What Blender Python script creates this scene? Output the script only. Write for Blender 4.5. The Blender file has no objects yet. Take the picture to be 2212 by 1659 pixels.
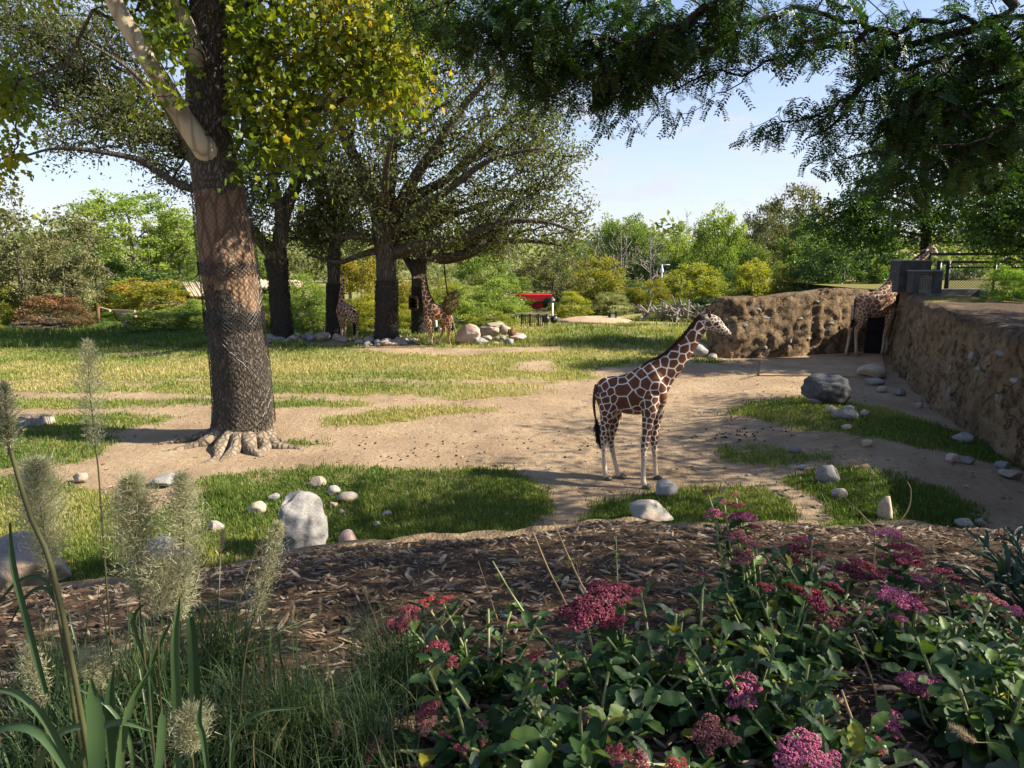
import bpy, math, random
import numpy as np
from mathutils import Vector, Matrix

random.seed(7)
RNG = np.random.default_rng(7)
SC = bpy.context.scene
COL = SC.collection

# ------------------------------------------------------------------ camera, world, sun, exposure
H = 4.4                       # eye height above the paddock floor
PITCH = math.radians(10.4)
FPX = 1024 * 25.0 / 36.0      # focal length in pixels of a 1024 wide frame
cam = bpy.data.cameras.new('camera')
cam.lens = 25.0
cam.sensor_width = 36.0
cam.clip_start = 0.05
cam.clip_end = 20000
camo = bpy.data.objects.new('camera', cam)
COL.objects.link(camo)
camo.location = (0, 0, H)
camo.rotation_euler = (math.radians(90) - PITCH, 0, 0)
SC.camera = camo

SUN_EL = math.radians(36)
SUN_AZ = math.radians(-4)     # measured from +X towards +Y
sdir = Vector((math.cos(SUN_EL) * math.cos(SUN_AZ), math.cos(SUN_EL) * math.sin(SUN_AZ), math.sin(SUN_EL)))
sl = bpy.data.lights.new('sun', 'SUN')
sl.energy = 5.0
sl.angle = math.radians(0.55)
sl.color = (1.0, 0.90, 0.74)
so = bpy.data.objects.new('sun', sl)
COL.objects.link(so)
so.location = (40, 0, 60)
so.rotation_euler = sdir.to_track_quat('Z', 'Y').to_euler()

world = bpy.data.worlds.new('World')
SC.world = world
world.use_nodes = True
wn = world.node_tree
wn.nodes.clear()
def W(t, **k):
    n = wn.nodes.new(t)
    for a, b in k.items():
        setattr(n, a, b)
    return n
w_out = W('ShaderNodeOutputWorld')
w_bg = W('ShaderNodeBackground')
w_sky = W('ShaderNodeTexSky', sky_type='NISHITA', sun_disc=False, sun_elevation=SUN_EL,
          sun_rotation=math.radians(90) - SUN_AZ, altitude=200, air_density=1.0, dust_density=0.4, ozone_density=3.5)
w_bg.inputs['Strength'].default_value = 0.085
w_geo = W('ShaderNodeTexCoord')
w_sep = W('ShaderNodeSeparateXYZ')
wn.links.new(w_geo.outputs['Generated'], w_sep.inputs[0])
# clouds live on a flat layer high above: direction.xy / (direction.z + small)
w_add = W('ShaderNodeMath', operation='ADD'); w_add.inputs[1].default_value = 0.25
wn.links.new(w_sep.outputs['Z'], w_add.inputs[0])
w_mx = W('ShaderNodeMath', operation='MAXIMUM'); w_mx.inputs[1].default_value = 0.1
wn.links.new(w_add.outputs[0], w_mx.inputs[0])
w_dx = W('ShaderNodeMath', operation='DIVIDE'); w_dy = W('ShaderNodeMath', operation='DIVIDE')
wn.links.new(w_sep.outputs['X'], w_dx.inputs[0]); wn.links.new(w_mx.outputs[0], w_dx.inputs[1])
wn.links.new(w_sep.outputs['Y'], w_dy.inputs[0]); wn.links.new(w_mx.outputs[0], w_dy.inputs[1])
w_cmb = W('ShaderNodeCombineXYZ')
wn.links.new(w_dx.outputs[0], w_cmb.inputs[0]); wn.links.new(w_dy.outputs[0], w_cmb.inputs[1])
w_n1 = W('ShaderNodeTexNoise'); w_n1.inputs['Scale'].default_value = 2.2; w_n1.inputs['Detail'].default_value = 9
w_n1.inputs['Roughness'].default_value = 0.56; w_n1.inputs['Distortion'].default_value = 0.6
w_off = W('ShaderNodeVectorMath', operation='ADD'); w_off.inputs[1].default_value = (3.1, 0.4, 1.7)
wn.links.new(w_cmb.outputs[0], w_off.inputs[0])
wn.links.new(w_off.outputs[0], w_n1.inputs['Vector'])
w_r = W('ShaderNodeValToRGB')
w_r.color_ramp.elements[0].position = 0.47; w_r.color_ramp.elements[0].color = (0, 0, 0, 1)
w_r.color_ramp.elements[1].position = 0.72; w_r.color_ramp.elements[1].color = (1, 1, 1, 1)
# one broad cloud bank stands over the back rock wall
w_d = W('ShaderNodeVectorMath', operation='SUBTRACT'); w_d.inputs[1].default_value = (0.66, 2.62, 0)
wn.links.new(w_cmb.outputs[0], w_d.inputs[0])
w_ds = W('ShaderNodeVectorMath', operation='MULTIPLY'); w_ds.inputs[1].default_value = (1.25, 1.5, 1)
wn.links.new(w_d.outputs[0], w_ds.inputs[0])
w_ln = W('ShaderNodeVectorMath', operation='LENGTH'); wn.links.new(w_ds.outputs[0], w_ln.inputs[0])
w_bk = W('ShaderNodeMapRange', interpolation_type='SMOOTHSTEP'); w_bk.inputs['From Min'].default_value = 1.05; w_bk.inputs['From Max'].default_value = 0.2
w_bk.inputs['To Min'].default_value = -0.03; w_bk.inputs['To Max'].default_value = 0.15
wn.links.new(w_ln.outputs['Value'], w_bk.inputs['Value'])
w_sum = W('ShaderNodeMath', operation='ADD')
wn.links.new(w_n1.outputs['Fac'], w_sum.inputs[0]); wn.links.new(w_bk.outputs[0], w_sum.inputs[1])
wn.links.new(w_sum.outputs[0], w_r.inputs[0])
# air near the horizon is milky: more cloud / haze low down
w_hz = W('ShaderNodeMapRange'); w_hz.inputs['From Min'].default_value = 0.0; w_hz.inputs['From Max'].default_value = 0.42
w_hz.inputs['To Min'].default_value = 0.72; w_hz.inputs['To Max'].default_value = 0.0
wn.links.new(w_sep.outputs['Z'], w_hz.inputs['Value'])
w_cl = W('ShaderNodeMath', operation='MULTIPLY'); w_cl.inputs[1].default_value = 0.92
wn.links.new(w_r.outputs['Color'], w_cl.inputs[0])
w_max = W('ShaderNodeMath', operation='MAXIMUM')
wn.links.new(w_cl.outputs[0], w_max.inputs[0]); wn.links.new(w_hz.outputs[0], w_max.inputs[1])
w_mix = W('ShaderNodeMixRGB'); w_mix.inputs['Color2'].default_value = (3.75, 3.88, 4.4, 1)
wn.links.new(w_max.outputs[0], w_mix.inputs['Fac'])
w_tint = W('ShaderNodeMixRGB', blend_type='MULTIPLY'); w_tint.inputs['Fac'].default_value = 1.0; w_tint.inputs['Color2'].default_value = (1.0, 0.95, 1.0, 1)
wn.links.new(w_sky.outputs['Color'], w_tint.inputs['Color1'])
wn.links.new(w_tint.outputs['Color'], w_mix.inputs['Color1'])
wn.links.new(w_mix.outputs['Color'], w_bg.inputs['Color'])
wn.links.new(w_bg.outputs[0], w_out.inputs['Surface'])

SC.view_settings.view_transform = 'Standard'
SC.view_settings.look = 'None'
SC.view_settings.gamma = 1
SC.view_settings.use_curve_mapping = False
SC.view_settings.exposure = 1.4
SC.cycles.use_denoising = True
SC.cycles.max_bounces = 6
SC.cycles.diffuse_bounces = 3
SC.cycles.glossy_bounces = 2
SC.cycles.transmission_bounces = 3
SC.cycles.transparent_max_bounces = 6
SC.cycles.volume_bounces = 0
SC.cycles.caustics_reflective = False
SC.cycles.caustics_refractive = False

# ------------------------------------------------------------------ where things stand
S = 1024 / 2212.0             # measurements were read off a 2212 pixel wide print
CP, SP = math.cos(PITCH), math.sin(PITCH)

def ray(U, V):
    U = np.asarray(U, float); V = np.asarray(V, float)
    x = (U * S - 512) / FPX
    y = (384 - V * S) / FPX
    return np.stack([x, CP + y * SP, -SP + y * CP], -1)

def P(U, V, Y):
    """point in the vertical plane at distance Y seen in the direction (U, V)"""
    d = ray(U, V)
    t = np.asarray(Y, float) / d[..., 1]
    return d * t[..., None] + np.array([0, 0, H])

def proj(p):
    p = np.asarray(p, float)
    q = p - np.array([0, 0, H])
    f = q[..., 1] * CP - q[..., 2] * SP
    u = q[..., 1] * SP + q[..., 2] * CP
    f = np.maximum(f, 1e-3)
    return (q[..., 0] / f * FPX + 512) / S, (384 - u / f * FPX) / S

def px2m(px, Y):
    return px * S / FPX * Y * 1.02

# vectorised value noise
def _hash(ix, iy, iz, seed):
    h = (ix * 374761393 + iy * 668265263 + iz * 2147483647 + seed * 1274126177) & 0xffffffff
    h = ((h ^ (h >> 13)) * 1274126177) & 0xffffffff
    h = h ^ (h >> 16)
    return (h & 0xffff) / 65535.0

def vnoise(p, seed=0):
    p = np.asarray(p, float)
    i = np.floor(p).astype(np.int64)
    f = p - i
    f = f * f * (3 - 2 * f)
    r = 0
    for dx in (0, 1):
        for dy in (0, 1):
            for dz in (0, 1):
                w = (f[..., 0] if dx else 1 - f[..., 0]) * (f[..., 1] if dy else 1 - f[..., 1]) * (f[..., 2] if dz else 1 - f[..., 2])
                r = r + w * _hash(i[..., 0] + dx, i[..., 1] + dy, i[..., 2] + dz, seed)
    return r

def fbm(p, octv=4, seed=0):
    p = np.asarray(p, float)
    if p.shape[-1] == 2:
        p = np.concatenate([p, np.zeros(p.shape[:-1] + (1,))], -1)
    a, s, r = 0.5, 0, 0
    for o in range(octv):
        r = r + a * vnoise(p * (2 ** o), seed + o * 13)
        s += a
        a *= 0.5
    return r / s

# ------------------------------------------------------------------ mesh helpers
class MB:
    """collects quads and triangles with one value per face"""
    def __init__(self):
        self.v, self.q, self.t, self.qa, self.ta, self.n = [], [], [], [], [], 0
        self.qm, self.tm = [], []
    def add(self, V, Q=None, T=None, a=0.5, m=0):
        V = np.asarray(V, float).reshape(-1, 3)
        if Q is not None and len(Q):
            Q = np.asarray(Q, np.int64).reshape(-1, 4)
            self.q.append(Q + self.n)
            self.qa.append(np.broadcast_to(np.asarray(a, float), (len(Q),)))
            self.qm.append(np.full(len(Q), m))
        if T is not None and len(T):
            T = np.asarray(T, np.int64).reshape(-1, 3)
            self.t.append(T + self.n)
            self.ta.append(np.broadcast_to(np.asarray(a, float), (len(T),)))
            self.tm.append(np.full(len(T), m))
        self.v.append(V)
        self.n += len(V)
        return self
    def mesh(self, name, mats=None, smooth=False):
        V = np.concatenate(self.v) if self.v else np.zeros((0, 3))
        Q = np.concatenate(self.q) if self.q else np.zeros((0, 4), np.int64)
        T = np.concatenate(self.t) if self.t else np.zeros((0, 3), np.int64)
        me = bpy.data.meshes.new(name)
        me.vertices.add(len(V))
        me.vertices.foreach_set('co', V.astype(np.float32).ravel())
        nl = len(Q) * 4 + len(T) * 3
        me.loops.add(nl)
        me.loops.foreach_set('vertex_index', np.concatenate([Q.ravel(), T.ravel()]).astype(np.int32))
        me.polygons.add(len(Q) + len(T))
        ls = np.concatenate([np.arange(len(Q)) * 4, len(Q) * 4 + np.arange(len(T)) * 3]).astype(np.int32)
        me.polygons.foreach_set('loop_start', ls)
        mi = np.concatenate([np.concatenate(self.qm) if self.qm else [], np.concatenate(self.tm) if self.tm else []]).astype(np.int32)
        me.polygons.foreach_set('material_index', mi)
        me.polygons.foreach_set('use_smooth', np.full(len(Q) + len(T), bool(smooth)))
        fa = np.concatenate([np.concatenate(self.qa) if self.qa else [], np.concatenate(self.ta) if self.ta else []]).astype(np.float32)
        at = me.attributes.new('a', 'FLOAT', 'FACE')
        at.data.foreach_set('value', fa)
        me.update(calc_edges=True)
        for m in (mats if isinstance(mats, (list, tuple)) else [mats] if mats else []):
            me.materials.append(m)
        return me
    def build(self, name, mats=None, parent=None, smooth=False):
        return link(name, self.mesh(name, mats, smooth), parent)

def wmat(o):
    m = o.matrix_basis.copy()
    return wmat(o.parent) @ o.matrix_parent_inverse @ m if o.parent else m

def link(name, data, parent=None):
    o = bpy.data.objects.new(name, data)
    COL.objects.link(o)
    if parent is not None:
        o.parent = parent
        o.matrix_parent_inverse = wmat(parent).inverted()
    return o

def tag(o, label=None, cat=None, group=None, kind=None):
    if label: o['label'] = label
    if cat: o['category'] = cat
    if group: o['group'] = group
    if kind: o['kind'] = kind
    return o

def thing(name, label, cat, loc=(0, 0, 0), group=None):
    o = bpy.data.objects.new(name, None)
    o.empty_display_size = 0.2
    COL.objects.link(o)
    o.location = [float(c) for c in loc]
    return tag(o, label, cat, group)

def copy_tree(o, parent=None, name=None):
    c = o.copy()
    COL.objects.link(c)
    if parent is not None:
        c.parent = parent
    for ch in list(o.children):
        copy_tree(ch, c)
    return c

def nrm(a):
    a = np.asarray(a, float)
    return a / np.maximum(np.linalg.norm(a, axis=-1, keepdims=True), 1e-9)

def tube(pts, rad, sides=8, cap=True, wob=0.0, seed=0):
    """swept tube: returns V, Q, T"""
    pts = np.asarray(pts, float)
    n = len(pts)
    rad = np.broadcast_to(np.asarray(rad, float), (n,))
    t = np.gradient(pts, axis=0)
    t = nrm(t)
    up = np.array([0, 0, 1.0]) if abs(t[0, 2]) < 0.9 else np.array([0, 1.0, 0])
    x = nrm(np.cross(up, t[0]))
    ang = np.arange(sides) / sides * 2 * np.pi
    V = []
    for i in range(n):
        x = nrm(x - t[i] * np.dot(x, t[i]))
        y = np.cross(t[i], x)
        ring = pts[i] + rad[i] * (np.cos(ang)[:, None] * x + np.sin(ang)[:, None] * y)
        V.append(ring)
    V = np.concatenate(V)
    if wob:
        c = np.repeat(pts, sides, 0)
        k = 1 + wob * (fbm(V * 2.2 + seed, 3, seed) - 0.5) * 2
        V = c + (V - c) * k[:, None]
    i = np.arange(n - 1)[:, None] * sides
    j = np.arange(sides)[None, :]
    j2 = (j + 1) % sides
    Q = np.stack([i + j, i + j2, i + sides + j2, i + sides + j], -1).reshape(-1, 4)
    T = None
    if cap:
        V = np.concatenate([V, pts[:1], pts[-1:]])
        a = np.arange(sides); b = (a + 1) % sides
        T = np.concatenate([np.stack([b, a, np.full(sides, n * sides)], -1),
                            np.stack([(n - 1) * sides + a, (n - 1) * sides + b, np.full(sides, n * sides + 1)], -1)])
    return V, Q, T

def smooth_path(pts, n):
    """Catmull-Rom resample of points (any number of columns)"""
    pts = np.asarray(pts, float)
    m = len(pts)
    ext = np.concatenate([[2 * pts[0] - pts[1]], pts, [2 * pts[-1] - pts[-2]]])
    out = []
    for u in np.linspace(0, m - 1 - 1e-6, n):
        i = int(u); f = u - i
        a, b, c, d = ext[i], ext[i + 1], ext[i + 2], ext[i + 3]
        out.append(0.5 * (2 * b + (c - a) * f + (2 * a - 5 * b + 4 * c - d) * f * f + (3 * b - a - 3 * c + d) * f ** 3))
    return np.array(out)

BOXQ = np.array([[0, 3, 2, 1], [4, 5, 6, 7], [0, 1, 5, 4], [1, 2, 6, 5], [2, 3, 7, 6], [3, 0, 4, 7]])
def box(c, s, ax=None):
    """box of full size s about c, ax = 3x3 rows of axes"""
    c = np.asarray(c, float); s = np.asarray(s, float) / 2
    k = np.array([[-1, -1, -1], [1, -1, -1], [1, 1, -1], [-1, 1, -1], [-1, -1, 1], [1, -1, 1], [1, 1, 1], [-1, 1, 1]]) * s
    if ax is not None:
        k = k @ np.asarray(ax, float)
    return k + c, BOXQ

def bar(a, b, w, h=None):
    a = np.asarray(a, float); b = np.asarray(b, float)
    d = b - a
    L = np.linalg.norm(d)
    d = d / L
    up = np.array([0, 0, 1.0]) if abs(d[2]) < 0.95 else np.array([0, 1.0, 0])
    x = nrm(np.cross(d, up)); y = np.cross(x, d)
    return box((a + b) / 2, (L, w, h or w), np.array([d, x, y]))

def ico(sub=3):
    """unit icosphere"""
    if sub in _ico: return _ico[sub]
    g = (1 + 5 ** 0.5) / 2
    V = np.array([[-1, g, 0], [1, g, 0], [-1, -g, 0], [1, -g, 0], [0, -1, g], [0, 1, g], [0, -1, -g], [0, 1, -g], [g, 0, -1], [g, 0, 1], [-g, 0, -1], [-g, 0, 1]], float)
    F = [[0, 11, 5], [0, 5, 1], [0, 1, 7], [0, 7, 10], [0, 10, 11], [1, 5, 9], [5, 11, 4], [11, 10, 2], [10, 7, 6], [7, 1, 8], [3, 9, 4], [3, 4, 2], [3, 2, 6], [3, 6, 8], [3, 8, 9], [4, 9, 5], [2, 4, 11], [6, 2, 10], [8, 6, 7], [9, 8, 1]]
    V = nrm(V); V = [tuple(x) for x in V]
    for _ in range(sub):
        mid = {}; F2 = []
        def m(a, b):
            k = (min(a, b), max(a, b))
            if k not in mid:
                p = nrm((np.array(V[a]) + np.array(V[b])) / 2)
                V.append(tuple(p)); mid[k] = len(V) - 1
            return mid[k]
        for a, b, c in F:
            ab, bc, ca = m(a, b), m(b, c), m(c, a)
            F2 += [[a, ab, ca], [b, bc, ab], [c, ca, bc], [ab, bc, ca]]
        F = F2
    _ico[sub] = (np.array(V), np.array(F))
    return _ico[sub]
_ico = {}

# ------------------------------------------------------------------ materials
def mat(name, rough=0.8, spec=0.3):
    m = bpy.data.materials.new(name)
    m.use_nodes = True
    nt = m.node_tree
    b = nt.nodes['Principled BSDF']
    b.inputs['Roughness'].default_value = rough
    b.inputs['Specular IOR Level'].default_value = spec
    return m, nt, b

class NT:
    """short node-building helper"""
    def __init__(self, nt): self.nt = nt
    def n(self, t, **k):
        x = self.nt.nodes.new(t)
        for a, b in k.items():
            if hasattr(x, a): setattr(x, a, b)
            else: x.inputs[a].default_value = b
        return x
    def l(self, a, b): self.nt.links.new(a, b)
    def noise(self, vec, scale, detail=4, rough=0.55, dist=0.0):
        x = self.n('ShaderNodeTexNoise')
        x.inputs['Scale'].default_value = scale; x.inputs['Detail'].default_value = detail
        x.inputs['Roughness'].default_value = rough; x.inputs['Distortion'].default_value = dist
        if vec is not None: self.l(vec, x.inputs['Vector'])
        return x.outputs['Fac']
    def ramp(self, fac, stops):
        x = self.n('ShaderNodeValToRGB')
        e = x.color_ramp.elements
        while len(e) > 1: e.remove(e[-1])
        for i, (p, c) in enumerate(stops):
            el = e[0] if i == 0 else e.new(p)
            el.position = p
            el.color = (c[0], c[1], c[2], 1) if hasattr(c, '__len__') else (c, c, c, 1)
        self.l(fac, x.inputs[0])
        return x.outputs['Color']
    def mix(self, fac, a, b, blend='MIX'):
        x = self.n('ShaderNodeMixRGB', blend_type=blend)
        for s, v in (('Fac', fac), ('Color1', a), ('Color2', b)):
            if hasattr(v, 'is_output'): self.l(v, x.inputs[s])
            elif hasattr(v, '__len__'): x.inputs[s].default_value = (v[0], v[1], v[2], 1)
            else: x.inputs[s].default_value = v
        return x.outputs['Color']
    def math(self, op, a, b=None):
        x = self.n('ShaderNodeMath', operation=op)
        for i, v in enumerate((a, b)):
            if v is None: continue
            if hasattr(v, 'is_output'): self.l(v, x.inputs[i])
            else: x.inputs[i].default_value = v
        return x.outputs[0]
    def attr(self, name):
        return self.n('ShaderNodeAttribute', attribute_name=name).outputs['Fac']
    def obj(self):
        return self.n('ShaderNodeTexCoord').outputs['Object']
    def pos(self):
        return self.n('ShaderNodeNewGeometry').outputs['Position']
    def scale(self, vec, s):
        x = self.n('ShaderNodeMapping'); x.inputs['Scale'].default_value = s
        self.l(vec, x.inputs['Vector'])
        return x.outputs[0]
    def bump(self, h, bsdf, strength=0.5, dist=0.05):
        x = self.n('ShaderNodeBump'); x.inputs['Strength'].default_value = strength; x.inputs['Distance'].default_value = dist
        self.l(h, x.inputs['Height']); self.l(x.outputs[0], bsdf.inputs['Normal'])

def leaf_mat(name, stops, trans=0.35, tcol=None, rough=0.5, spec=0.35):
    """thin leaf: colour varies leaf by leaf through the face value 'a'"""
    m, nt, b = mat(name, rough, spec)
    N = NT(nt)
    oi = N.n('ShaderNodeObjectInfo').outputs['Random']
    f = N.math('ADD', N.attr('a'), N.math('MULTIPLY', N.math('SUBTRACT', oi, 0.5), 0.16))
    c = N.ramp(f, stops)
    N.l(c, b.inputs['Base Color'])
    t = N.n('ShaderNodeBsdfTranslucent')
    tc = N.mix(1.0, c, tcol or (1.5, 1.5, 0.55), 'MULTIPLY')
    N.l(tc, t.inputs['Color'])
    mx = N.n('ShaderNodeMixShader'); mx.inputs['Fac'].default_value = trans
    out = nt.nodes['Material Output']
    N.l(b.outputs[0], mx.inputs[1]); N.l(t.outputs[0], mx.inputs[2]); N.l(mx.outputs[0], out.inputs['Surface'])
    return m

def plain(name, col, rough=0.7, spec=0.3, var=0.25, scale=6.0, bump=0.2, bdist=0.02, metal=0.0, coord='obj'):
    m, nt, b = mat(name, rough, spec)
    b.inputs['Metallic'].default_value = metal
    N = NT(nt)
    v = N.obj() if coord == 'obj' else N.pos()
    n = N.noise(v, scale, 5)
    lo = [c * (1 - var) for c in col]; hi = [min(1, c * (1 + var)) for c in col]
    N.l(N.ramp(n, [(0.3, lo), (0.7, hi)]), b.inputs['Base Color'])
    if bump: N.bump(N.noise(v, scale * 4, 4), b, bump, bdist)
    return m

def bark_mat(name, dark, light, sc=5.0, stretch=0.22, bdist=0.04, patch=None):
    m, nt, b = mat(name, 0.9, 0.15)
    N = NT(nt)
    v = N.scale(N.pos(), (1, 1, stretch))
    vo = N.n('ShaderNodeTexVoronoi', feature='DISTANCE_TO_EDGE'); vo.inputs['Scale'].default_value = sc * 2.2
    wv = N.n('ShaderNodeVectorMath', operation='ADD')
    nz = N.n('ShaderNodeTexNoise'); nz.inputs['Scale'].default_value = sc * 1.5; nz.inputs['Detail'].default_value = 3
    N.l(v, nz.inputs['Vector'])
    sm = N.n('ShaderNodeVectorMath', operation='SCALE'); sm.inputs['Scale'].default_value = 0.18
    N.l(nz.outputs['Color'], sm.inputs[0])
    N.l(v, wv.inputs[0]); N.l(sm.outputs[0], wv.inputs[1])
    N.l(wv.outputs[0], vo.inputs['Vector'])
    fis = N.ramp(vo.outputs['Distance'], [(0.0, 0.0), (0.22, 1.0)])
    n2 = N.noise(v, sc * 0.9, 6, 0.65)
    n3 = N.noise(N.pos(), 1.1, 4, 0.6)
    col = N.mix(n2, dark, light)
    col = N.mix(N.math('MULTIPLY', N.math('SUBTRACT', 1.0, fis), 0.75), col, [c * 0.45 for c in dark])
    if patch:
        col = N.mix(N.ramp(n3, [(0.5, 0.0), (0.62, 0.8)]), col, patch)
    N.l(col, b.inputs['Base Color'])
    h = N.math('ADD', N.math('MULTIPLY', fis, 0.7), N.math('MULTIPLY', n2, 0.6))
    N.bump(h, b, 0.9, bdist)
    return m

# ------------------------------------------------------------------ the ground
def lip_v(u):
    """the earth lip between planting bed and paddock, as read off the photograph"""
    k = np.array([[-1500, 1420], [-700, 1360], [0, 1298], [100, 1275], [250, 1262], [430, 1242], [600, 1206], [750, 1186], [900, 1174],
                  [1100, 1160], [1190, 1150], [1280, 1134], [1340, 1133], [1420, 1142], [1550, 1146], [1640, 1140], [1700, 1142], [1760, 1152],
                  [1880, 1140], [1990, 1142], [2060, 1156], [2130, 1172], [2212, 1192], [2900, 1260], [3700, 1330]], float)
    return np.interp(u, k[:, 0], k[:, 1])
LIPZ = 1.7
_lu = np.linspace(-1500, 3700, 521)
_ld = ray(_lu, lip_v(_lu))
_lt = (LIPZ - H) / _ld[:, 2]
LIPX, LIPY = _ld[:, 0] * _lt, _ld[:, 1] * _lt
_o = np.argsort(LIPX)
LIPX, LIPY = LIPX[_o], LIPY[_o]
def lip_y(x):
    return np.interp(x, LIPX, LIPY)

def ground_z(x, y):
    x = np.asarray(x, float); y = np.asarray(y, float)
    z = 0.42 * np.exp(-((x - 8.3) / 2.6) ** 2 - ((y - 16.8) / 3.0) ** 2)
    z = z + 0.30 * np.exp(-((x - 7.5) / 3.5) ** 2 - ((y - 12.2) / 2.0) ** 2)
    p = np.stack([x * 0.35, y * 0.35, 0 * x], -1)
    z = z + (fbm(p, 3, 5) - 0.5) * 0.22 * np.clip((y - 6) / 4, 0, 1) * np.clip((70 - y) / 30, 0, 1)
    p2 = np.stack([x * 2.3, y * 2.3, 0 * x], -1)
    z = z + (fbm(p2, 3, 9) - 0.5) * 0.05 * np.clip((60 - y) / 30, 0, 1)
    # ruts worn across the meadow
    for yy, aa in ((21.2, 0.05), (23.6, 0.04)):
        z = z - aa * np.exp(-((y - yy - 0.5 * np.sin(x * 0.35)) / 0.35) ** 2) * (x < 2)
    return z

def bed_z(x, y):
    x = np.asarray(x, float); y = np.asarray(y, float)
    d = np.maximum(lip_y(x) - y, 0)
    z = LIPZ + 1.30 * (1 - np.exp(-d * 0.33))
    p = np.stack([x * 1.3, y * 1.3, 0 * x], -1)
    return z + (fbm(p, 3, 21) - 0.5) * 0.12

def G(U, V, fn=ground_z):
    d = ray(U, V)
    z = 0.0 if fn is ground_z else 2.0
    for _ in range(25):
        t = (z - H) / np.minimum(d[..., 2], -1e-3)
        zn = fn(d[..., 0] * t, d[..., 1] * t)
        z = z + 0.6 * (zn - z)
    return np.stack([d[..., 0] * t, d[..., 1] * t, zn], -1)

def in_poly(px, py, poly):
    poly = np.asarray(poly, float)
    r = np.zeros(px.shape, bool)
    x0, y0 = poly[-1]
    for x1, y1 in poly:
        c = ((y1 > py) != (y0 > py)) & (px < (x0 - x1) * (py - y1) / (y0 - y1 + 1e-12) + x1)
        r ^= c
        x0, y0 = x1, y1
    return r

GRASS = [
    [(-900, 700), (1500, 700), (1548, 712), (1543, 762), (1440, 772), (1420, 785), (1300, 796), (1290, 814), (1175, 832), (1165, 856), (1010, 864), (860, 855), (700, 849), (580, 852), (0, 846), (-900, 850)],
    [(-900, 864), (0, 862), (300, 858), (470, 862), (470, 880), (250, 884), (-900, 890)],
    [(-900, 904), (0, 904), (330, 897), (390, 905), (270, 930), (235, 965), (160, 1000), (-900, 1010)],
    [(585, 860), (700, 862), (820, 868), (800, 878), (640, 884), (585, 886)],
    [(670, 918), (750, 892), (860, 884), (1070, 880), (1040, 893), (930, 903), (800, 916)],
    [(590, 950), (680, 955), (690, 965), (600, 968)],
    [(-900, 1030), (120, 1025), (190, 1060), (240, 1110), (330, 1110), (420, 1075), (440, 1025), (540, 1012), (720, 1004), (900, 1016), (1110, 1018), (1190, 1072), (1180, 1108), (1120, 1150), (900, 1260), (0, 1400), (-900, 1400)],
    [(1265, 1135), (1310, 1092), (1400, 1070), (1480, 1058), (1640, 1070), (1690, 1090), (1712, 1140), (1690, 1180), (1265, 1180)],
    [(1685, 1050), (1770, 1036), (1880, 1044), (2000, 1080), (2080, 1120), (2140, 1180), (1760, 1190), (1790, 1120), (1730, 1085)],
    [(1572, 902), (1620, 878), (1700, 862), (1760, 858), (1880, 880), (2000, 925), (2100, 970), (2240, 1005), (2400, 1080), (2240, 1040), (2000, 1000), (1760, 966), (1640, 935)],
    [(1545, 975), (1610, 975), (1700, 990), (1830, 1008), (1800, 1018), (1640, 1014), (1570, 1002)],
    [(1535, 766), (1570, 765), (1560, 784), (1490, 788), (1500, 776)],
]
BARE = [
    [(905, 748), (1000, 752), (1180, 748), (1240, 752), (1100, 764), (950, 768), (860, 765)],
    [(775, 740), (900, 738), (915, 752), (840, 766), (770, 758)],
    [(560, 735), (660, 733), (665, 744), (555, 746)], [(670, 736), (770, 734), (770, 746), (665, 748)],
    [(1110, 786), (1200, 783), (1220, 800), (1140, 806)],
    [(-900, 819), (600, 821), (900, 825), (1185, 823), (1185, 828), (900, 830), (600, 825), (-900, 823)],
]
SHORTGRASS = None

def grass_mask(x, y):
    """1 where grass grows, 0 on trodden earth (soft edges)"""
    x = np.asarray(x, float); y = np.asarray(y, float)
    p = np.stack([x, y, 0 * x], -1)
    out = 0
    for k, (sc, am) in enumerate(((0.9, 0.55), (0.35, 0.9), (3.0, 0.16))):
        pass
    K = 5
    acc = np.zeros(x.shape)
    for k in range(K):
        jx = (fbm(p * 0.8, 3, 31) - 0.5) * 1.3 + (fbm(p * 3.1, 2, 41 + k) - 0.5) * (0.5 + 0.6 * k)
        jy = (fbm(p * 0.8, 3, 51) - 0.5) * 1.1 + (fbm(p * 3.1, 2, 61 + k) - 0.5) * (0.5 + 0.6 * k)
        jj = np.clip(y / 14, 0.5, 1.8)
        X, Y = x + jx * jj * 0.55, y + jy * jj * 0.55
        U, V = proj(np.stack([X, np.maximum(Y, 4), 0 * X], -1))
        g = np.zeros(x.shape, bool)
        for q in GRASS: g |= in_poly(U, V, q)
        for q in BARE: g &= ~in_poly(U, V, q)
        acc += g
    m = acc / K
    patch = fbm(p * 0.55 + 40, 4, 71)
    m = m * np.clip((patch - 0.27) * 7, 0.62, 1)
    return np.where(y > 46, np.maximum(m, 0.9), m)

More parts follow.
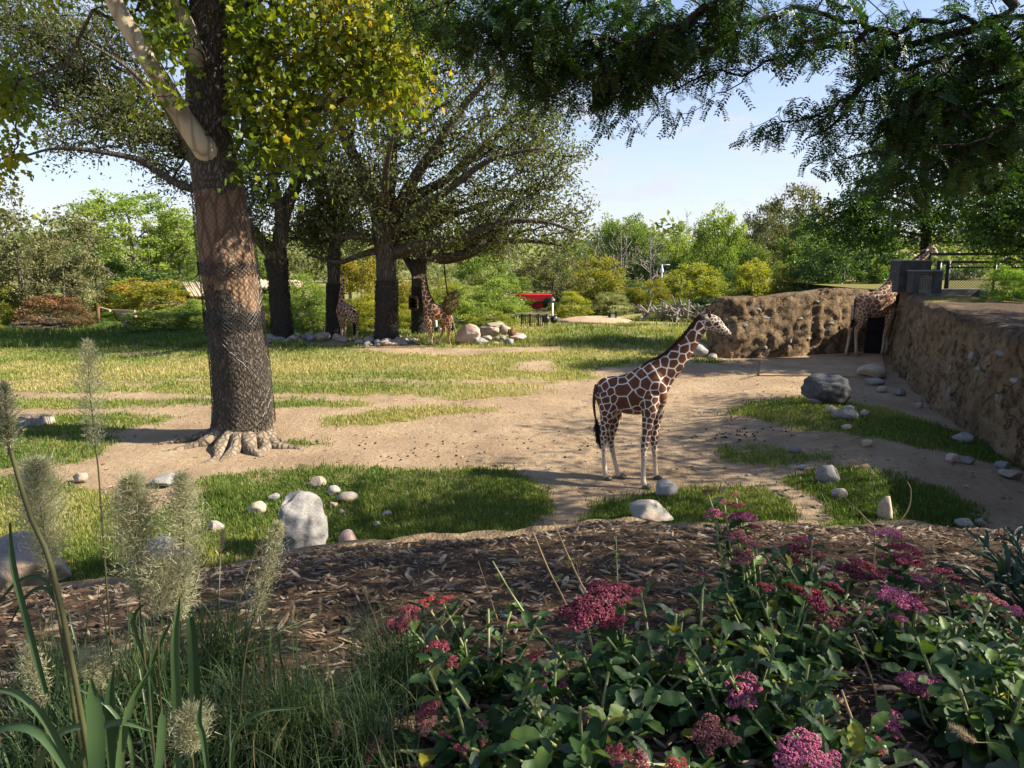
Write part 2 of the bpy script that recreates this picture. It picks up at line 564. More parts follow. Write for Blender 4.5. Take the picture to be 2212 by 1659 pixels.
def build_ground():
    rows = [4.0]
    while rows[-1] < 75: rows.append(rows[-1] + max(0.06, 0.0075 * rows[-1]))
    while rows[-1] < 9000: rows.append(rows[-1] * 1.12)
    rows = np.array(rows)
    k = np.linspace(-1.45, 1.45, 420)
    Yg, K = np.meshgrid(rows, k, indexing='ij')
    Xg = K * np.maximum(Yg, 9.0)
    Z = ground_z(Xg, Yg)
    V = np.stack([Xg, Yg, Z], -1).reshape(-1, 3)
    nr, nc = Xg.shape
    i = np.arange(nr - 1)[:, None] * nc; j = np.arange(nc - 1)[None, :]
    Q = np.stack([i + j, i + j + 1, i + nc + j + 1, i + nc + j], -1).reshape(-1, 4)
    mb = MB().add(V, Q)
    me = mb.mesh('ground', None, True)
    at = me.attributes.new('grass', 'FLOAT', 'POINT')
    at.data.foreach_set('value', grass_mask(V[:, 0], V[:, 1]).astype(np.float32))
    m, nt, b = mat('earth', 0.95, 0.1)
    N = NT(nt)
    p = N.pos()
    n1 = N.noise(p, 0.55, 6, 0.6); n2 = N.noise(p, 7.0, 6, 0.65); n3 = N.noise(p, 38.0, 4, 0.7)
    dirt = N.ramp(n1, [(0.32, (0.30, 0.212, 0.13)), (0.5, (0.41, 0.298, 0.186)), (0.7, (0.50, 0.375, 0.24))])
    dirt = N.mix(N.ramp(n2, [(0.35, 0.0), (0.65, 0.5)]), dirt, (0.26, 0.182, 0.112))
    dirt = N.mix(N.ramp(n3, [(0.55, 0.0), (0.72, 0.7)]), dirt, (0.56, 0.45, 0.31))
    dirt = N.mix(N.ramp(n3, [(0.30, 0.7), (0.40, 0.0)]), dirt, (0.14, 0.095, 0.06))
    turf = N.ramp(n2, [(0.3, (0.15, 0.145, 0.045)), (0.55, (0.225, 0.225, 0.068)), (0.75, (0.33, 0.295, 0.125))])
    turf = N.mix(N.ramp(n1, [(0.4, 0.0), (0.68, 0.6)]), turf, (0.36, 0.30, 0.145))
    gm = N.math('ADD', N.attr('grass'), N.math('MULTIPLY', N.math('SUBTRACT', n3, 0.5), 0.7))
    N.l(N.mix(N.ramp(gm, [(0.35, 0.0), (0.62, 1.0)]), dirt, turf), b.inputs['Base Color'])
    N.bump(N.math('ADD', N.math('MULTIPLY', n2, 1.0), N.math('MULTIPLY', n3, 0.6)), b, 0.9, 0.11)
    me.materials.append(m)
    tag(link('ground', me), kind='structure')
    # the land behind and beside the viewer
    g2 = MB()
    for (x0, y0, x1, y1) in ((-9000, -900, 9000, 3.9), ):
        g2.add([(x0, y0, -0.02), (x1, y0, -0.02), (x1, y1, -0.02), (x0, y1, -0.02)], [[0, 1, 2, 3]])
    g2.add([(-9000, 3.9, -.05), (9000, 3.9, -.05), (9000, 9000, -.5), (-9000, 9000, -.5)], [[0, 1, 2, 3]])
    tag(g2.build('land', m), kind='structure')
    return m

M_EARTH = build_ground()

# the planting bed on this side: bark mulch over earth, ending in a rounded earth lip
def build_bed():
    xs = np.linspace(-11, 11, 330)
    ts = np.concatenate([[0, 0, 0, 0, 0], np.linspace(0.02, 1, 150) ** 1.4])
    V = []
    for r, t in enumerate(ts):
        ly = lip_y(xs) + (fbm(np.stack([xs * 2.5, 0 * xs, 0 * xs], -1), 3, 3) - 0.5) * 0.12
        if r == 0: y, z = ly + 0.32, np.full_like(xs, -0.4)
        elif r == 1: y, z = ly + 0.26, np.full_like(xs, 0.9)
        elif r == 2: y, z = ly + 0.2, np.full_like(xs, LIPZ - 0.22)
        elif r == 3: y, z = ly + 0.15, np.full_like(xs, LIPZ - 0.03)
        elif r == 4: y, z = ly + 0.05, np.full_like(xs, LIPZ + 0.045)
        else:
            y = ly - (ly + 6) * t
            z = bed_z(xs, y)
        if r < 5:
            z = z + (fbm(np.stack([xs * 5, y * 5, z * 5], -1), 3, 77) - 0.5) * 0.09
            y = y + (fbm(np.stack([xs * 4, y * 4, z * 4], -1), 3, 78) - 0.5) * 0.10
        V.append(np.stack([xs, y, z], -1))
    nr, nc = len(ts), len(xs)
    V = np.concatenate(V)
    i = np.arange(nr - 1)[:, None] * nc; j = np.arange(nc - 1)[None, :]
    Q = np.stack([i + j, i + nc + j, i + nc + j + 1, i + j + 1], -1).reshape(-1, 4)
    m, nt, b = mat('mulch_earth', 0.95, 0.1)
    N = NT(nt); p = N.pos()
    n1 = N.noise(N.scale(p, (1, 2.2, 1)), 26, 5, 0.7); n2 = N.noise(p, 3.0, 4)
    c = N.ramp(n1, [(0.3, (0.018, 0.012, 0.008)), (0.5, (0.07, 0.045, 0.027)), (0.72, (0.20, 0.14, 0.085))])
    N.l(N.mix(N.ramp(n2, [(0.4, 0), (0.7, 0.4)]), c, (0.13, 0.09, 0.055)), b.inputs['Base Color'])
    N.bump(n1, b, 0.9, 0.03)
    lipm = plain('lip_earth', (0.27, 0.195, 0.115), 0.95, 0.1, 0.35, 9, 0.8, 0.05, coord='pos')
    mb = MB()
    mb.add(V, Q[(5 * (nc - 1)):], m=0)
    mb.add(V, Q[:(5 * (nc - 1))], m=1)
    bed = tag(mb.build('planting_bed', [m, lipm], None, True), kind='structure')
    # chips of shredded bark, the biggest of them one by one
    cm, nt, b = mat('wood_chip', 0.85, 0.2)
    N = NT(nt)
    f = N.math('ADD', N.attr('a'), N.math('MULTIPLY', N.math('SUBTRACT', N.n('ShaderNodeObjectInfo').outputs['Random'], 0.5), 0.9))
    c = N.ramp(f, [(0.0, (0.025, 0.018, 0.013)), (0.3, (0.07, 0.043, 0.027)), (0.55, (0.145, 0.088, 0.05)), (0.75, (0.25, 0.165, 0.098)), (0.9, (0.30, 0.235, 0.17)), (1, (0.42, 0.33, 0.23))])
    g = N.noise(N.scale(N.obj(), (3, 40, 40)), 4, 3)
    N.l(N.mix(N.math('MULTIPLY', g, 0.6), c, (0.06, 0.04, 0.028)), b.inputs['Base Color'])
    def chip(L, w, h, rng):
        # a splinter: tapered, slightly bent slab
        xs = np.array([-.5, -.15, .2, .5]) * L
        ws = np.array([.35, 1, .9, .25]) * w * .5
        zs = np.array([0, .12, .1, -.05]) * L * rng.uniform(-.5, .8)
        V = []
        for x, q, z in zip(xs, ws, zs):
            V += [(x, -q, z), (x, q, z + rng.uniform(-.2, .2) * h), (x, q * .8, z + h), (x, -q * .8, z + h)]
        Q = []
        for s in range(3):
            for e in range(4):
                Q.append([s * 4 + e, s * 4 + (e + 1) % 4, s * 4 + 4 + (e + 1) % 4, s * 4 + 4 + e])
        Q += [[3, 2, 1, 0], [12, 13, 14, 15]]
        return np.array(V), np.array(Q)
    rng = np.random.default_rng(12)
    kinds = [chip(1, rng.uniform(.13, .34), rng.uniform(.04, .09), rng) for _ in range(10)]
    me = [MB().add(V_, Q_, a=0.5).mesh('wood_chip', cm) for V_, Q_ in kinds]
    flat = [np.array([(-.5, -q * .4, 0), (-.5, q * .3, .0), (.05, q, .05), (.0, -q, .07), (.5, q * .25, rng.uniform(-.1, .1)), (.5, -q * .15, 0)]) for q in rng.uniform(.07, .19, 10)]
    FQ = [[0, 3, 2, 1], [3, 5, 4, 2]]
    # loose chips, more of them near
    mb = MB()
    n = 46000
    u = rng.uniform(0, 1, n)
    y = 0.9 / (1 - u * (1 - 0.9 / 7.2)) 
    y = rng.uniform(1.1, 7.3, n)
    x = rng.uniform(-1, 1, n) * (0.9 + y * 0.95)
    ok = y < lip_y(x) - 0.02
    x, y = x[ok], y[ok]
    L = np.exp(rng.normal(np.log(0.033), 0.60, len(x))).clip(0.012, 0.105)
    order = np.argsort(-L * (1 + (rng.random(len(L)) < 0.5)))
    z = bed_z(x, y)
    big = set()
    Us, Vs = proj(np.stack([x, y, z], -1))
    scr = L / y
    cand = np.where((Us > 20) & (Us < 2190) & (Vs < 1560) & (y > 2.2))[0]
    big = set(cand[np.argsort(-scr[cand])][:300].tolist())
    for i in range(len(x)):
        k = int(rng.integers(10))
        a = rng.normal(0, 0.75) + (np.pi if rng.random() < .5 else 0)
        tilt = rng.normal(0, 0.28); roll = rng.normal(0, 0.35)
        M = (Matrix.Translation((x[i], y[i], z[i] + rng.uniform(0, 0.018))) @ Matrix.Rotation(a, 4, 'Z') @ Matrix.Rotation(tilt, 4, 'Y') @ Matrix.Rotation(roll, 4, 'X'))
        if i in big:
            o = link('wood_chip', me[k], bed)
            o.matrix_basis = M @ Matrix.Scale(L[i], 4)
        else:
            R = np.array(M)
            V_, Q_ = kinds[k]
            if L[i] > .06:
                mb.add(V_ * L[i] @ R[:3, :3].T + R[:3, 3], Q_, a=rng.random())
            else:
                mb.add(flat[k] * L[i] @ R[:3, :3].T + R[:3, 3], FQ, a=rng.random())
    tag(mb.build('bark_mulch', cm, bed), kind='stuff')
    return bed
BED = build_bed()

# grass blades
M_GRASS = leaf_mat('grass_blade', [(0, (0.065, 0.11, 0.018)), (0.35, (0.115, 0.175, 0.028)), (0.6, (0.205, 0.24, 0.048)), (0.82, (0.33, 0.305, 0.10)), (1, (0.44, 0.36, 0.17))], 0.35, (1.4, 1.4, 0.6))
def blades(name, x, y, z, h, w, n_per, rng, tone, spread=0.06, bend=0.6):
    """n_per bent blades (two faces each) at each point"""
    n = len(x)
    k = n * n_per
    bx = np.repeat(x, n_per) + rng.normal(0, 1, k) * np.repeat(spread, n_per)
    by = np.repeat(y, n_per) + rng.normal(0, 1, k) * np.repeat(spread, n_per)
    bz = np.repeat(z, n_per) - 0.01
    hh = np.repeat(h, n_per) * rng.uniform(0.45, 1.15, k)
    ww = np.repeat(w, n_per) * rng.uniform(0.6, 1.2, k)
    a = rng.uniform(0, 2 * np.pi, k); t = rng.uniform(0.1, 1.0, k) * bend
    dx, dy = np.cos(a), np.sin(a)
    b0 = np.stack([bx, by, bz], -1)
    mid = b0 + np.stack([dx * hh * t * .35, dy * hh * t * .35, hh * .6], -1)
    tip = b0 + np.stack([dx * hh * t, dy * hh * t, hh * (1 - .25 * t)], -1)
    a2 = a + np.pi / 2 + rng.normal(0, .5, k)
    s = np.stack([np.cos(a2), np.sin(a2), 0 * a2], -1) * ww[:, None] / 2
    V = np.stack([b0 - s, b0 + s, mid + s * .8, mid - s * .8, tip], 1).reshape(-1, 3)
    o = np.arange(k)[:, None] * 5
    Q = o + np.array([[0, 1, 2, 3]]); T = o + np.array([[3, 2, 4]])
    tn = np.clip(np.repeat(tone, n_per) + rng.normal(0, .19, k), 0, 1)
    return MB().add(V, Q, T=None, a=tn), V, T, tn

def scatter_grass():
    rng = np.random.default_rng(3)
    n = 185000
    u = rng.random(n)
    y = 1 / (1 / 8.0 + u * (1 / 48.0 - 1 / 8.0))
    x = rng.uniform(-1, 1, n) * (0.86 * y + 1.0)
    ok = (y > lip_y(x) + 0.1)
    x, y = x[ok], y[ok]
    m = grass_mask(x, y)
    keep = rng.random(len(x)) < np.clip(m * 1.25 - 0.28, 0, 1)
    x, y = x[keep], y[keep]
    z = ground_z(x, y)
    p = np.stack([x * .25, y * .25, 0 * x], -1)
    U, V = proj(np.stack([x, y, z], -1))
    dry = fbm(p, 4, 5)
    tone = np.clip(0.42 + (dry - .5) * 1.5, 0.05, 0.95)
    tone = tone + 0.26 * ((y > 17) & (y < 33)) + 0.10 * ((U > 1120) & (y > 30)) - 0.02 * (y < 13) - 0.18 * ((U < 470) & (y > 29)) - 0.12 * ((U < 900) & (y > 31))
    h = 0.06 + 0.05 * (fbm(p * 4, 3, 8)) + 0.0018 * y
    tall = (V < 752) & (y > 33)
    h = h + (0.10 + 0.18 * (U < 700)) * tall * (0.4 + fbm(p * 3, 2, 18)) + 0.02 * (y < 12.5)
    w = 0.0045 + 0.00105 * y
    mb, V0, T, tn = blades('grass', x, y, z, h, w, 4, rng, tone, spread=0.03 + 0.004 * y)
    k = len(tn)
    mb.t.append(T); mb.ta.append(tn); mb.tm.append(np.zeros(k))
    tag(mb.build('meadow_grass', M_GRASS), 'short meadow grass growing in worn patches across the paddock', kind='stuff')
    # grass on top of the right hand rock wall is bare earth, so none there
scatter_grass()

# pebbles, dung and crumbs on the trodden earth
def scatter_pebbles():
    rng = np.random.default_rng(4)
    n = 4200
    u = rng.random(n)
    y = 1 / (1 / 8.2 + u * (1 / 34.0 - 1 / 8.2))
    x = rng.uniform(-.8, .85, n) * y
    U, V = proj(np.stack([x, y, 0 * x], -1))
    near_wall = (U > 1560) & (V > 800)
    m = grass_mask(x, y)
    keep = (y > lip_y(x) + .3) & (rng.random(n) < np.where(near_wall, 0.9, 0.3) * (1.1 - m * .8))
    x, y = x[keep], y[keep]; z = ground_z(x, y)
    V0, F0 = ico(0)
    mb = MB(); s_m = plain('pebble', (0.24, 0.20, 0.155), 0.9, .2, .5, 2, 0, coord='pos')
    for i in range(len(x)):
        s = float(np.exp(rng.normal(np.log(0.022), .5)))
        s = min(s, .06)
        R = nrm(rng.normal(0, 1, (3, 3)))
        mb.add(V0 * np.array([1, rng.uniform(.6, 1), rng.uniform(.4, .75)]) * s @ np.array(Matrix.Rotation(rng.uniform(0, 6), 3, 'Z')) + (x[i], y[i], z[i] + s * .2), T=F0, a=rng.random())
    tag(mb.build('pebbles', s_m), 'loose pebbles and crumbs on the trodden earth', kind='stuff')
    mb = MB(); d_m = plain('dung', (0.05, 0.036, 0.024), .95, .1, .3, 3, 0, coord='pos')
    for (cu, cv, n_, sp) in ((1590, 905, 14, .3), (1000, 975, 12, 1.0), (870, 985, 14, .7), (1250, 960, 9, 1.0), (1600, 940, 45, .5), (1640, 880, 12, .6), (770, 965, 8, .7), (1720, 800, 24, .9), (1100, 1000, 8, .8)):
        c = G(cu, cv)
        for _ in range(n_):
            px, py = c[0] + rng.normal(0, sp), c[1] + rng.normal(0, sp * .6)
            s = rng.uniform(.015, .035)
            mb.add(V0 * s * (1, 1, .8) + (px, py, float(ground_z(px, py)) + s * .4), T=F0)
    tag(mb.build('dung_pellets', d_m), 'dark dung pellets strewn over the bare earth', kind='stuff')
    # fallen leaves and twigs
    mb = MB(); l_m = leaf_mat('fallen_leaf', [(0, (.16, .07, .03)), (.5, (.33, .17, .06)), (1, (.45, .33, .16))], .15, (1.2, 1, .5))
    for i in range(900):
        y_ = 1 / (1 / 8.2 + rng.random() * (1 / 30.0 - 1 / 8.2)); x_ = rng.uniform(-.75, .8) * y_
        if y_ < lip_y(x_) + .3: continue
        s = rng.uniform(.03, .07); a = rng.uniform(0, 6.28)
        c, sn = math.cos(a) * s, math.sin(a) * s
        zz = float(ground_z(x_, y_)) + .02
        mb.add([(x_ - c, y_ - sn, zz), (x_ + sn * .6, y_ - c * .6, zz + .02), (x_ + c, y_ + sn, zz + .005), (x_ - sn * .6, y_ + c * .6, zz + .025)], T=[[0, 1, 2], [0, 2, 3]], a=rng.random())
    tag(mb.build('leaf_litter', l_m), 'brown fallen leaves scattered over earth and grass', kind='stuff')
scatter_pebbles()

# blue hills at the skyline
def hills():
    m = plain('far_hill', (0.06, 0.085, 0.07), .95, .1, .3, .01, 0, coord='pos')
    mb = MB()
    xs = np.linspace(-3600, 3600, 120)
    for Y, zt, sd in ((2600, 46, 1), (3300, 66, 2)):
        top = zt * (0.55 + 0.75 * fbm(np.stack([xs / 900 + sd * 9, 0 * xs, 0 * xs], -1), 4, sd)) + np.maximum(0, xs - 800) * .010
        V = np.concatenate([np.stack([xs, 0 * xs + Y - 260, 0 * xs - 1], -1), np.stack([xs, 0 * xs + Y - 90, top * .62], -1), np.stack([xs, 0 * xs + Y, top], -1), np.stack([xs, 0 * xs + Y + 300, 0 * xs - 1], -1)])
        n = len(xs); i = np.arange(n - 1)
        Q = np.concatenate([np.stack([r * n + i, r * n + i + 1, (r + 1) * n + i + 1, (r + 1) * n + i], -1) for r in range(3)])
        mb.add(V, Q)
    tag(mb.build('hills', m, None, True), kind='structure')
hills()
def haze():
    mb = MB().add(*box((0, 2200, 60), (9600, 5200, 124)))
    m = bpy.data.materials.new('haze'); m.use_nodes = True
    nt = m.node_tree; nt.nodes.clear()
    o = nt.nodes.new('ShaderNodeOutputMaterial'); v = nt.nodes.new('ShaderNodeVolumePrincipled')
    v.inputs['Color'].default_value = (.86, .92, 1, 1); v.inputs['Density'].default_value = HAZE
    nt.links.new(v.outputs[0], o.inputs['Volume'])
    tag(mb.build('haze', m), 'thin blue summer haze', kind='stuff')
HAZE = 0.0005
USE_HAZE = False
if USE_HAZE: haze()

# ------------------------------------------------------------------ tree making
def leaves(mb, p, size, rng, tone, droop=0.3, ratio=0.55, kind=0, fold=0.18, axis=None):
    """N small folded leaves at p: kind 0 = pointed oval (2 faces), 1 = broad lobed (4 faces)"""
    p = np.asarray(p, float); n = len(p)
    if n == 0: return
    ax = rng.normal(0, 1, (n, 3)) if axis is None else axis + rng.normal(0, .35, (n, 3))
    ax[:, 2] -= droop
    ax = nrm(ax)
    nn = rng.normal(0, 1, (n, 3)); nn[:, 2] += 0.9
    sd = nrm(np.cross(ax, nn))
    up = np.cross(sd, ax)
    s = (np.broadcast_to(size, (n,)) * rng.uniform(.65, 1.25, n))[:, None]
    w = s * ratio / 2
    f = s * fold
    if kind == 0:
        V = np.stack([p, p + ax * s * .5 + sd * w + up * f, p + ax * s, p + ax * s * .5 - sd * w + up * f], 1).reshape(-1, 3)
        o = np.arange(n)[:, None] * 4
        T = np.concatenate([o + np.array([[0, 1, 2]]), o + np.array([[0, 2, 3]])], 1).reshape(-1, 3)
        mb.add(V, T=T, a=np.repeat(np.clip(tone, 0, 1), 2))
    else:
        V = np.stack([p, p + ax * s * .35 + sd * w * 1.25 + up * f, p + ax * s * .62 + sd * w * .72 + up * f * .6, p + ax * s * 1.0 + sd * w * .75 + up * f * .5,
                      p + ax * s * .86, p + ax * s * 1.0 - sd * w * .75 + up * f * .5, p + ax * s * .62 - sd * w * .72 + up * f * .6, p + ax * s * .35 - sd * w * 1.25 + up * f], 1).reshape(-1, 3)
        o = np.arange(n)[:, None] * 8
        T = np.concatenate([o + np.array([[0, a, a + 1]]) for a in range(1, 7)], 1).reshape(-1, 3)
        mb.add(V, T=T, a=np.repeat(np.clip(tone, 0, 1), 6))

def clumps_in(ells, n, rng, per=8, r=0.5, shell=0.45, yflat=1.0):
    """leafy points in clumps spread through a union of ellipsoids [(centre, radii, weight)]"""
    w = np.array([e[2] if len(e) > 2 else np.prod(e[1]) ** (2 / 3) for e in ells]); w = w / w.sum()
    k = rng.choice(len(ells), n, p=w)
    c = np.array([ells[i][0] for i in k]); rr = np.array([ells[i][1] for i in k])
    d = nrm(rng.normal(0, 1, (n, 3))) * (rng.random(n) ** shell)[:, None]
    c = c + d * rr
    q = np.repeat(c, per, 0) + rng.normal(0, 1, (n * per, 3)) * r * np.array([1, 1, .75])
    return c, q

def mst(skel, spl, pts, bf=0.35):
    """greedy branching: every point joins the tree where reach + path is cheapest"""
    n = len(pts)
    nodes = list(skel); pl = list(spl); par = [-1] * len(skel)
    skel = np.asarray(skel); spl = np.asarray(spl)
    best = np.full(n, 1e18); who = np.zeros(n, int)
    for i in range(0, len(skel)):
        c = np.linalg.norm(pts - skel[i], axis=1) + bf * spl[i]
        m = c < best; best[m] = c[m]; who[m] = i
    done = np.zeros(n, bool)
    for _ in range(n):
        j = int(np.argmin(np.where(done, 1e18, best)))
        done[j] = True
        b = who[j]
        L = np.linalg.norm(pts[j] - nodes[b])
        nodes.append(pts[j]); par.append(b); pl.append(pl[b] + L)
        i = len(nodes) - 1
        c = np.linalg.norm(pts - pts[j], axis=1) + bf * pl[i]
        m = c < best; best[m] = c[m]; who[m] = i
    return np.array(nodes), np.array(par)

def twigs(mb, nodes, par, ns, r_tip, r_max, rng, expo=2.2, wig=0.08, sides=5):
    """tapered limbs along a branching skeleton; the first ns nodes are made elsewhere"""
    n = len(nodes)
    cnt = np.ones(n)
    for i in range(n - 1, ns - 1, -1):
        if par[i] >= 0: cnt[par[i]] += cnt[i]
    r = np.minimum(r_tip * cnt ** (1 / expo), r_max)
    ang = np.arange(sides) / sides * 2 * np.pi
    V, Q = [], []
    o = 0
    for i in range(ns, n):
        a, b = nodes[par[i]], nodes[i]
        L = np.linalg.norm(b - a)
        if L < 1e-4: continue
        r0 = r[i] * 1.12 if par[i] < ns else min(r[par[i]], r[i] * 1.35)
        m = (a + b) / 2 + rng.normal(0, wig, 3) * L + np.array([0, 0, -0.03 * L])
        d = (b - a) / L
        x = np.cross(d, [0.13, 0.21, 0.97]); x /= np.linalg.norm(x) + 1e-9
        y = np.cross(d, x)
        cs = np.cos(ang)[:, None] * x + np.sin(ang)[:, None] * y
        V += [a + cs * r0, m + cs * (r0 + r[i]) / 2, b + cs * r[i]]
        j = np.arange(sides); j2 = (j + 1) % sides
        for k in range(2):
            Q.append(np.stack([o + k * sides + j, o + k * sides + j2, o + (k + 1) * sides + j2, o + (k + 1) * sides + j], -1))
        o += 3 * sides
    if V: mb.add(np.concatenate(V), np.concatenate(Q))
    return cnt

def limb_chain(mb, pts, rad, sides=10, n=18, wob=0.12, seed=0):
    """one big limb: smooth tapered sweep; returns skeleton nodes along it"""
    q = smooth_path(np.concatenate([np.asarray(pts, float), np.asarray(rad, float)[:, None]], 1), n)
    V, Q, T = tube(q[:, :3], np.maximum(q[:, 3], .005), sides, True, wob, seed)
    mb.add(V, Q, T)
    return q[:, :3], q[:, 3]

def pl_of(pts, start=0.0):
    d = np.concatenate([[0], np.cumsum(np.linalg.norm(np.diff(pts, axis=0), axis=1))])
    return d + start

def Pl(pts, Y):
    """limb through print positions (U, V, dy) near distance Y"""
    return np.array([P(a[0], a[1], Y + (a[2] if len(a) > 2 else 0)) for a in pts])

def ell(U, V, ru, rv, Y, ry, w=None):
    c = P(U, V, Y)
    e = (c, np.array([px2m(ru, Y), ry, px2m(rv, Y)]))
    return e + ((w,) if w else ())

M_BARK_OAK = bark_mat('oak_bark', (0.062, 0.05, 0.04), (0.17, 0.145, 0.12), 4.0, 0.2, 0.08)
M_BARK_TULIP = bark_mat('furrowed_bark', (0.060, 0.048, 0.038), (0.20, 0.165, 0.125), 6.5, 0.35, 0.06)
M_BARK_BARE = bark_mat('worn_bark', (0.15, 0.088, 0.05), (0.36, 0.235, 0.145), 2.2, 0.3, 0.03)
M_ROOT = bark_mat('worn_root', (0.15, 0.115, 0.08), (0.34, 0.27, 0.195), 3.0, 0.6, 0.03)
M_PALE = bark_mat('pale_limb', (0.34, 0.28, 0.19), (0.52, 0.45, 0.32), 1.6, 0.3, 0.01)
M_DARKBARK = bark_mat('dark_bark', (0.03, 0.024, 0.02), (0.075, 0.06, 0.048), 6.0, 0.25, 0.03)
M_GREYBARK = bark_mat('grey_bark', (0.12, 0.10, 0.08), (0.25, 0.215, 0.175), 5.0, 0.25, 0.03)
M_DEAD = bark_mat('dead_wood', (0.25, 0.22, 0.18), (0.42, 0.38, 0.33), 5.0, 0.25, 0.02)
M_NETWRAP = bark_mat('netted_bark', (0.036, 0.031, 0.026), (0.12, 0.102, 0.085), 6.0, 0.4, 0.05)
M_WIRE = plain('black_wire', (0.016, 0.016, 0.015), 0.45, .5, .1, 3, 0)
M_WIRE2 = plain('weathered_wire', (0.035, 0.033, 0.03), 0.5, .5, .3, 3, 0)

OAKST = [(0, (0.052, 0.073, 0.024)), (0.3, (0.098, 0.125, 0.040)), (0.62, (0.165, 0.19, 0.060)), (0.85, (0.235, 0.24, 0.085)), (1, (0.29, 0.23, 0.085))]
M_OAK = leaf_mat('oak_leaf', OAKST, 0.42, (1.4, 1.35, .5), 0.42, 0.5)
M_TULIP = leaf_mat('tulip_leaf', [(0, (0.045, 0.085, 0.012)), (0.4, (0.10, 0.155, 0.016)), (0.7, (0.22, 0.24, 0.022)), (0.9, (0.36, 0.28, 0.03)), (1, (0.36, 0.17, 0.03))], 0.5, (1.7, 1.6, .45), .45, .4)
M_LOCUST = leaf_mat('locust_leaf', [(0, (0.018, 0.045, 0.012)), (0.5, (0.034, 0.075, 0.016)), (0.85, (0.06, 0.105, 0.02)), (1, (0.13, 0.15, 0.03))], 0.32, (1.3, 1.5, .5), .45, .4)
M_LOCUST2 = leaf_mat('bright_locust_leaf', [(0, (0.03, 0.07, 0.016)), (0.5, (0.065, 0.13, 0.02)), (0.85, (0.12, 0.19, 0.03)), (1, (0.2, 0.22, 0.04))], 0.42, (1.5, 1.6, .5), .45, .4)

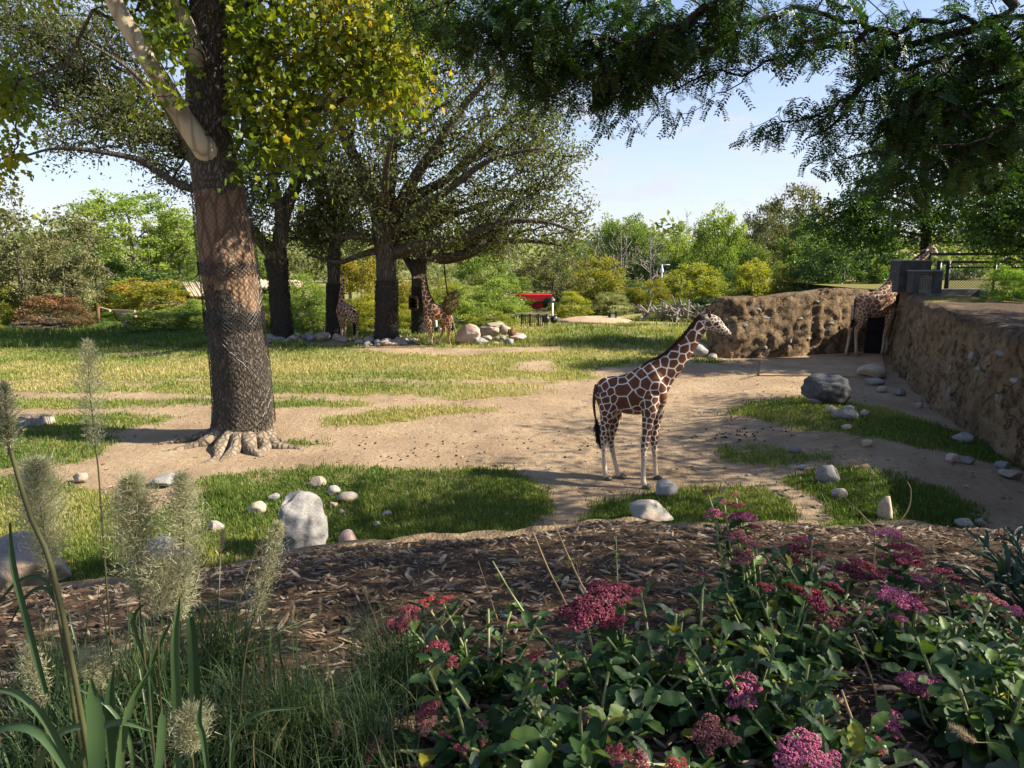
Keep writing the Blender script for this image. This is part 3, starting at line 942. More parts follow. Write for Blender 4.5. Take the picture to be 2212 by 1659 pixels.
# ---- the big netted tree in front
def big_tree():
    Y0 = 15.75
    base = G(525, 960)
    Y0 = base[1] + 0.55
    root = thing('tulip_tree', 'broad leaning tree trunk wrapped in wire netting with pale limbs and yellow green leaves', 'tree', (base[0], Y0, 0))
    rng = np.random.default_rng(21)
    st = [(526, 985, 165), (526, 960, 148), (526, 930, 128), (526, 880, 118), (520, 800, 114), (508, 700, 110), (497, 600, 109), (487, 520, 107), (480, 450, 103), (471, 395, 98), (462, 345, 92), (452, 280, 86), (449, 190, 82), (448, 90, 74), (449, 0, 67), (449, -140, 58), (446, -330, 42), (445, -600, 22)]
    pts = np.array([P(a, b, Y0 - 0.05 * i * 0) for i, (a, b, c) in enumerate(st)])
    rad = np.array([px2m(c, Y0) / 2 for a, b, c in st])
    q = smooth_path(np.concatenate([pts, rad[:, None]], 1), 140)
    sides = 72
    V, Q, T = tube(q[:, :3], q[:, 3], sides, True)
    cen = np.concatenate([np.repeat(q[:, :3], sides, 0), q[:1, :3], q[-1:, :3]])
    rel = V - cen
    ang = np.arctan2(rel[:, 1], rel[:, 0])
    hz = V[:, 2]
    flute = 0.05 * np.cos(ang * 5 + 0.7 + hz * .4) * np.exp(-np.maximum(hz - .1, 0) / 1.1) * 1.6
    k = 1 + flute + 0.10 * (fbm(V * np.array([1.6, 1.6, .8]), 3, 3) - .5) + 0.05 * (fbm(V * np.array([7, 7, 2.2]), 3, 4) - .5)
    V = cen + rel * k[:, None]
    # rough furrowed bark above and below, worn smooth reddish bark where the animals rub
    zc = V[Q].mean(1)
    U_, V_ = proj(zc)
    n_ = fbm(zc * np.array([1.2, 1.2, .6]), 3, 9)
    bare = (V_ < 640 + 200 * (n_ - .5)) & (V_ > 405 + 90 * (n_ - .5))
    mb = MB()
    mb.add(V, Q[~bare], T, m=0)
    mb.add(V, Q[bare], m=1)
    # surface roots
    for j, (au, av, tu, tv, r0) in enumerate(((470, 955, 330, 985, .17), (480, 968, 395, 1015, .16), (505, 975, 480, 1010, .17), (535, 975, 552, 1004, .16), (570, 970, 610, 992, .15), (590, 962, 655, 990, .15), (590, 950, 690, 975, .10), (465, 948, 290, 962, .12))):
        a = G(au, av); b = G(tu, tv)
        a = a * .7 + np.array([base[0], Y0, 0]) * .3
        pts_ = [a + (0, 0, .26), a * .72 + b * .28 + (0, 0, .08), a * .4 + b * .6 + (rng.normal(0, .14), rng.normal(0, .12), .015), b + (rng.normal(0, .2), 0, -.07)]
        pts_ = [np.array([p_[0], p_[1], p_[2] + float(ground_z(p_[0], p_[1]))]) for p_ in pts_]
        rt = MB(); limb_chain(rt, pts_, [r0 * 1.2, r0 * .9, r0 * .5, r0 * .25], 10, 18, .35, j)
        rt.build('root', M_ROOT, root, True)
    trunk = mb.build('trunk', [M_BARK_TULIP, M_BARK_BARE], root, True)
    # chain link netting: two families of slanting wires close to the bark
    def surf(a, z):
        # radius of the trunk at height z
        zz = q[:, 2]
        i = np.clip(np.searchsorted(zz, z), 1, len(zz) - 1)
        f = np.clip((z - zz[i - 1]) / (zz[i] - zz[i - 1] + 1e-9), 0, 1)
        c = q[i - 1, :3] * (1 - f)[:, None] + q[i, :3] * f[:, None]
        r = q[i - 1, 3] * (1 - f) + q[i, 3] * f
        return c, r
    wire = MB()
    z0, z1 = 0.35, float(P(475, 408, Y0)[2])
    nw = 34
    for fam in (-1, 1):
        for k_ in range(nw):
            zz = np.linspace(z0, z1, 64)
            a = 2 * np.pi * k_ / nw + fam * (zz - z0) * 1.30 + .025 * np.sin(zz * 31 + k_)
            c, r = surf(a, zz)
            rr = r * 1.035 + .03 + .014 * np.sin(zz * 40 + k_ * 2 + fam)
            pp = c + np.stack([np.cos(a) * rr, np.sin(a) * rr, 0 * a], -1)
            wire.add(*tube(pp, .0052, 3, False)[:2])
    # overlaps of the netting rolls read as darker bands
    for zc_v, hh in ((690, .2), (580, .15)):
        zc_ = float(P(500, zc_v, Y0)[2])
        for fam in (-1, 1):
            for k_ in range(44):
                zz = np.linspace(zc_ - hh, zc_ + hh, 7)
                a = 2 * np.pi * (k_ + .37) / 44 + fam * (zz - z0) * 1.6 + rng.normal(0, .02)
                c, r = surf(a, zz)
                rr = r * 1.035 + .045
                wire.add(*tube(c + np.stack([np.cos(a) * rr, np.sin(a) * rr, 0 * a], -1), .008, 3, False)[:2])
    wire.build('wire_netting', M_WIRE, root)
    # pale smooth limbs
    pale = MB()
    sk, spl = [], []
    def lim(pts_, r, mbx, start, n=24, sides=14):
        a, rr = limb_chain(mbx, pts_, r, sides, n, .06, int(rng.integers(99)))
        sk.append(a[3:]); spl.append(pl_of(a, start)[3:])
        return a
    y = Y0
    lim(Pl([(462, 350, -.1), (440, 318, -.45), (400, 262, -.7), (345, 170, -1.0), (300, 95, -1.2), (245, 0, -1.5), (200, -120, -1.8), (160, -300, -2)], y), [.30, .27, .225, .205, .19, .16, .12, .05], pale, 6)
    lim(Pl([(452, 160, -.1), (425, 120, -.4), (405, 60, -.6), (380, 0, -.8), (350, -120, -1), (310, -300, -1)], y), [.22, .19, .17, .16, .12, .04], pale, 7)
    limb2 = MB()
    lim(Pl([(340, 165, -.9), (330, 120, -.2), (345, 70, .6), (340, 0, 1.2), (330, -120, 2)], y), [.12, .13, .12, .1, .05], pale, 8)
    tw = MB()
    lim(Pl([(505, 330, -.1), (523, 290, -.3), (530, 200, -.4), (533, 110, -.6), (545, 20, -.7), (560, -100, -.6)], y), [.07, .055, .05, .045, .04, .02], tw, 7, 16, 8)
    lim(Pl([(470, 60, 0), (560, -20, -.5), (700, -90, -1), (850, -120, -1)], y), [.16, .12, .08, .03], tw, 8, 16, 8)
    lim(Pl([(470, 130, 0), (540, 60, .6), (640, 0, 1), (760, -50, 1.5)], y), [.14, .1, .07, .03], tw, 8, 16, 8)
    lim(Pl([(455, 230, .2), (500, 190, 1.5), (600, 120, 2.5), (700, 60, 3)], y), [.12, .09, .06, .03], tw, 8, 16, 8)
    lim(Pl([(440, 60, 0), (330, -20, .8), (180, -80, 1.5), (20, -60, 1.5), (-90, 60, 1)], y), [.14, .11, .08, .05, .03], tw, 8, 16, 8)
    lim(Pl([(449, -100, 0), (470, -200, 3), (520, -300, 5)], y), [.2, .1, .03], tw, 9, 12, 8)
    pale.build('pale_limb', M_PALE, root, True)
    sk = np.concatenate(sk); spl = np.concatenate(spl)
    E = [ell(555, 60, 120, 90, y - .3, 1.8), ell(640, 150, 140, 120, y - .2, 1.8), ell(740, 90, 140, 110, y, 2.0), ell(840, 60, 110, 90, y, 1.6), ell(895, 160, 60, 60, y - .2, 1.0), ell(800, 200, 90, 60, y - .2, 1.2),
         ell(570, 240, 80, 80, y - .3, 1.4), ell(600, 310, 95, 55, y - .3, 1.3), ell(545, 340, 35, 30, y - .4, .8), ell(860, 225, 30, 50, y - .2, .6), ell(680, 230, 60, 45, y, 1),
         ell(415, 90, 55, 80, y - 1.3, .7), ell(370, 60, 90, 60, y - .8, 1), ell(300, 15, 110, 45, y - .5, 1.4), ell(410, 170, 40, 45, y - 1.3, .5), ell(385, 195, 35, 30, y - 1.2, .5),
         ell(8, 230, 40, 35, y + .4, .6), ell(25, 270, 42, 30, y + .4, .6), ell(0, 320, 42, 40, y + .4, .6), ell(-40, 200, 60, 90, y + .5, 1),
         ell(600, -60, 240, 80, y, 2.5), ell(350, -100, 250, 90, y, 2.8), ell(120, -40, 130, 40, y + .8, 1.4), ell(450, -300, 320, 130, y, 3.2)]
    E = [(e[0], e[1], max(.05, float(e[1][0] * e[1][2]))) for e in E]
    c, pts_ = clumps_in(E, 210, rng, 5, .33, .5)
    nodes, par = mst(sk, spl, np.concatenate([c, pts_]), .35)
    twigs(tw, nodes, par, len(sk), .006, .06, rng, 2.3, .10, 4)
    tw.build('branches', M_BARK_OAK, root)
    lp = np.concatenate([c, pts_])
    n_per = 15
    pp = np.repeat(lp, n_per, 0) + rng.normal(0, .27, (len(lp) * n_per, 3))
    # autumn colour is a matter of the branch: yellower to the right of the trunk, fresh green low inside
    cl = np.repeat(np.concatenate([rng.normal(0, .14, len(c)), np.repeat(rng.normal(0, .14, len(c)), 5)]), n_per)
    U_, V_ = proj(pp)
    tone = .30 + cl + rng.normal(0, .10, len(pp)) + .15 * (U_ > 560) + .15 * (U_ < 60) + .08 * (U_ > 700)
    hide = (U_ > 402) & (U_ < 488) & (V_ > -40) & (V_ < 345) & (pp[:, 1] < Y0 + .2) & ~((V_ > 130) & (V_ < 215) & (U_ < 438))
    pp, tone = pp[~hide], tone[~hide]
    crown = MB()
    leaves(crown, pp, .145, rng, tone, .9, .85, 1, .1)
    crown.build('crown', M_TULIP, root)
big_tree()

# ---- the four oaks in the meadow
def oak(label, base, Y, trunk_st, limbs, crown_e, seed, wrap=None, n_cl=300, leaf=.15, n_per=9, per=6, cr=.5, ring=None, tone0=.42):
    rng = np.random.default_rng(seed)
    b = P(base[0], base[1], Y)
    root = thing('oak_tree', label, 'tree', (b[0], Y, 0), 'old oaks standing in the meadow')
    tr = MB()
    pts = np.array([P(a, v, Y) for a, v, w in trunk_st]); rad = np.array([px2m(w, Y) / 2 for a, v, w in trunk_st])
    pts[0, 2] = -.3
    q = smooth_path(np.concatenate([pts, rad[:, None]], 1), 60)
    V, Q, T = tube(q[:, :3], q[:, 3], 36, True)
    cen = np.concatenate([np.repeat(q[:, :3], 36, 0), q[:1, :3], q[-1:, :3]])
    V = cen + (V - cen) * (1 + .16 * (fbm(V * np.array([1.3, 1.3, .5]), 3, seed) - .5) + .12 * (fbm(V * np.array([6, 6, 1.6]), 3, seed + 1) - .5))[:, None]
    tr.add(V, Q, T)
    sk, spl = [], []
    for L in limbs:
        p_ = Pl([a[:3] for a in L['p']], Y)
        w = np.interp(np.linspace(0, 1, len(p_)), np.linspace(0, 1, len(L['w'])), L['w'])
        a, r = limb_chain(tr, p_, np.array([px2m(x, Y) / 2 for x in w]), 10, 6 * len(p_), .16, int(rng.integers(999)))
        sk.append(a[2:]); spl.append(pl_of(a, 3.0)[2:])
    tr.build('trunk', M_BARK_OAK, root, True)
    if wrap:
        wr = MB()
        z1 = float(P(base[0], wrap[0], Y)[2])
        zz = np.linspace(.12, z1, 26)
        qq = np.array([[np.interp(z, q[:, 2], q[:, k]) for k in range(4)] for z in zz])
        V, Q, _ = tube(qq[:, :3], qq[:, 3] * 1.06 + .02, 40, False)
        cen = np.repeat(qq[:, :3], 40, 0)
        V = cen + (V - cen) * (1 + .10 * (fbm(V * np.array([2, 2, 1.2]), 3, seed + 5) - .5))[:, None]
        wr.add(V, Q)
        for vb in wrap[1:]:
            zb = float(P(base[0], vb, Y)[2])
            zz = np.linspace(zb - .16, zb + .16, 5)
            qq = np.array([[np.interp(z, q[:, 2], q[:, k]) for k in range(4)] for z in zz])
            V, Q, _ = tube(qq[:, :3], qq[:, 3] * 1.10 + .035, 40, False)
            wr.add(V, Q)
        # wires of the sleeve
        for fam in (-1, 1):
            for k in range(20):
                z_ = np.linspace(.15, z1, 30)
                c = np.array([[np.interp(z, q[:, 2], q[:, j]) for j in range(4)] for z in z_])
                a = 2 * np.pi * k / 20 + fam * z_ * 1.4
                rr = c[:, 3] * 1.09 + .05
                wr.add(*tube(c[:, :3] + np.stack([np.cos(a) * rr, np.sin(a) * rr, 0 * a], -1), .009, 3, False)[:2])
        wr.build('net_sleeve', M_NETWRAP, root, True)
    sk = np.concatenate(sk); spl = np.concatenate(spl)
    E = [(e[0], e[1], float(e[1][0] * e[1][2]) ** .8) for e in crown_e]
    c, pts_ = clumps_in(E, n_cl, rng, per, cr, .5)
    allp = np.concatenate([c, pts_])
    nodes, par = mst(sk, spl, allp, .28)
    br = MB()
    twigs(br, nodes, par, len(sk), .011, .14, rng, 2.1, .10, 5)
    br.build('branches', M_BARK_OAK, root)
    pp = np.repeat(allp, n_per, 0) + rng.normal(0, .24, (len(allp) * n_per, 3))
    cl = np.concatenate([rng.normal(0, .11, len(c)), np.repeat(rng.normal(0, .11, len(c)), per)])
    tone = tone0 + np.repeat(cl, n_per) + rng.normal(0, .13, len(pp))
    cm = MB()
    leaves(cm, pp, leaf, rng, tone, .35, .5, 0, .16)
    cm.build('crown', M_OAK, root)
    return root

YC = 35.0
oak('huge spreading oak with netted straight trunk rising out of a ring of stones', (835, 745), YC,
    [(835, 748, 54), (835, 735, 46), (835, 690, 42), (835, 620, 41), (834, 560, 42), (832, 530, 46), (830, 505, 48), (828, 480, 46), (832, 455, 34), (838, 430, 22)],
    [dict(p=[(822, 495), (805, 430, -.3), (782, 375, -.6), (755, 320, -.8), (730, 265, -1), (705, 200, -1), (690, 120, -1), (670, 20, -1)], w=[30, 27, 24, 18, 12, 6]),
     dict(p=[(818, 480), (800, 420, .8), (770, 360, 1.6), (760, 290, 2), (770, 210, 2.4), (760, 120, 2.6)], w=[20, 17, 13, 9, 5]),
     dict(p=[(836, 470), (843, 400, -.3), (848, 320, -.5), (853, 250, -.5), (858, 150, -.6), (850, 60, -.6)], w=[26, 23, 20, 14, 6]),
     dict(p=[(840, 480), (872, 425, -.8), (905, 370, -1.4), (935, 330, -1.8), (965, 280, -2.0), (1000, 230, -2.2), (1040, 185, -2.4), (1085, 130, -2.5), (1130, 60, -2.5)], w=[26, 24, 20, 18, 15, 12, 9, 5]),
     dict(p=[(842, 490), (890, 430, .5), (960, 390, .8), (1010, 345, 1), (1060, 300, 1.2), (1120, 255, 1.4), (1180, 205, 1.5), (1220, 170, 1.6)], w=[24, 21, 18, 15, 12, 8, 4]),
     dict(p=[(846, 505), (890, 470, -1.2), (950, 425, -2.2), (1000, 385, -3), (1050, 350, -3.4), (1110, 330, -3.8), (1170, 320, -4)], w=[22, 18, 15, 11, 8, 4]),
     dict(p=[(846, 515), (900, 500, .8), (960, 470, 1.6), (1020, 450, 2.2), (1090, 425, 2.8), (1160, 410, 3.0), (1220, 400, 3.2)], w=[22, 18, 15, 11, 8, 4]),
     dict(p=[(846, 548), (900, 528, -.6), (950, 528, -1.0), (1000, 512, -1.4), (1050, 492, -1.8), (1110, 478, -2), (1180, 480, -2.2), (1240, 500, -2.4)], w=[22, 20, 17, 14, 11, 8, 4]),
     dict(p=[(845, 552), (890, 546, .3), (940, 556, .5), (1000, 548, .6), (1040, 528, .8), (1080, 517, .9), (1120, 520, 1), (1180, 524, 1.1), (1225, 534, 1.2)], w=[21, 19, 19, 16, 12, 8, 5]),
     dict(p=[(822, 540), (790, 548, .3), (760, 558, .6), (735, 566, .8), (700, 560, 1.2), (665, 550, 1.6)], w=[15, 14, 11, 8, 4]),
     dict(p=[(815, 525), (780, 510, -.8), (740, 512, -1.4), (700, 500, -2)], w=[15, 12, 9, 4]),
     dict(p=[(830, 470), (830, 420, -2.5), (835, 360, -4.5), (850, 290, -6)], w=[24, 18, 12, 4]),
     dict(p=[(835, 470), (845, 420, 2.5), (850, 350, 4.5), (850, 280, 6)], w=[24, 18, 12, 4])],
    [ell(900, 330, 120, 90, YC - .5, 4.5), ell(880, 230, 130, 90, YC, 4.5), ell(820, 130, 120, 100, YC, 3.5), ell(1050, 240, 130, 90, YC - .5, 4), ell(1150, 260, 80, 90, YC, 3), ell(1190, 350, 60, 70, YC - .5, 3),
     ell(1060, 340, 110, 70, YC - .5, 4.5), ell(1000, 440, 130, 60, YC, 4), ell(1130, 440, 110, 60, YC, 3.5), ell(1215, 470, 70, 45, YC, 2.5), ell(1240, 515, 60, 28, YC, 2), ell(950, 500, 110, 36, YC - .5, 3.5), ell(1080, 505, 80, 24, YC - .5, 2.5),
     ell(760, 360, 90, 60, YC, 3.5), ell(700, 250, 70, 80, YC, 3), ell(800, 430, 70, 50, YC - 1, 3), ell(770, 510, 60, 28, YC - .5, 2), ell(680, 150, 90, 90, YC, 3), ell(980, 150, 120, 80, YC - 1, 3.5), ell(900, 40, 200, 80, YC, 4)],
    101, (606, 640), n_cl=560, leaf=.185, n_per=11, per=6, cr=.55, tone0=.47)
YA = 36.0
oak('dark forked oak whose long limbs sweep far out behind the netted trunk', (606, 738), YA,
    [(612, 742, 54), (610, 728, 42), (608, 690, 38), (604, 640, 36), (600, 590, 37), (597, 560, 44), (598, 540, 40)],
    [dict(p=[(600, 550), (606, 510), (612, 470, .2), (628, 425, .4), (645, 385, .6), (672, 345, .8), (705, 305, 1), (730, 260, 1.2), (745, 200, 1.4)], w=[32, 30, 28, 22, 18, 12, 6]),
     dict(p=[(608, 500), (600, 430, -.5), (585, 370, -1), (560, 310, -1.4), (540, 250, -1.8)], w=[22, 20, 15, 10, 5]),
     dict(p=[(594, 562), (574, 535, -.3), (550, 505, -.6), (520, 470, -1), (490, 445, -1.2), (455, 420, -1.4), (415, 408, -1.6), (380, 395, -1.8), (340, 370, -2), (300, 345, -2.2), (240, 332, -2.4), (170, 322, -2.6), (110, 322, -2.7), (60, 335, -2.8)], w=[26, 24, 22, 20, 18, 16, 14, 12, 9, 6, 4]),
     dict(p=[(520, 472, -1), (470, 410, .2), (420, 355, 1), (370, 310, 1.6), (310, 270, 2), (240, 235, 2.4), (160, 205, 2.7), (80, 190, 3)], w=[17, 15, 14, 12, 9, 7, 4]),
     dict(p=[(490, 446, -1.2), (440, 370, -1.8), (400, 300, -2.4), (370, 250, -2.8), (330, 200, -3.2), (280, 150, -3.5), (220, 110, -3.8), (150, 70, -4)], w=[15, 14, 12, 10, 8, 6, 3]),
     dict(p=[(420, 356, 1), (385, 290, .8), (350, 215, .6), (345, 160, .4), (310, 90, .2), (250, 30, 0)], w=[12, 10, 9, 7, 3]),
     dict(p=[(600, 540), (610, 480, 2.5), (600, 420, 4.5), (590, 350, 6)], w=[22, 16, 10, 4])],
    [ell(90, 110, 110, 80, YA, 3), ell(190, 180, 120, 70, YA, 3.5), ell(90, 210, 100, 50, YA, 2.5), ell(290, 230, 100, 60, YA, 3), ell(220, 290, 110, 40, YA - 1, 2.5), ell(350, 320, 80, 50, YA - .5, 2.5), ell(230, 90, 120, 70, YA, 3), ell(60, 40, 110, 50, YA, 2.5),
     ell(120, 310, 60, 22, YA - 2.5, 1.2), ell(390, 400, 40, 30, YA - 1, 1.5), ell(410, 250, 60, 60, YA, 2.5), ell(560, 420, 45, 60, YA, 3), ell(640, 340, 80, 50, YA, 3), ell(570, 300, 60, 50, YA, 3), ell(545, 480, 30, 45, YA - 1, 1.6), ell(570, 510, 26, 28, YA - .8, 1.2), ell(560, 370, 50, 40, YA, 2)],
    102, (0.1 and 560, 640), n_cl=430, leaf=.185, n_per=11, per=6, cr=.5, tone0=.30)
YB = 37.5
oak('slender reddish barked oak with a netted base and a giraffe nosing it', (721, 732), YB,
    [(722, 735, 34), (721, 700, 27), (721, 640, 26), (721, 590, 26), (722, 560, 28), (724, 520, 22), (730, 495, 18)],
    [dict(p=[(724, 520), (735, 480), (745, 440, -.4), (760, 400, -.6), (780, 350, -.8)], w=[18, 15, 12, 8, 4]),
     dict(p=[(724, 525), (712, 490), (695, 468, .3), (672, 462, .5), (652, 472, .6)], w=[17, 14, 11, 8, 4]),
     dict(p=[(726, 530), (745, 515, -.5), (775, 505, -1), (810, 508, -1.4)], w=[14, 11, 8, 4]),
     dict(p=[(727, 505), (712, 440, .8), (700, 390, 1.2), (690, 330, 1.6)], w=[14, 11, 8, 4])],
    [ell(700, 400, 60, 60, YB, 2.5), ell(755, 420, 55, 50, YB, 2.5), ell(690, 460, 45, 30, YB, 1.8), ell(750, 490, 45, 25, YB, 1.5), ell(690, 520, 40, 40, YB + .5, 1.5), ell(650, 500, 30, 30, YB + .5, 1.2)],
    103, (612, 660), n_cl=150, leaf=.185, n_per=11, per=6, cr=.4)
YD = 39.5
oak('dark low forked oak half hidden behind the giraffe with a long level bough', (908, 724), YD,
    [(912, 727, 48), (910, 705, 36), (907, 660, 30), (906, 610, 29), (905, 580, 34), (904, 560, 32)],
    [dict(p=[(905, 568), (925, 555, -.3), (960, 562, -.6), (1000, 556, -.9), (1040, 540, -1.2), (1085, 522, -1.4)], w=[24, 20, 15, 10, 4]),
     dict(p=[(898, 590), (885, 570, .2), (872, 550, .4), (855, 520, .6), (845, 490, .8)], w=[20, 17, 14, 10, 4]),
     dict(p=[(906, 565), (915, 520, .6), (930, 480, 1), (945, 440, 1.4)], w=[18, 14, 10, 4])],
    [ell(960, 520, 70, 30, YD, 2), ell(1040, 515, 60, 26, YD - 1, 1.6), ell(890, 500, 50, 36, YD, 1.8), ell(1090, 540, 40, 16, YD - 1, 1), ell(930, 450, 70, 40, YD + 1, 2)],
    104, (620, 672), n_cl=140, leaf=.185, n_per=11, per=6, cr=.4)

# ------------------------------------------------------------------ giraffes
def coat_mat(name, dark, mid, pale, leg):
    m, nt, b = mat(name, 0.75, 0.2)
    N = NT(nt)
    p = N.pos()
    n = N.noise(p, 30, 3); n2 = N.noise(p, 5, 4)
    e = N.math('ADD', N.attr('edge'), N.math('MULTIPLY', N.math('SUBTRACT', n, .5), 0.30))
    brown = N.mix(n2, dark, mid)
    brown = N.mix(N.math('MULTIPLY', N.ramp(N.attr('core'), [(0.3, 0), (1, 1)]), .28), brown, [c * .5 for c in dark])
    ivory = N.mix(N.attr('pale'), pale, leg)
    c = N.mix(N.ramp(e, [(0.80, 0), (1.12, 1)]), ivory, brown)
    c = N.mix(N.attr('pale'), c, N.mix(N.math('MULTIPLY', N.ramp(e, [(0.9, 0), (1.3, 1)]), .16), leg, mid))
    c = N.mix(N.attr('muz'), c, (0.10, 0.07, 0.055))
    N.l(c, b.inputs['Base Color'])
    N.bump(N.noise(p, 160, 2), b, .25, .008)
    return m
M_HOOF = plain('hoof_horn', (.075, .065, .055), .5, .4, .3, 8, .2)
M_EYE, _nt, _b = mat('eye', .12, .7); _b.inputs['Base Color'].default_value = (.008, .006, .005, 1)
M_MANE = leaf_mat('mane_hair', [(0, (.035, .016, .009)), (.5, (.075, .033, .017)), (1, (.13, .06, .03))], .1, (1, .8, .6), .7, .2)
M_TUFT = leaf_mat('tail_hair', [(0, (.006, .005, .005)), (1, (.022, .018, .016))], .05, (1, 1, 1), .6, .3)
M_EAR = plain('ear_skin', (.34, .27, .22), .8, .2, .35, 10, .1)
M_HORN = plain('horn_fur', (.10, .05, .03), .8, .2, .4, 20, .2)

def loft(st, lat, n=20, p=2.0):
    """st: list of (centre, up half vector, half width)"""
    a = np.arange(n) / n * 2 * np.pi
    ca, sa = np.cos(a), np.sin(a)
    V = np.concatenate([c + ca[:, None] * u + sa[:, None] * w * l_ for (c, u, w), l_ in zip(st, lat)])
    m = len(st)
    i = np.arange(m - 1)[:, None] * n; j = np.arange(n)[None, :]; j2 = (j + 1) % n
    Q = np.stack([i + j, i + j2, i + n + j2, i + n + j], -1).reshape(-1, 4)
    V = np.concatenate([V, [st[0][0]], [st[-1][0]]])
    k = np.arange(n); k2 = (k + 1) % n
    T = np.concatenate([np.stack([k2, k, np.full(n, m * n)], -1), np.stack([(m - 1) * n + k, (m - 1) * n + k2, np.full(n, m * n + 1)], -1)])
    return V, Q, T

def giraffe(label, mp, spec, coat, voxel=.02, seed=1, fg=False):
    rng = np.random.default_rng(seed)
    def PT(x, y, Y): return P(*mp(x, y), Y)
    lat0 = np.asarray(spec.get('lat', (0, 1, 0)), float)
    scale = spec['m_per_px']
    mb = MB(); ref = []          # ref: (point, patch size, pale, line)
    # trunk
    st = []
    for (tx, ty, bx, by, w, Y) in spec['torso']:
        t, b = PT(tx, ty, Y), PT(bx, by, Y)
        st.append((np.concatenate([(t + b) / 2, (t - b) / 2, [w]])))
    st = smooth_path(np.array(st), 40)
    V, Q, T = loft([(s[:3], s[3:6], max(s[6], .01)) for s in st], [lat0] * 40, 28)
    mb.add(V, Q, T)
    L = spec.get('patch', .2)
    for s in st[::3]:
        for f, ps, pl in ((.9, L * .75, 0), (.3, L, 0), (-.3, L, 0), (-.75, L * .8, .05), (-1.0, L * .7, .45)):
            ref.append((*(s[:3] + s[3:6] * f), ps, pl, .0118))
    # neck and head
    for key, ps0, ps1, ln in (('neck', L * .85, L * .5, .0125), ('head', L * .27, L * .2, .009)):
        q = spec[key]
        pts = np.array([PT(a[0], a[1], a[4]) for a in q])
        q2 = smooth_path(np.concatenate([pts, np.array([[a[2] * scale, a[3]] for a in q])], 1), 26)
        tg = nrm(np.gradient(q2[:, :3], axis=0))
        hl = np.asarray(spec.get('headlat', lat0), float) if key == 'head' else lat0
        up = nrm(np.cross(hl, tg))
        V, Q, T = loft([(s[:3], u * s[3], max(s[4], .01)) for s, u in zip(q2, up)], [hl] * 26, 24)
        mb.add(V, Q, T)
        if key == 'neck': nk, nu = q2, up
        else: hd, hu = q2, up
        for i in range(0, 26, 2):
            f = i / 25
            for g in (.8, 0, -.8):
                ref.append((*(q2[i, :3] + up[i] * q2[i, 3] * g), ps0 * (1 - f) + ps1 * f, .0 if key == 'neck' else .12, ln))
    hooves = []
    for leg in spec['legs']:
        n = len(leg)
        hipY = leg[0][3]
        u, v = mp(leg[-1][0], leg[-1][1])
        foot = G(u, v)
        if spec.get('footz') is not None:
            foot = P(u, v, spec['footY']); foot[2] = spec['footz']
        Ys = [a[3] if len(a) > 3 else None for a in leg]
        Ys[-1] = foot[1]
        known = [i for i, y_ in enumerate(Ys) if y_ is not None]
        Ys = np.interp(np.arange(n), known, [Ys[i] for i in known])
        pts = np.array([PT(a[0], a[1], y_) for a, y_ in zip(leg, Ys)])
        pts[-1] = foot + (0, 0, .03)
        q2 = smooth_path(np.concatenate([pts, np.array([[a[2]] for a in leg])], 1), 34)
        V, Q, T = tube(q2[:, :3], np.maximum(q2[:, 3], .02), 14, True)
        mb.add(V, Q, T)
        for i in range(0, 34, 2):
            f = i / 33
            ref.append((*q2[i, :3], L * (.62 - .34 * min(1, f * 1.6)), np.clip((f - spec.get('legpale', .52)) * 4.5, 0, 1), .0095))
        hooves.append((pts[-1], nrm((pts[-1] - pts[-2]) * (1, 1, 0) + np.asarray(spec['fwd']) * .12)))
    me0 = mb.mesh('tmp')
    ob = bpy.data.objects.new('tmp', me0); COL.objects.link(ob)
    md = ob.modifiers.new('r', 'REMESH'); md.mode = 'VOXEL'; md.voxel_size = voxel
    sm = ob.modifiers.new('s', 'SMOOTH'); sm.factor = .5; sm.iterations = max(2, int(7 * .015 / voxel))
    dg = bpy.context.evaluated_depsgraph_get()
    me = bpy.data.meshes.new_from_object(ob.evaluated_get(dg))
    bpy.data.objects.remove(ob)
    me.name = 'body'
    n = len(me.vertices)
    co = np.zeros(n * 3, np.float32); me.vertices.foreach_get('co', co); co = co.reshape(-1, 3).astype(float)
    ref = np.array(ref)
    near = np.zeros(n, int)
    for a in range(0, n, 20000):
        near[a:a + 20000] = np.argmin(((co[a:a + 20000, None] - ref[None, :, :3]) ** 2).sum(-1), 1)
    size, pale, line = ref[near, 3], ref[near, 4], ref[near, 5]
    # smooth the fields a little by averaging over close reference points
    cand = rng.permutation(n)[:9000]
    acc = np.zeros((0, 3)); asz = np.zeros(0)
    for c in cand:
        if len(acc):
            d = np.linalg.norm(acc - co[c], axis=1)
            if (d < .80 * (asz + size[c]) / 2 * 1.0).any(): continue
        acc = np.concatenate([acc, co[c:c + 1]]); asz = np.concatenate([asz, [size[c]]])
    edge = np.zeros(n); core = np.zeros(n)
    for a in range(0, n, 8000):
        d = np.linalg.norm(co[a:a + 8000, None] - acc[None], axis=2) / asz[None]
        k = np.partition(d, 1, axis=1)[:, :2]
        idx = np.argmin(d, 1)
        edge[a:a + 8000] = (k[:, 1] - k[:, 0]) * asz[idx] * .5 / line[a:a + 8000]
        core[a:a + 8000] = np.clip(1 - k[:, 0] * 2.2, 0, 1)
    muz = np.clip(1 - np.linalg.norm(co - hd[-1, :3], axis=1) / (.10 if not fg else .085), 0, 1) ** .7 * .75
    for nm, v in (('edge', edge), ('pale', pale), ('core', core), ('muz', muz)):
        at = me.attributes.new(nm, 'FLOAT', 'POINT'); at.data.foreach_set('value', v.astype(np.float32))
    me.polygons.foreach_set('use_smooth', np.ones(len(me.polygons), bool))
    me.materials.clear(); me.materials.append(coat)
    c0 = st[20][:3]
    root = thing('giraffe', label, 'giraffe', (c0[0], c0[1], 0 if spec.get('footz') is None else spec['footz']))
    link('body', me, root)
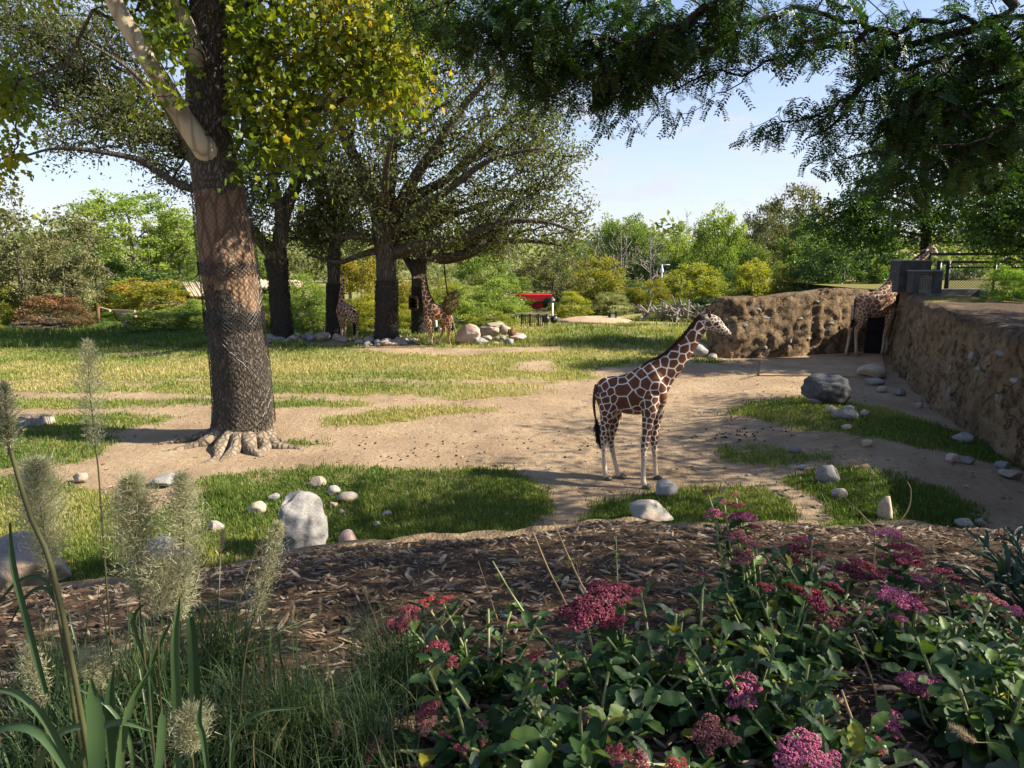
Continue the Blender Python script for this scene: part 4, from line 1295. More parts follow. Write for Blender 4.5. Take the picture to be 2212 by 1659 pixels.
    # hooves: two toes each
    for p_, f in hooves:
        h = MB(); side = np.array([-f[1], f[0], 0])
        for s in (-1, 1):
            V0, F0 = ico(2)
            V = V0 * np.array([.085, .042, .06]); V[:, 2] = np.where(V[:, 2] < -.02, -.02, V[:, 2])
            V[:, 0] = V[:, 0] * (1 - .25 * (V[:, 2] > .02))
            h.add(p_ + f * (.03 + V[:, :1]) + side * (V[:, 1:2] + s * .036) + np.array([0, 0, 1]) * (V[:, 2:] + .0) * 1.0, T=F0)
        h.build('hoof', M_HOOF, root, True)
    # mane
    mn = MB()
    k = spec.get('mane_n', 900)
    i = rng.uniform(spec.get('mane0', 0), 25, k); i0 = np.clip(i.astype(int), 0, 24); f = (i - i0)[:, None]
    base = nk[i0, :3] * (1 - f) + nk[i0 + 1, :3] * f
    rr = nk[i0, 3:4] * (1 - f) + nk[i0 + 1, 3:4] * f
    uu = nrm(nu[i0] * (1 - f) + nu[i0 + 1] * f) * spec.get('maneside', -1)
    tg = nrm(nk[i0 + 1, :3] - nk[i0, :3])
    b0 = base + uu * rr * .90 + lat0 * rng.normal(0, .012, (k, 1))
    ln = rng.uniform(.05, .085, (k, 1)) * spec.get('manelen', 1)
    tp = b0 + uu * ln + tg * rng.normal(.0, .35, (k, 1)) * ln + lat0 * rng.normal(0, .018, (k, 1))
    wv = tg * .010
    V = np.stack([b0 - wv, b0 + wv, tp], 1).reshape(-1, 3)
    mn.add(V, T=np.arange(3 * k).reshape(-1, 3), a=rng.random(k))
    mn.build('mane', M_MANE, root)
    # tail with a dark tuft
    tl = spec['tail']
    tp_ = np.array([PT(a[0], a[1], a[2]) for a in tl[0]])
    q2 = smooth_path(tp_, 14)
    tb = MB(); tb.add(*tube(q2, np.linspace(.045, .014, 14) * spec.get('tails', 1), 8))
    tail = tb.build('tail', M_HORN, root, True)
    tt = smooth_path(np.array([PT(a[0], a[1], a[2]) for a in tl[1]]), 12)
    k = 420
    i = rng.uniform(0, 8, k).astype(int)
    b0 = tt[i] + rng.normal(0, .012, (k, 3))
    e = np.clip(i + rng.uniform(2, 5, k), 0, 11).astype(int)
    wd = spec.get('tuft', .03)
    tp = tt[e] + rng.normal(0, wd, (k, 3)) * (1 - .5 * (e > 9))[:, None]
    s = nrm(np.cross(tp - b0, rng.normal(0, 1, (k, 3)))) * .009
    m_ = (b0 + tp) / 2 + rng.normal(0, wd * .8, (k, 3))
    V = np.stack([b0 - s, b0 + s, m_ + s, m_ - s, tp], 1).reshape(-1, 3); o = np.arange(k)[:, None] * 5
    u_ = MB().add(V, (o + [[0, 1, 2, 3]]).reshape(-1, 4)); u_.add(V, T=(o + [[3, 2, 4]]).reshape(-1, 3))
    u_.build('tuft', M_TUFT, tail)
    # horns, ears, eyes
    hs = spec['hd']
    hl = np.asarray(spec.get('headlat', lat0), float)
    fw = nrm(hd[-1, :3] - hd[0, :3]); up = nrm(np.cross(np.cross(fw, [0, 0, 1]), fw)) if abs(fw[2]) < .95 else np.array([0, 0, 1.])
    for s in (-1, 1):
        b = PT(*hs['horn'][0], hd[0, 1]); t = PT(*hs['horn'][1], hd[0, 1])
        o_ = hl * s * .055
        hm = MB(); hm.add(*tube(np.array([b - (t - b) * .3 + o_, b * .5 + t * .5 + o_ * 1.05, t + o_ * 1.15]), [.038, .026, .03], 10))
        V0, F0 = ico(1); hm.add(V0 * .032 + t + o_ * 1.15, T=F0)
        hm.build('ossicone', M_HORN, root, True)
        eb = PT(*hs['ear'][0], hd[0, 1]); et = PT(*hs['ear'][1], hd[0, 1])
        eb = eb + hl * s * .075; et = et + hl * s * hs.get('earout', .14)
        d = et - eb; Ln = np.linalg.norm(d); d = d / Ln
        n_ = nrm(np.cross(d, [0, 0, 1]) + hl * s * .2); x = nrm(np.cross(n_, d))
        em = MB(); R = []
        for f_, w_, c_ in ((0, .35, .02), (.2, .8, .035), (.45, 1, .04), (.7, .78, .025), (.9, .35, .01), (1, .05, 0)):
            for g in (-1, -.5, 0, .5, 1):
                R.append(eb + d * Ln * f_ + x * g * w_ * .05 - n_ * c_ * (1 - g * g))
        Q = [[a * 5 + b_, a * 5 + b_ + 1, a * 5 + b_ + 6, a * 5 + b_ + 5] for a in range(5) for b_ in range(4)]
        em.add(R, Q); em.add(np.array(R) + n_ * .008, Q)
        em.build('ear', M_EAR, root, True)
        ey = PT(*hs['eye'], hd[0, 1] * .6 + hd[-1, 1] * .4) + hl * s * hs.get('eyew', .088)
        V0, F0 = ico(2)
        MB().add(V0 * np.array([.036, .036, .030]) + ey, T=F0).build('eye', M_EYE, root, True)
        nz = hd[-2, :3] + hl * s * .038 + hu[-2] * hd[-2, 3] * .5 * 1
        MB().add(V0 * np.array([.016, .008, .010]) + nz, T=F0).build('nostril', M_EYE, root, True)
    return root

COAT_A = coat_mat('coat_dark_chestnut', (.11, .038, .018), (.17, .063, .030), (.70, .63, .53), (.60, .49, .36))
COAT_SUNNY = coat_mat('coat_sunny_chestnut', (.13, .048, .02), (.21, .082, .034), (.74, .63, .46), (.66, .52, .34))  # chestnut shifted to orange: sunlight on the far giraffes put into the colour
COAT_C = coat_mat('coat_tan', (.17, .075, .034), (.26, .118, .054), (.70, .61, .48), (.56, .48, .38))

def fgm(x, y): return ((2250 + x / 1.19) / 1.8083, (1150 + y / 1.19) / 1.8083)
Ys, Yh = 13.30, 13.60
def yb(x): return Yh + (Ys - Yh) * np.clip((x - 130) / 240, -.3, 1.4)
giraffe('young giraffe with dark chestnut patches standing side on upon bare earth near the flowers', fgm, dict(
    m_per_px=.00422, fwd=(1, -.1, 0), patch=.25, legpale=.50,
    torso=[(93, 440, 93, 490, .07, yb(93)), (102, 408, 106, 520, .17, yb(103)), (126, 388, 128, 545, .235, yb(126)), (160, 380, 160, 552, .265, yb(160)), (200, 376, 200, 548, .285, yb(200)), (240, 366, 240, 556, .30, yb(240)),
           (280, 345, 285, 559, .305, yb(283)), (315, 324, 325, 553, .29, yb(320)), (350, 312, 365, 545, .26, yb(356)), (385, 335, 398, 532, .21, yb(391)), (410, 400, 415, 512, .13, yb(413)), (422, 445, 423, 485, .05, yb(423))],
    neck=[(345, 420, 92, .20, Ys), (385, 375, 76, .175, Ys), (430, 338, 58, .145, Ys - .02), (478, 288, 47, .125, Ys - .04), (520, 236, 39, .11, Ys - .05), (557, 184, 33, .10, Ys - .06), (585, 145, 30, .095, Ys - .06), (603, 122, 27, .085, Ys - .06)],
    head=[(592, 120, 22, .075, Ys - .06), (610, 122, 32, .098, Ys - .06), (630, 130, 35, .105, Ys - .06), (650, 139, 32, .105, Ys - .06), (668, 152, 25, .088, Ys - .06), (686, 166, 18, .07, Ys - .06), (702, 177, 14.5, .066, Ys - .06), (713, 184, 11, .058, Ys - .06), (719, 188, 6, .035, Ys - .06)],
    legs=[[(352, 470, .17, Ys - .12), (343, 530, .155, Ys - .17), (335, 590, .115), (328, 640, .090), (320, 688, .080), (316, 720, .064), (314, 780, .048), (312, 835, .046), (313, 868, .055), (320, 903, .052)],
          [(380, 470, .16, Ys + .12), (378, 530, .14, Ys + .17), (370, 590, .105), (364, 640, .083), (362, 682, .076), (364, 712, .06), (367, 770, .046), (369, 815, .045), (370, 834, .052), (373, 857, .05)],
          [(140, 455, .24, Yh - .10), (150, 510, .205, Yh - .16), (146, 560, .15), (136, 610, .10), (129, 655, .078), (129, 690, .062), (131, 750, .047), (133, 800, .046), (136, 835, .055), (141, 862, .052)],
          [(165, 470, .22, Yh + .10), (184, 525, .175, Yh + .16), (182, 575, .125), (170, 625, .090), (160, 672, .073), (164, 705, .058), (175, 755, .045), (186, 803, .044), (194, 832, .052), (207, 854, .05)]],
    tail=([(98, 420, Yh), (88, 455, Yh - .03), (83, 510, Yh - .05), (88, 560, Yh - .06), (96, 596, Yh - .06)], [(94, 585, Yh - .06), (99, 625, Yh - .06), (104, 670, Yh - .06), (117, 722, Yh - .06)]),
    mane_n=2600, mane0=3, tuft=.028,
    hd=dict(horn=((617, 96), (613, 72)), ear=((607, 110), (588, 104)), eye=(650, 133), earout=.17, eyew=.10),
), COAT_A, .0125, 5, True)

def c3(x, y): return ((1270 + x / 2.309) / 1.8083, (1030 + y / 2.309) / 1.8083)
Y2 = 34.2
giraffe('tall chestnut giraffe in sunlight facing left beside the pile of boulders', c3, dict(
    m_per_px=.0055, fwd=(-1, -.15, 0), patch=.30, maneside=1, legpale=.58,
    torso=[(1138, 455, 1138, 480, .08, Y2 + .3), (1128, 415, 1130, 510, .20, Y2 + .3), (1105, 394, 1105, 525, .28, Y2 + .25), (1075, 384, 1075, 515, .32, Y2 + .2), (1040, 373, 1040, 510, .35, Y2 + .1), (1005, 362, 1000, 506, .36, Y2), (975, 345, 968, 505, .34, Y2), (945, 345, 935, 500, .28, Y2), (918, 390, 912, 490, .18, Y2), (902, 430, 900, 465, .07, Y2)],
    neck=[(955, 420, 62, .24, Y2), (935, 370, 52, .20, Y2), (915, 315, 38, .17, Y2), (902, 260, 29, .145, Y2), (894, 205, 23, .125, Y2), (889, 160, 19, .11, Y2), (886, 125, 16, .10, Y2)],
    head=[(897, 108, 13, .09, Y2), (880, 108, 19, .115, Y2), (862, 112, 19, .115, Y2), (843, 117, 15, .095, Y2), (822, 122, 11.5, .08, Y2), (803, 125, 10, .075, Y2), (788, 127, 7, .055, Y2)],
    legs=[[(925, 470, .2, Y2 - .15), (932, 520, .17, Y2 - .2), (940, 570, .12), (948, 612, .095), (952, 650, .07), (957, 695, .056), (962, 718, .064), (968, 735, .06)],
          [(940, 470, .19, Y2 + .15), (950, 520, .16, Y2 + .2), (956, 570, .115), (961, 610, .09), (962, 650, .068), (960, 690, .055), (958, 712, .062), (954, 727, .06)],
          [(1108, 470, .25, Y2 + .1), (1112, 530, .19, Y2 + .05), (1120, 580, .12), (1116, 612, .09), (1117, 650, .065), (1119, 690, .056), (1119, 708, .064), (1118, 722, .06)],
          [(1080, 480, .23, Y2 + .42), (1068, 535, .165, Y2 + .48), (1072, 585, .105), (1064, 612, .085), (1048, 650, .062), (1035, 690, .055), (1028, 710, .062), (1018, 724, .06)]],
    tail=([(1130, 430, Y2 + .2), (1142, 470, Y2 + .15), (1143, 520, Y2 + .15), (1141, 550, Y2 + .15)], [(1140, 535, Y2 + .15), (1143, 560, Y2 + .15), (1148, 585, Y2 + .15), (1153, 610, Y2 + .15)]),
    mane_n=1200, mane0=4, manelen=1.1,
    hd=dict(horn=((872, 92), (870, 72)), ear=((888, 103), (905, 100)), eye=(860, 108), earout=.2, eyew=.115),
), COAT_SUNNY, .021, 6)

Y3 = 36.6
giraffe('pale rumped giraffe seen from behind stretching its neck up beside the slender oak', c3, dict(
    m_per_px=.0058, fwd=(-.7, .7, 0), lat=(.72, .69, 0), headlat=(.95, .3, 0), patch=.28, legpale=.42,
    torso=[(270, 440, 270, 470, .06, Y3 - .75), (262, 410, 264, 500, .20, Y3 - .7), (245, 388, 247, 515, .27, Y3 - .55), (222, 374, 222, 505, .31, Y3 - .35), (195, 362, 193, 492, .33, Y3 - .1), (168, 350, 163, 482, .33, Y3 + .15), (148, 345, 140, 478, .28, Y3 + .35), (130, 380, 124, 470, .20, Y3 + .5), (118, 410, 116, 450, .08, Y3 + .6)],
    neck=[(145, 400, 48, .22, Y3 + .35), (148, 345, 34, .17, Y3 + .4), (150, 295, 24, .145, Y3 + .4), (154, 245, 18.5, .125, Y3 + .4), (158, 195, 16, .11, Y3 + .4), (160, 155, 14, .10, Y3 + .4), (158, 128, 13, .09, Y3 + .4)],
    head=[(162, 132, 12, .085, Y3 + .4), (158, 118, 15, .10, Y3 + .45), (152, 106, 15, .10, Y3 + .55), (146, 97, 11, .08, Y3 + .68), (140, 90, 8.5, .07, Y3 + .78), (134, 84, 7, .06, Y3 + .86)],
    legs=[[(133, 450, .17, Y3 + .35), (138, 500, .14, Y3 + .35), (146, 550, .10), (150, 592, .085), (150, 625, .062), (151, 655, .062), (152, 668, .06)],
          [(165, 440, .17, Y3 + .2), (171, 490, .14, Y3 + .2), (174, 540, .10), (176, 585, .085), (177, 620, .062), (178, 648, .062), (179, 659, .06)],
          [(240, 450, .24, Y3 - .6), (240, 505, .18, Y3 - .6), (250, 550, .115), (259, 590, .09), (262, 640, .06), (263, 680, .064), (264, 696, .06)],
          [(268, 450, .22, Y3 - .85), (275, 510, .16, Y3 - .9), (276, 560, .105), (279, 598, .085), (285, 645, .058), (290, 678, .062), (292, 693, .06)]],
    tail=([(266, 425, Y3 - .85), (264, 470, Y3 - .95), (262, 520, Y3 - 1.0), (262, 545, Y3 - 1.0)], [(262, 535, Y3 - 1.0), (261, 575, Y3 - 1.0), (262, 620, Y3 - 1.0), (265, 660, Y3 - 1.0)]),
    mane_n=900, mane0=3, tuft=.035,
    hd=dict(horn=((148, 92), (128, 80)), ear=((160, 108), (176, 106)), eye=(153, 108), earout=.16, eyew=.1),
), COAT_SUNNY, .021, 7)

def c5(x, y): return ((3250 + x / 1.693) / 1.8083, (900 + y / 1.693) / 1.8083)
Y4 = 29.6
giraffe('sandy giraffe reaching over the rock wall with its head above the fence', c5, dict(
    m_per_px=.0066, fwd=(1, .1, 0), patch=.24, legpale=.42,
    torso=[(150, 478, 150, 505, .07, Y4), (160, 440, 158, 545, .22, Y4), (185, 420, 180, 570, .30, Y4), (220, 412, 222, 575, .36, Y4), (258, 405, 262, 578, .39, Y4), (295, 392, 302, 577, .40, Y4 + .05), (330, 370, 340, 568, .38, Y4 + .1), (362, 350, 372, 552, .32, Y4 + .15), (392, 360, 398, 535, .24, Y4 + .2), (412, 410, 412, 500, .12, Y4 + .2)],
    neck=[(355, 430, 62, .26, Y4 + .1), (395, 378, 52, .21, Y4 + .2), (435, 332, 42, .18, Y4 + .3), (480, 288, 35, .16, Y4 + .4), (525, 243, 29, .14, Y4 + .5), (570, 203, 25, .125, Y4 + .55), (608, 172, 21, .115, Y4 + .6), (632, 150, 18, .10, Y4 + .6)],
    head=[(626, 143, 14, .10, Y4 + .6), (644, 128, 20, .125, Y4 + .6), (660, 124, 20, .125, Y4 + .55), (674, 130, 16, .105, Y4 + .45), (684, 140, 12.5, .085, Y4 + .35), (690, 150, 10, .08, Y4 + .28), (694, 158, 7, .06, Y4 + .22)],
    legs=[[(200, 500, .30, Y4 - .12), (205, 560, .23, Y4 - .18), (190, 615, .145), (165, 660, .105), (160, 700, .075), (159, 750, .062), (160, 790, .062), (163, 812, .07), (170, 832, .066)],
          [(172, 500, .26, Y4 + .15), (158, 560, .2, Y4 + .2), (140, 615, .12), (122, 655, .098), (116, 690, .072), (107, 740, .058), (98, 785, .058), (94, 805, .065), (96, 826, .062)],
          [(385, 520, .2, Y4 + .05), (378, 580, .155, Y4 - .0), (365, 640, .105), (350, 690, .09), (343, 735, .064), (335, 785, .057), (332, 805, .065), (330, 824, .06)],
          [(398, 520, .19, Y4 + .35), (396, 580, .145, Y4 + .35), (385, 640, .10), (372, 690, .085), (368, 735, .06), (362, 785, .055), (360, 800, .062), (360, 816, .06)]],
    tail=([(155, 455, Y4 - .05), (150, 500, Y4 - .1), (146, 550, Y4 - .12), (140, 595, Y4 - .12)], [(142, 585, Y4 - .12), (138, 605, Y4 - .12), (133, 625, Y4 - .12), (127, 648, Y4 - .12)]),
    mane_n=1200, mane0=4, tuft=.03,
    hd=dict(horn=((652, 108), (648, 92)), ear=((632, 128), (604, 136)), eye=(668, 122), earout=.2, eyew=.118),
), COAT_C, .021, 8)

# ------------------------------------------------------------------ boulders and stones
def rock_mat(name, base, light, spk=(.04, .035, .03), sc=9, warm=None):
    m, nt, b = mat(name, .9, .2)
    N = NT(nt); v = N.obj()
    n1 = N.noise(v, 2.2, 5, .6); n2 = N.noise(v, sc * 4, 4, .7)
    c = N.mix(N.ramp(n1, [(.32, 0), (.68, 1)]), base, light)
    c = N.mix(N.ramp(n2, [(.56, 0), (.68, .75)]), c, [min(1, x * 1.35) for x in light])
    c = N.mix(N.ramp(n2, [(.30, .85), (.42, 0)]), c, spk)
    if warm: c = N.mix(N.ramp(N.noise(v, 1.3, 3), [(.52, 0), (.68, .7)]), c, warm)
    oi = N.n('ShaderNodeObjectInfo').outputs['Random']
    hs = N.n('ShaderNodeHueSaturation'); N.l(c, hs.inputs['Color']); N.l(N.math('ADD', N.math('MULTIPLY', oi, .5), .75), hs.inputs['Value'])
    N.l(hs.outputs[0], b.inputs['Base Color'])
    N.bump(N.math('ADD', N.math('MULTIPLY', n1, .5), N.math('MULTIPLY', n2, .5)), b, .7, .03)
    return m
M_GRANITE = rock_mat('grey_granite', (.19, .178, .165), (.32, .305, .285))
M_PALEROCK = rock_mat('pale_stone', (.25, .225, .195), (.37, .34, .30), (.2, .17, .14), 7, (.42, .27, .17))
M_TANROCK = rock_mat('tan_stone', (.30, .235, .165), (.44, .36, .27), (.14, .1, .07), 8)
M_PINKROCK = rock_mat('pink_granite', (.40, .255, .225), (.52, .39, .35), (.2, .14, .12), 9)
M_SLATE = rock_mat('dark_slate', (.075, .075, .078), (.17, .165, .16), (.03, .03, .032), 6)
M_REDROCK = rock_mat('reddish_boulder', (.32, .225, .175), (.45, .35, .285), (.18, .12, .09), 6)

def rock_v(seed, cuts=9, rough=.10, sub=3, layered=False):
    V0, F0 = ico(sub)
    rng = np.random.default_rng(seed)
    V = V0.copy()
    for _ in range(cuts):
        d = nrm(rng.normal(0, 1, 3)); o = rng.uniform(.50, .86)
        s = V @ d; k = s > o
        V[k] -= np.outer((s[k] - o) * rng.uniform(.85, 1.0), d)
    V = V * (1 + rough * 2 * (fbm(V0 * 1.7 + seed, 3, seed) - .5) + rough * .7 * (fbm(V0 * 6 + seed, 3, seed + 2) - .5))[:, None]
    if layered:
        z = V @ nrm(np.array([.25, .1, 1.0]))
        V = V * (1 + .022 * np.sin(z * 18 + 4 * fbm(V0 * 2, 2, 3)))[:, None]
    return V, F0

ROCKMESH = {}
def rock(U, V, w, h, m, label, seed, Y=None, dep=.8, rot=0, sink=.12, cuts=13, rough=.1, sub=3, layered=False, fn=ground_z, group=None, name='boulder', cat='boulder', tilt=0):
    """a stone whose foot centre is seen at (U, V), w by h print units"""
    b = G(U, V, fn) if Y is None else P(U, V, Y)
    d = b[1]
    W_, H_ = px2m(w, d), px2m(h, d) * 1.02
    Vv, F = rock_v(seed, cuts, rough, sub, layered)
    ext = np.abs(Vv).max(0)
    Vv = Vv / ext
    R = np.array(Matrix.Rotation(rot, 3, 'Z') @ Matrix.Rotation(tilt, 3, 'Y'))
    Vv = (Vv @ R.T)
    Vv = Vv / np.abs(Vv).max(0) * np.array([W_ / 2, W_ / 2 * dep, H_ / 2 * (1 + sink)])
    mb = MB().add(Vv, T=F)
    me = mb.mesh(name, m, True)
    o = link(name, me)
    o.location = (b[0], b[1] + W_ / 2 * dep * .6, float(b[2]) + H_ / 2 * (1 - sink))
    return tag(o, label, cat, group)

rock(635, 1205, 132, 140, M_GRANITE, 'big lichened grey boulder leaning up behind the mulch edge', 211, dep=.9, rot=.5, cuts=12, rough=.14, sub=4, tilt=-.3)
rock(42, 1296, 190, 145, M_PALEROCK, 'largest pale boulder at the foot of the reed grass plumes', 12, dep=.8, cuts=10, rough=.08, sub=4)
rock(352, 1258, 172, 92, M_PALEROCK, 'low pale boulder half hidden by the fuzzy plumes', 13, dep=.7, cuts=11, sub=4)
rock(750, 1182, 42, 37, M_PINKROCK, 'round pink stone lying in grass above the mulch', 14, cuts=3, rough=.05, name='stone', cat='stone')
rock(463, 1150, 38, 24, M_PALEROCK, 'small white stone in the grass left of the big lichened boulder', 15, name='stone', cat='stone')
rock(553, 1113, 42, 30, M_TANROCK, 'yellowish tan stone touching the big lichened boulder', 16, cuts=4, name='stone', cat='stone')
rock(590, 1085, 30, 18, M_GRANITE, 'small dark grey stone just above the lichened boulder', 17, name='stone', cat='stone')
rock(686, 1053, 38, 22, M_TANROCK, 'rounded tan stone lying topmost of the stone cluster in the grass', 18, cuts=4, name='stone', cat='stone')
rock(720, 1073, 30, 24, M_PALEROCK, 'upright pale cobble in the stone cluster beside the boulder', 19, cuts=4, name='stone', cat='stone')
rock(748, 1088, 48, 24, M_PALEROCK, 'flat pale cobble lying rightmost in the stone cluster', 20, cuts=5, name='stone', cat='stone')
rock(718, 1098, 22, 14, M_PINKROCK, 'little pinkish cobble under the stone cluster', 21, name='stone', cat='stone')
rock(736, 1110, 16, 11, M_GRANITE, 'little grey cobble below the pale stone cluster', 22, name='stone', cat='stone')
rock(835, 1118, 24, 14, M_GRANITE, 'lone grey stone sunk in the grass below the dark tussock', 23, name='stone', cat='stone')
rock(815, 1140, 18, 14, M_PALEROCK, 'lone pale stone sunk in the grass near the mulch lip', 24, name='stone', cat='stone')
rock(356, 1052, 72, 20, M_GRANITE, 'flat grey slab stone in the earth in front of the netted trunk', 25, dep=1, name='stone', cat='stone')
rock(172, 1045, 36, 24, M_TANROCK, 'small tan stone on the grass edge behind the tall reed stem', 26, name='stone', cat='stone')
rock(1441, 1077, 52, 44, M_GRANITE, 'rounded grey boulder right beside the front hoof of the giraffe', 27, cuts=4, rough=.07)
rock(1408, 1145, 106, 60, M_PALEROCK, 'broad flat topped pale boulder in grass below the giraffe', 28, dep=.8, cuts=12)
rock(1425, 1162, 32, 14, M_PALEROCK, 'small pale stone under the broad flat topped boulder', 29, name='stone', cat='stone')
rock(1794, 1048, 56, 44, M_GRANITE, 'dome shaped grey boulder on the right grass patch', 30, cuts=3, rough=.06)
rock(1812, 1082, 44, 28, M_PALEROCK, 'pale wedge stone below the dome shaped boulder', 31, tilt=.4, name='stone', cat='stone')
rock(1917, 1128, 40, 58, M_TANROCK, 'upright tan stone standing in grass by the mulch lip', 32, cuts=5, name='stone', cat='stone')
rock(2090, 1146, 46, 30, M_GRANITE, 'grey stone on bare earth near the right mulch lip', 33, name='stone', cat='stone')
rock(2122, 1140, 30, 18, M_PALEROCK, 'pale stone just right of the grey stone by the mulch lip', 34, name='stone', cat='stone')
rock(1988, 1152, 30, 16, M_TANROCK, 'small tan stone peeping over the mulch lip', 35, name='stone', cat='stone')
rock(1790, 878, 104, 66, M_SLATE, 'dark layered slate boulder on the slope below the rock wall', 36, dep=.75, cuts=8, sub=4, layered=True)
for i, (u, v, w, h, m, lb) in enumerate((
    (1762, 876, 40, 18, M_PINKROCK, 'pinkish stone wedged under the left side of the slate boulder'),
    (1795, 893, 26, 16, M_TANROCK, 'tan cobble below the middle of the slate boulder'),
    (1812, 905, 34, 20, M_PALEROCK, 'biggest pale cobble just below the slate boulder'),
    (1838, 908, 50, 22, M_GRANITE, 'long grey cobble just below the slate boulder'),
    (1870, 900, 20, 14, M_PINKROCK, 'little pink cobble lower right of the slate boulder'),
    (1836, 890, 24, 14, M_PALEROCK, 'pale cobble tucked under the right of the slate boulder'),
    (1830, 930, 24, 14, M_TANROCK, 'tan cobble in grass two stones below the slate boulder'),
    (1890, 818, 62, 30, M_TANROCK, 'smooth tan boulder against the foot of the rock wall'),
    (1893, 832, 44, 14, M_GRANITE, 'flat grey stone in front of the smooth tan boulder'),
    (1910, 848, 24, 14, M_PALEROCK, 'pale cobble at the wall foot below the smooth tan boulder'),
    (1945, 856, 30, 17, M_GRANITE, 'grey cobble in weeds at the wall foot'),
    (1985, 882, 22, 13, M_PALEROCK, 'small white cobble on the slope under the wall'),
    (1874, 965, 28, 17, M_TANROCK, 'tan stone low on the grassy slope'),
    (2086, 960, 46, 24, M_GRANITE, 'flat grey stone leaning at the wall foot on the slope'),
    (2096, 1004, 36, 16, M_GRANITE, 'grey stone on the bare path below the wall'),
    (2060, 1000, 28, 20, M_PINKROCK, 'pink stone on the bare path below the wall'),
    (2175, 1015, 40, 18, M_GRANITE, 'grey stone at the right end of the bare path'),
    (2190, 1036, 50, 22, M_PALEROCK, 'pale slab stone at the right end of the bare path'),
    (1720, 978, 26, 12, M_GRANITE, 'small grey stone on the path edge by the grass strip'),
    (1735, 1015, 24, 12, M_PALEROCK, 'small pale stone on the path left of the dome boulder'),
    (1510, 772, 60, 34, M_GRANITE, 'grey boulder seen between the giraffe neck and the wall end'),
    (1540, 776, 22, 12, M_PALEROCK, 'pale stone at the corner of the back rock wall'))):
    rock(u, v, w, h, m, lb, 40 + i, sub=2 if w < 35 else 3, cuts=5, name='boulder' if w > 50 else 'stone', cat='boulder' if w > 50 else 'stone')
# the pile beyond the meadow
for i, (u, v, w, h, m, lb) in enumerate((
    (1012, 747, 60, 45, M_REDROCK, 'tall split reddish boulder at the left of the far rock pile'),
    (1056, 727, 58, 26, M_TANROCK, 'broad tan boulder in the middle of the far rock pile'),
    (1068, 714, 46, 20, M_PALEROCK, 'flat topped pale boulder at the top of the far rock pile'),
    (1090, 722, 26, 20, M_TANROCK, 'round brown boulder right of the middle in the far rock pile'),
    (1118, 737, 38, 16, M_PINKROCK, 'pink slab under the snag of the far rock pile'),
    (1040, 748, 38, 18, M_GRANITE, 'grey boulder low in front of the far rock pile'),
    (1032, 728, 20, 20, M_PALEROCK, 'small white stone beside the split reddish boulder'),
    (1052, 738, 26, 14, M_PALEROCK, 'white cobble above the low grey boulder of the far pile'),
    (1030, 742, 18, 14, M_TANROCK, 'tan cobble between split boulder and low grey boulder'),
    (1070, 748, 18, 10, M_TANROCK, 'tan cobble right of the low grey boulder'),
    (1100, 748, 26, 16, M_GRANITE, 'grey stone low at the right end of the far pile'),
    (1076, 738, 20, 12, M_PALEROCK, 'pale cobble in the gap of the far pile'),
    (1086, 735, 16, 10, M_GRANITE, 'grey cobble in the gap of the far pile'),
    (742, 740, 30, 14, M_TANROCK, 'tan boulder at the hooves of the far left giraffe'))):
    rock(u, v, w, h, m, lb, 80 + i, Y=(34.6 if v > 740 else 35.6 if v > 730 else 36.4), sub=4 if w > 30 else 2, cuts=13, name='boulder' if w > 40 else 'stone', cat='boulder' if w > 40 else 'stone')
# dead wood standing on the pile
def snag():
    Y = 35.9
    root = thing('driftwood_snag', 'brown broken snag of dead wood on the pink slab of the far pile', 'driftwood', P(1107, 732, Y))
    mb = MB()
    mb.add(*tube(np.array([P(1112, 735, Y), P(1108, 724, Y), P(1106, 716, Y), P(1108, 708, Y)]), [.26, .22, .16, .06], 8, True, .3, 3))
    mb.add(*tube(np.array([P(1108, 724, Y), P(1101, 718, Y), P(1100, 711, Y)]), [.18, .14, .05], 8, True, .3, 4))
    mb.build('dead_wood', plain('brown_deadwood', (.16, .085, .045), .9, .1, .5, 5, .6, .04), root, True)
snag()
# rings of stones round the oak feet
def ring(U, V, ru, rv, Y, n, tree, sd):
    rng = np.random.default_rng(sd)
    ms = (M_PALEROCK, M_GRANITE, M_TANROCK, M_PINKROCK)
    prot = []
    for k in range(6):
        Vv, F = rock_v(300 + sd * 10 + k, 5, .08, 2)
        prot.append([MB().add(Vv, T=F).mesh('stone', m, True) for m in ms])
    c = P(U, V, Y)
    for i in range(n):
        a = rng.uniform(0, 2 * np.pi)
        rr = rng.uniform(.62, 1.05)
        s = rng.uniform(.15, .36)
        o = link('stone', prot[i % 6][int(rng.choice(4, p=[.4, .25, .25, .1]))])
        o.location = (c[0] + math.cos(a) * px2m(ru, Y) * rr, Y + math.sin(a) * px2m(ru, Y) * .85 * rr, .03 + s * .25 + (.10 if rr < .75 else 0))
        o.scale = (s, s * rng.uniform(.6, 1), s * rng.uniform(.45, .7))
        o.rotation_euler = (rng.normal(0, .2), rng.normal(0, .2), rng.uniform(0, 6.28))
        tag(o, 'pale rounded stone in the ring laid round the foot of ' + tree, 'stone', 'stones ringed round ' + tree)
ring(837, 746, 57, 12, 35.0, 64, 'the huge spreading oak', 1)
ring(612, 738, 42, 8, 36.0, 34, 'the dark forked oak', 2)
ring(706, 738, 48, 8, 37.3, 30, 'the slender oak', 3)
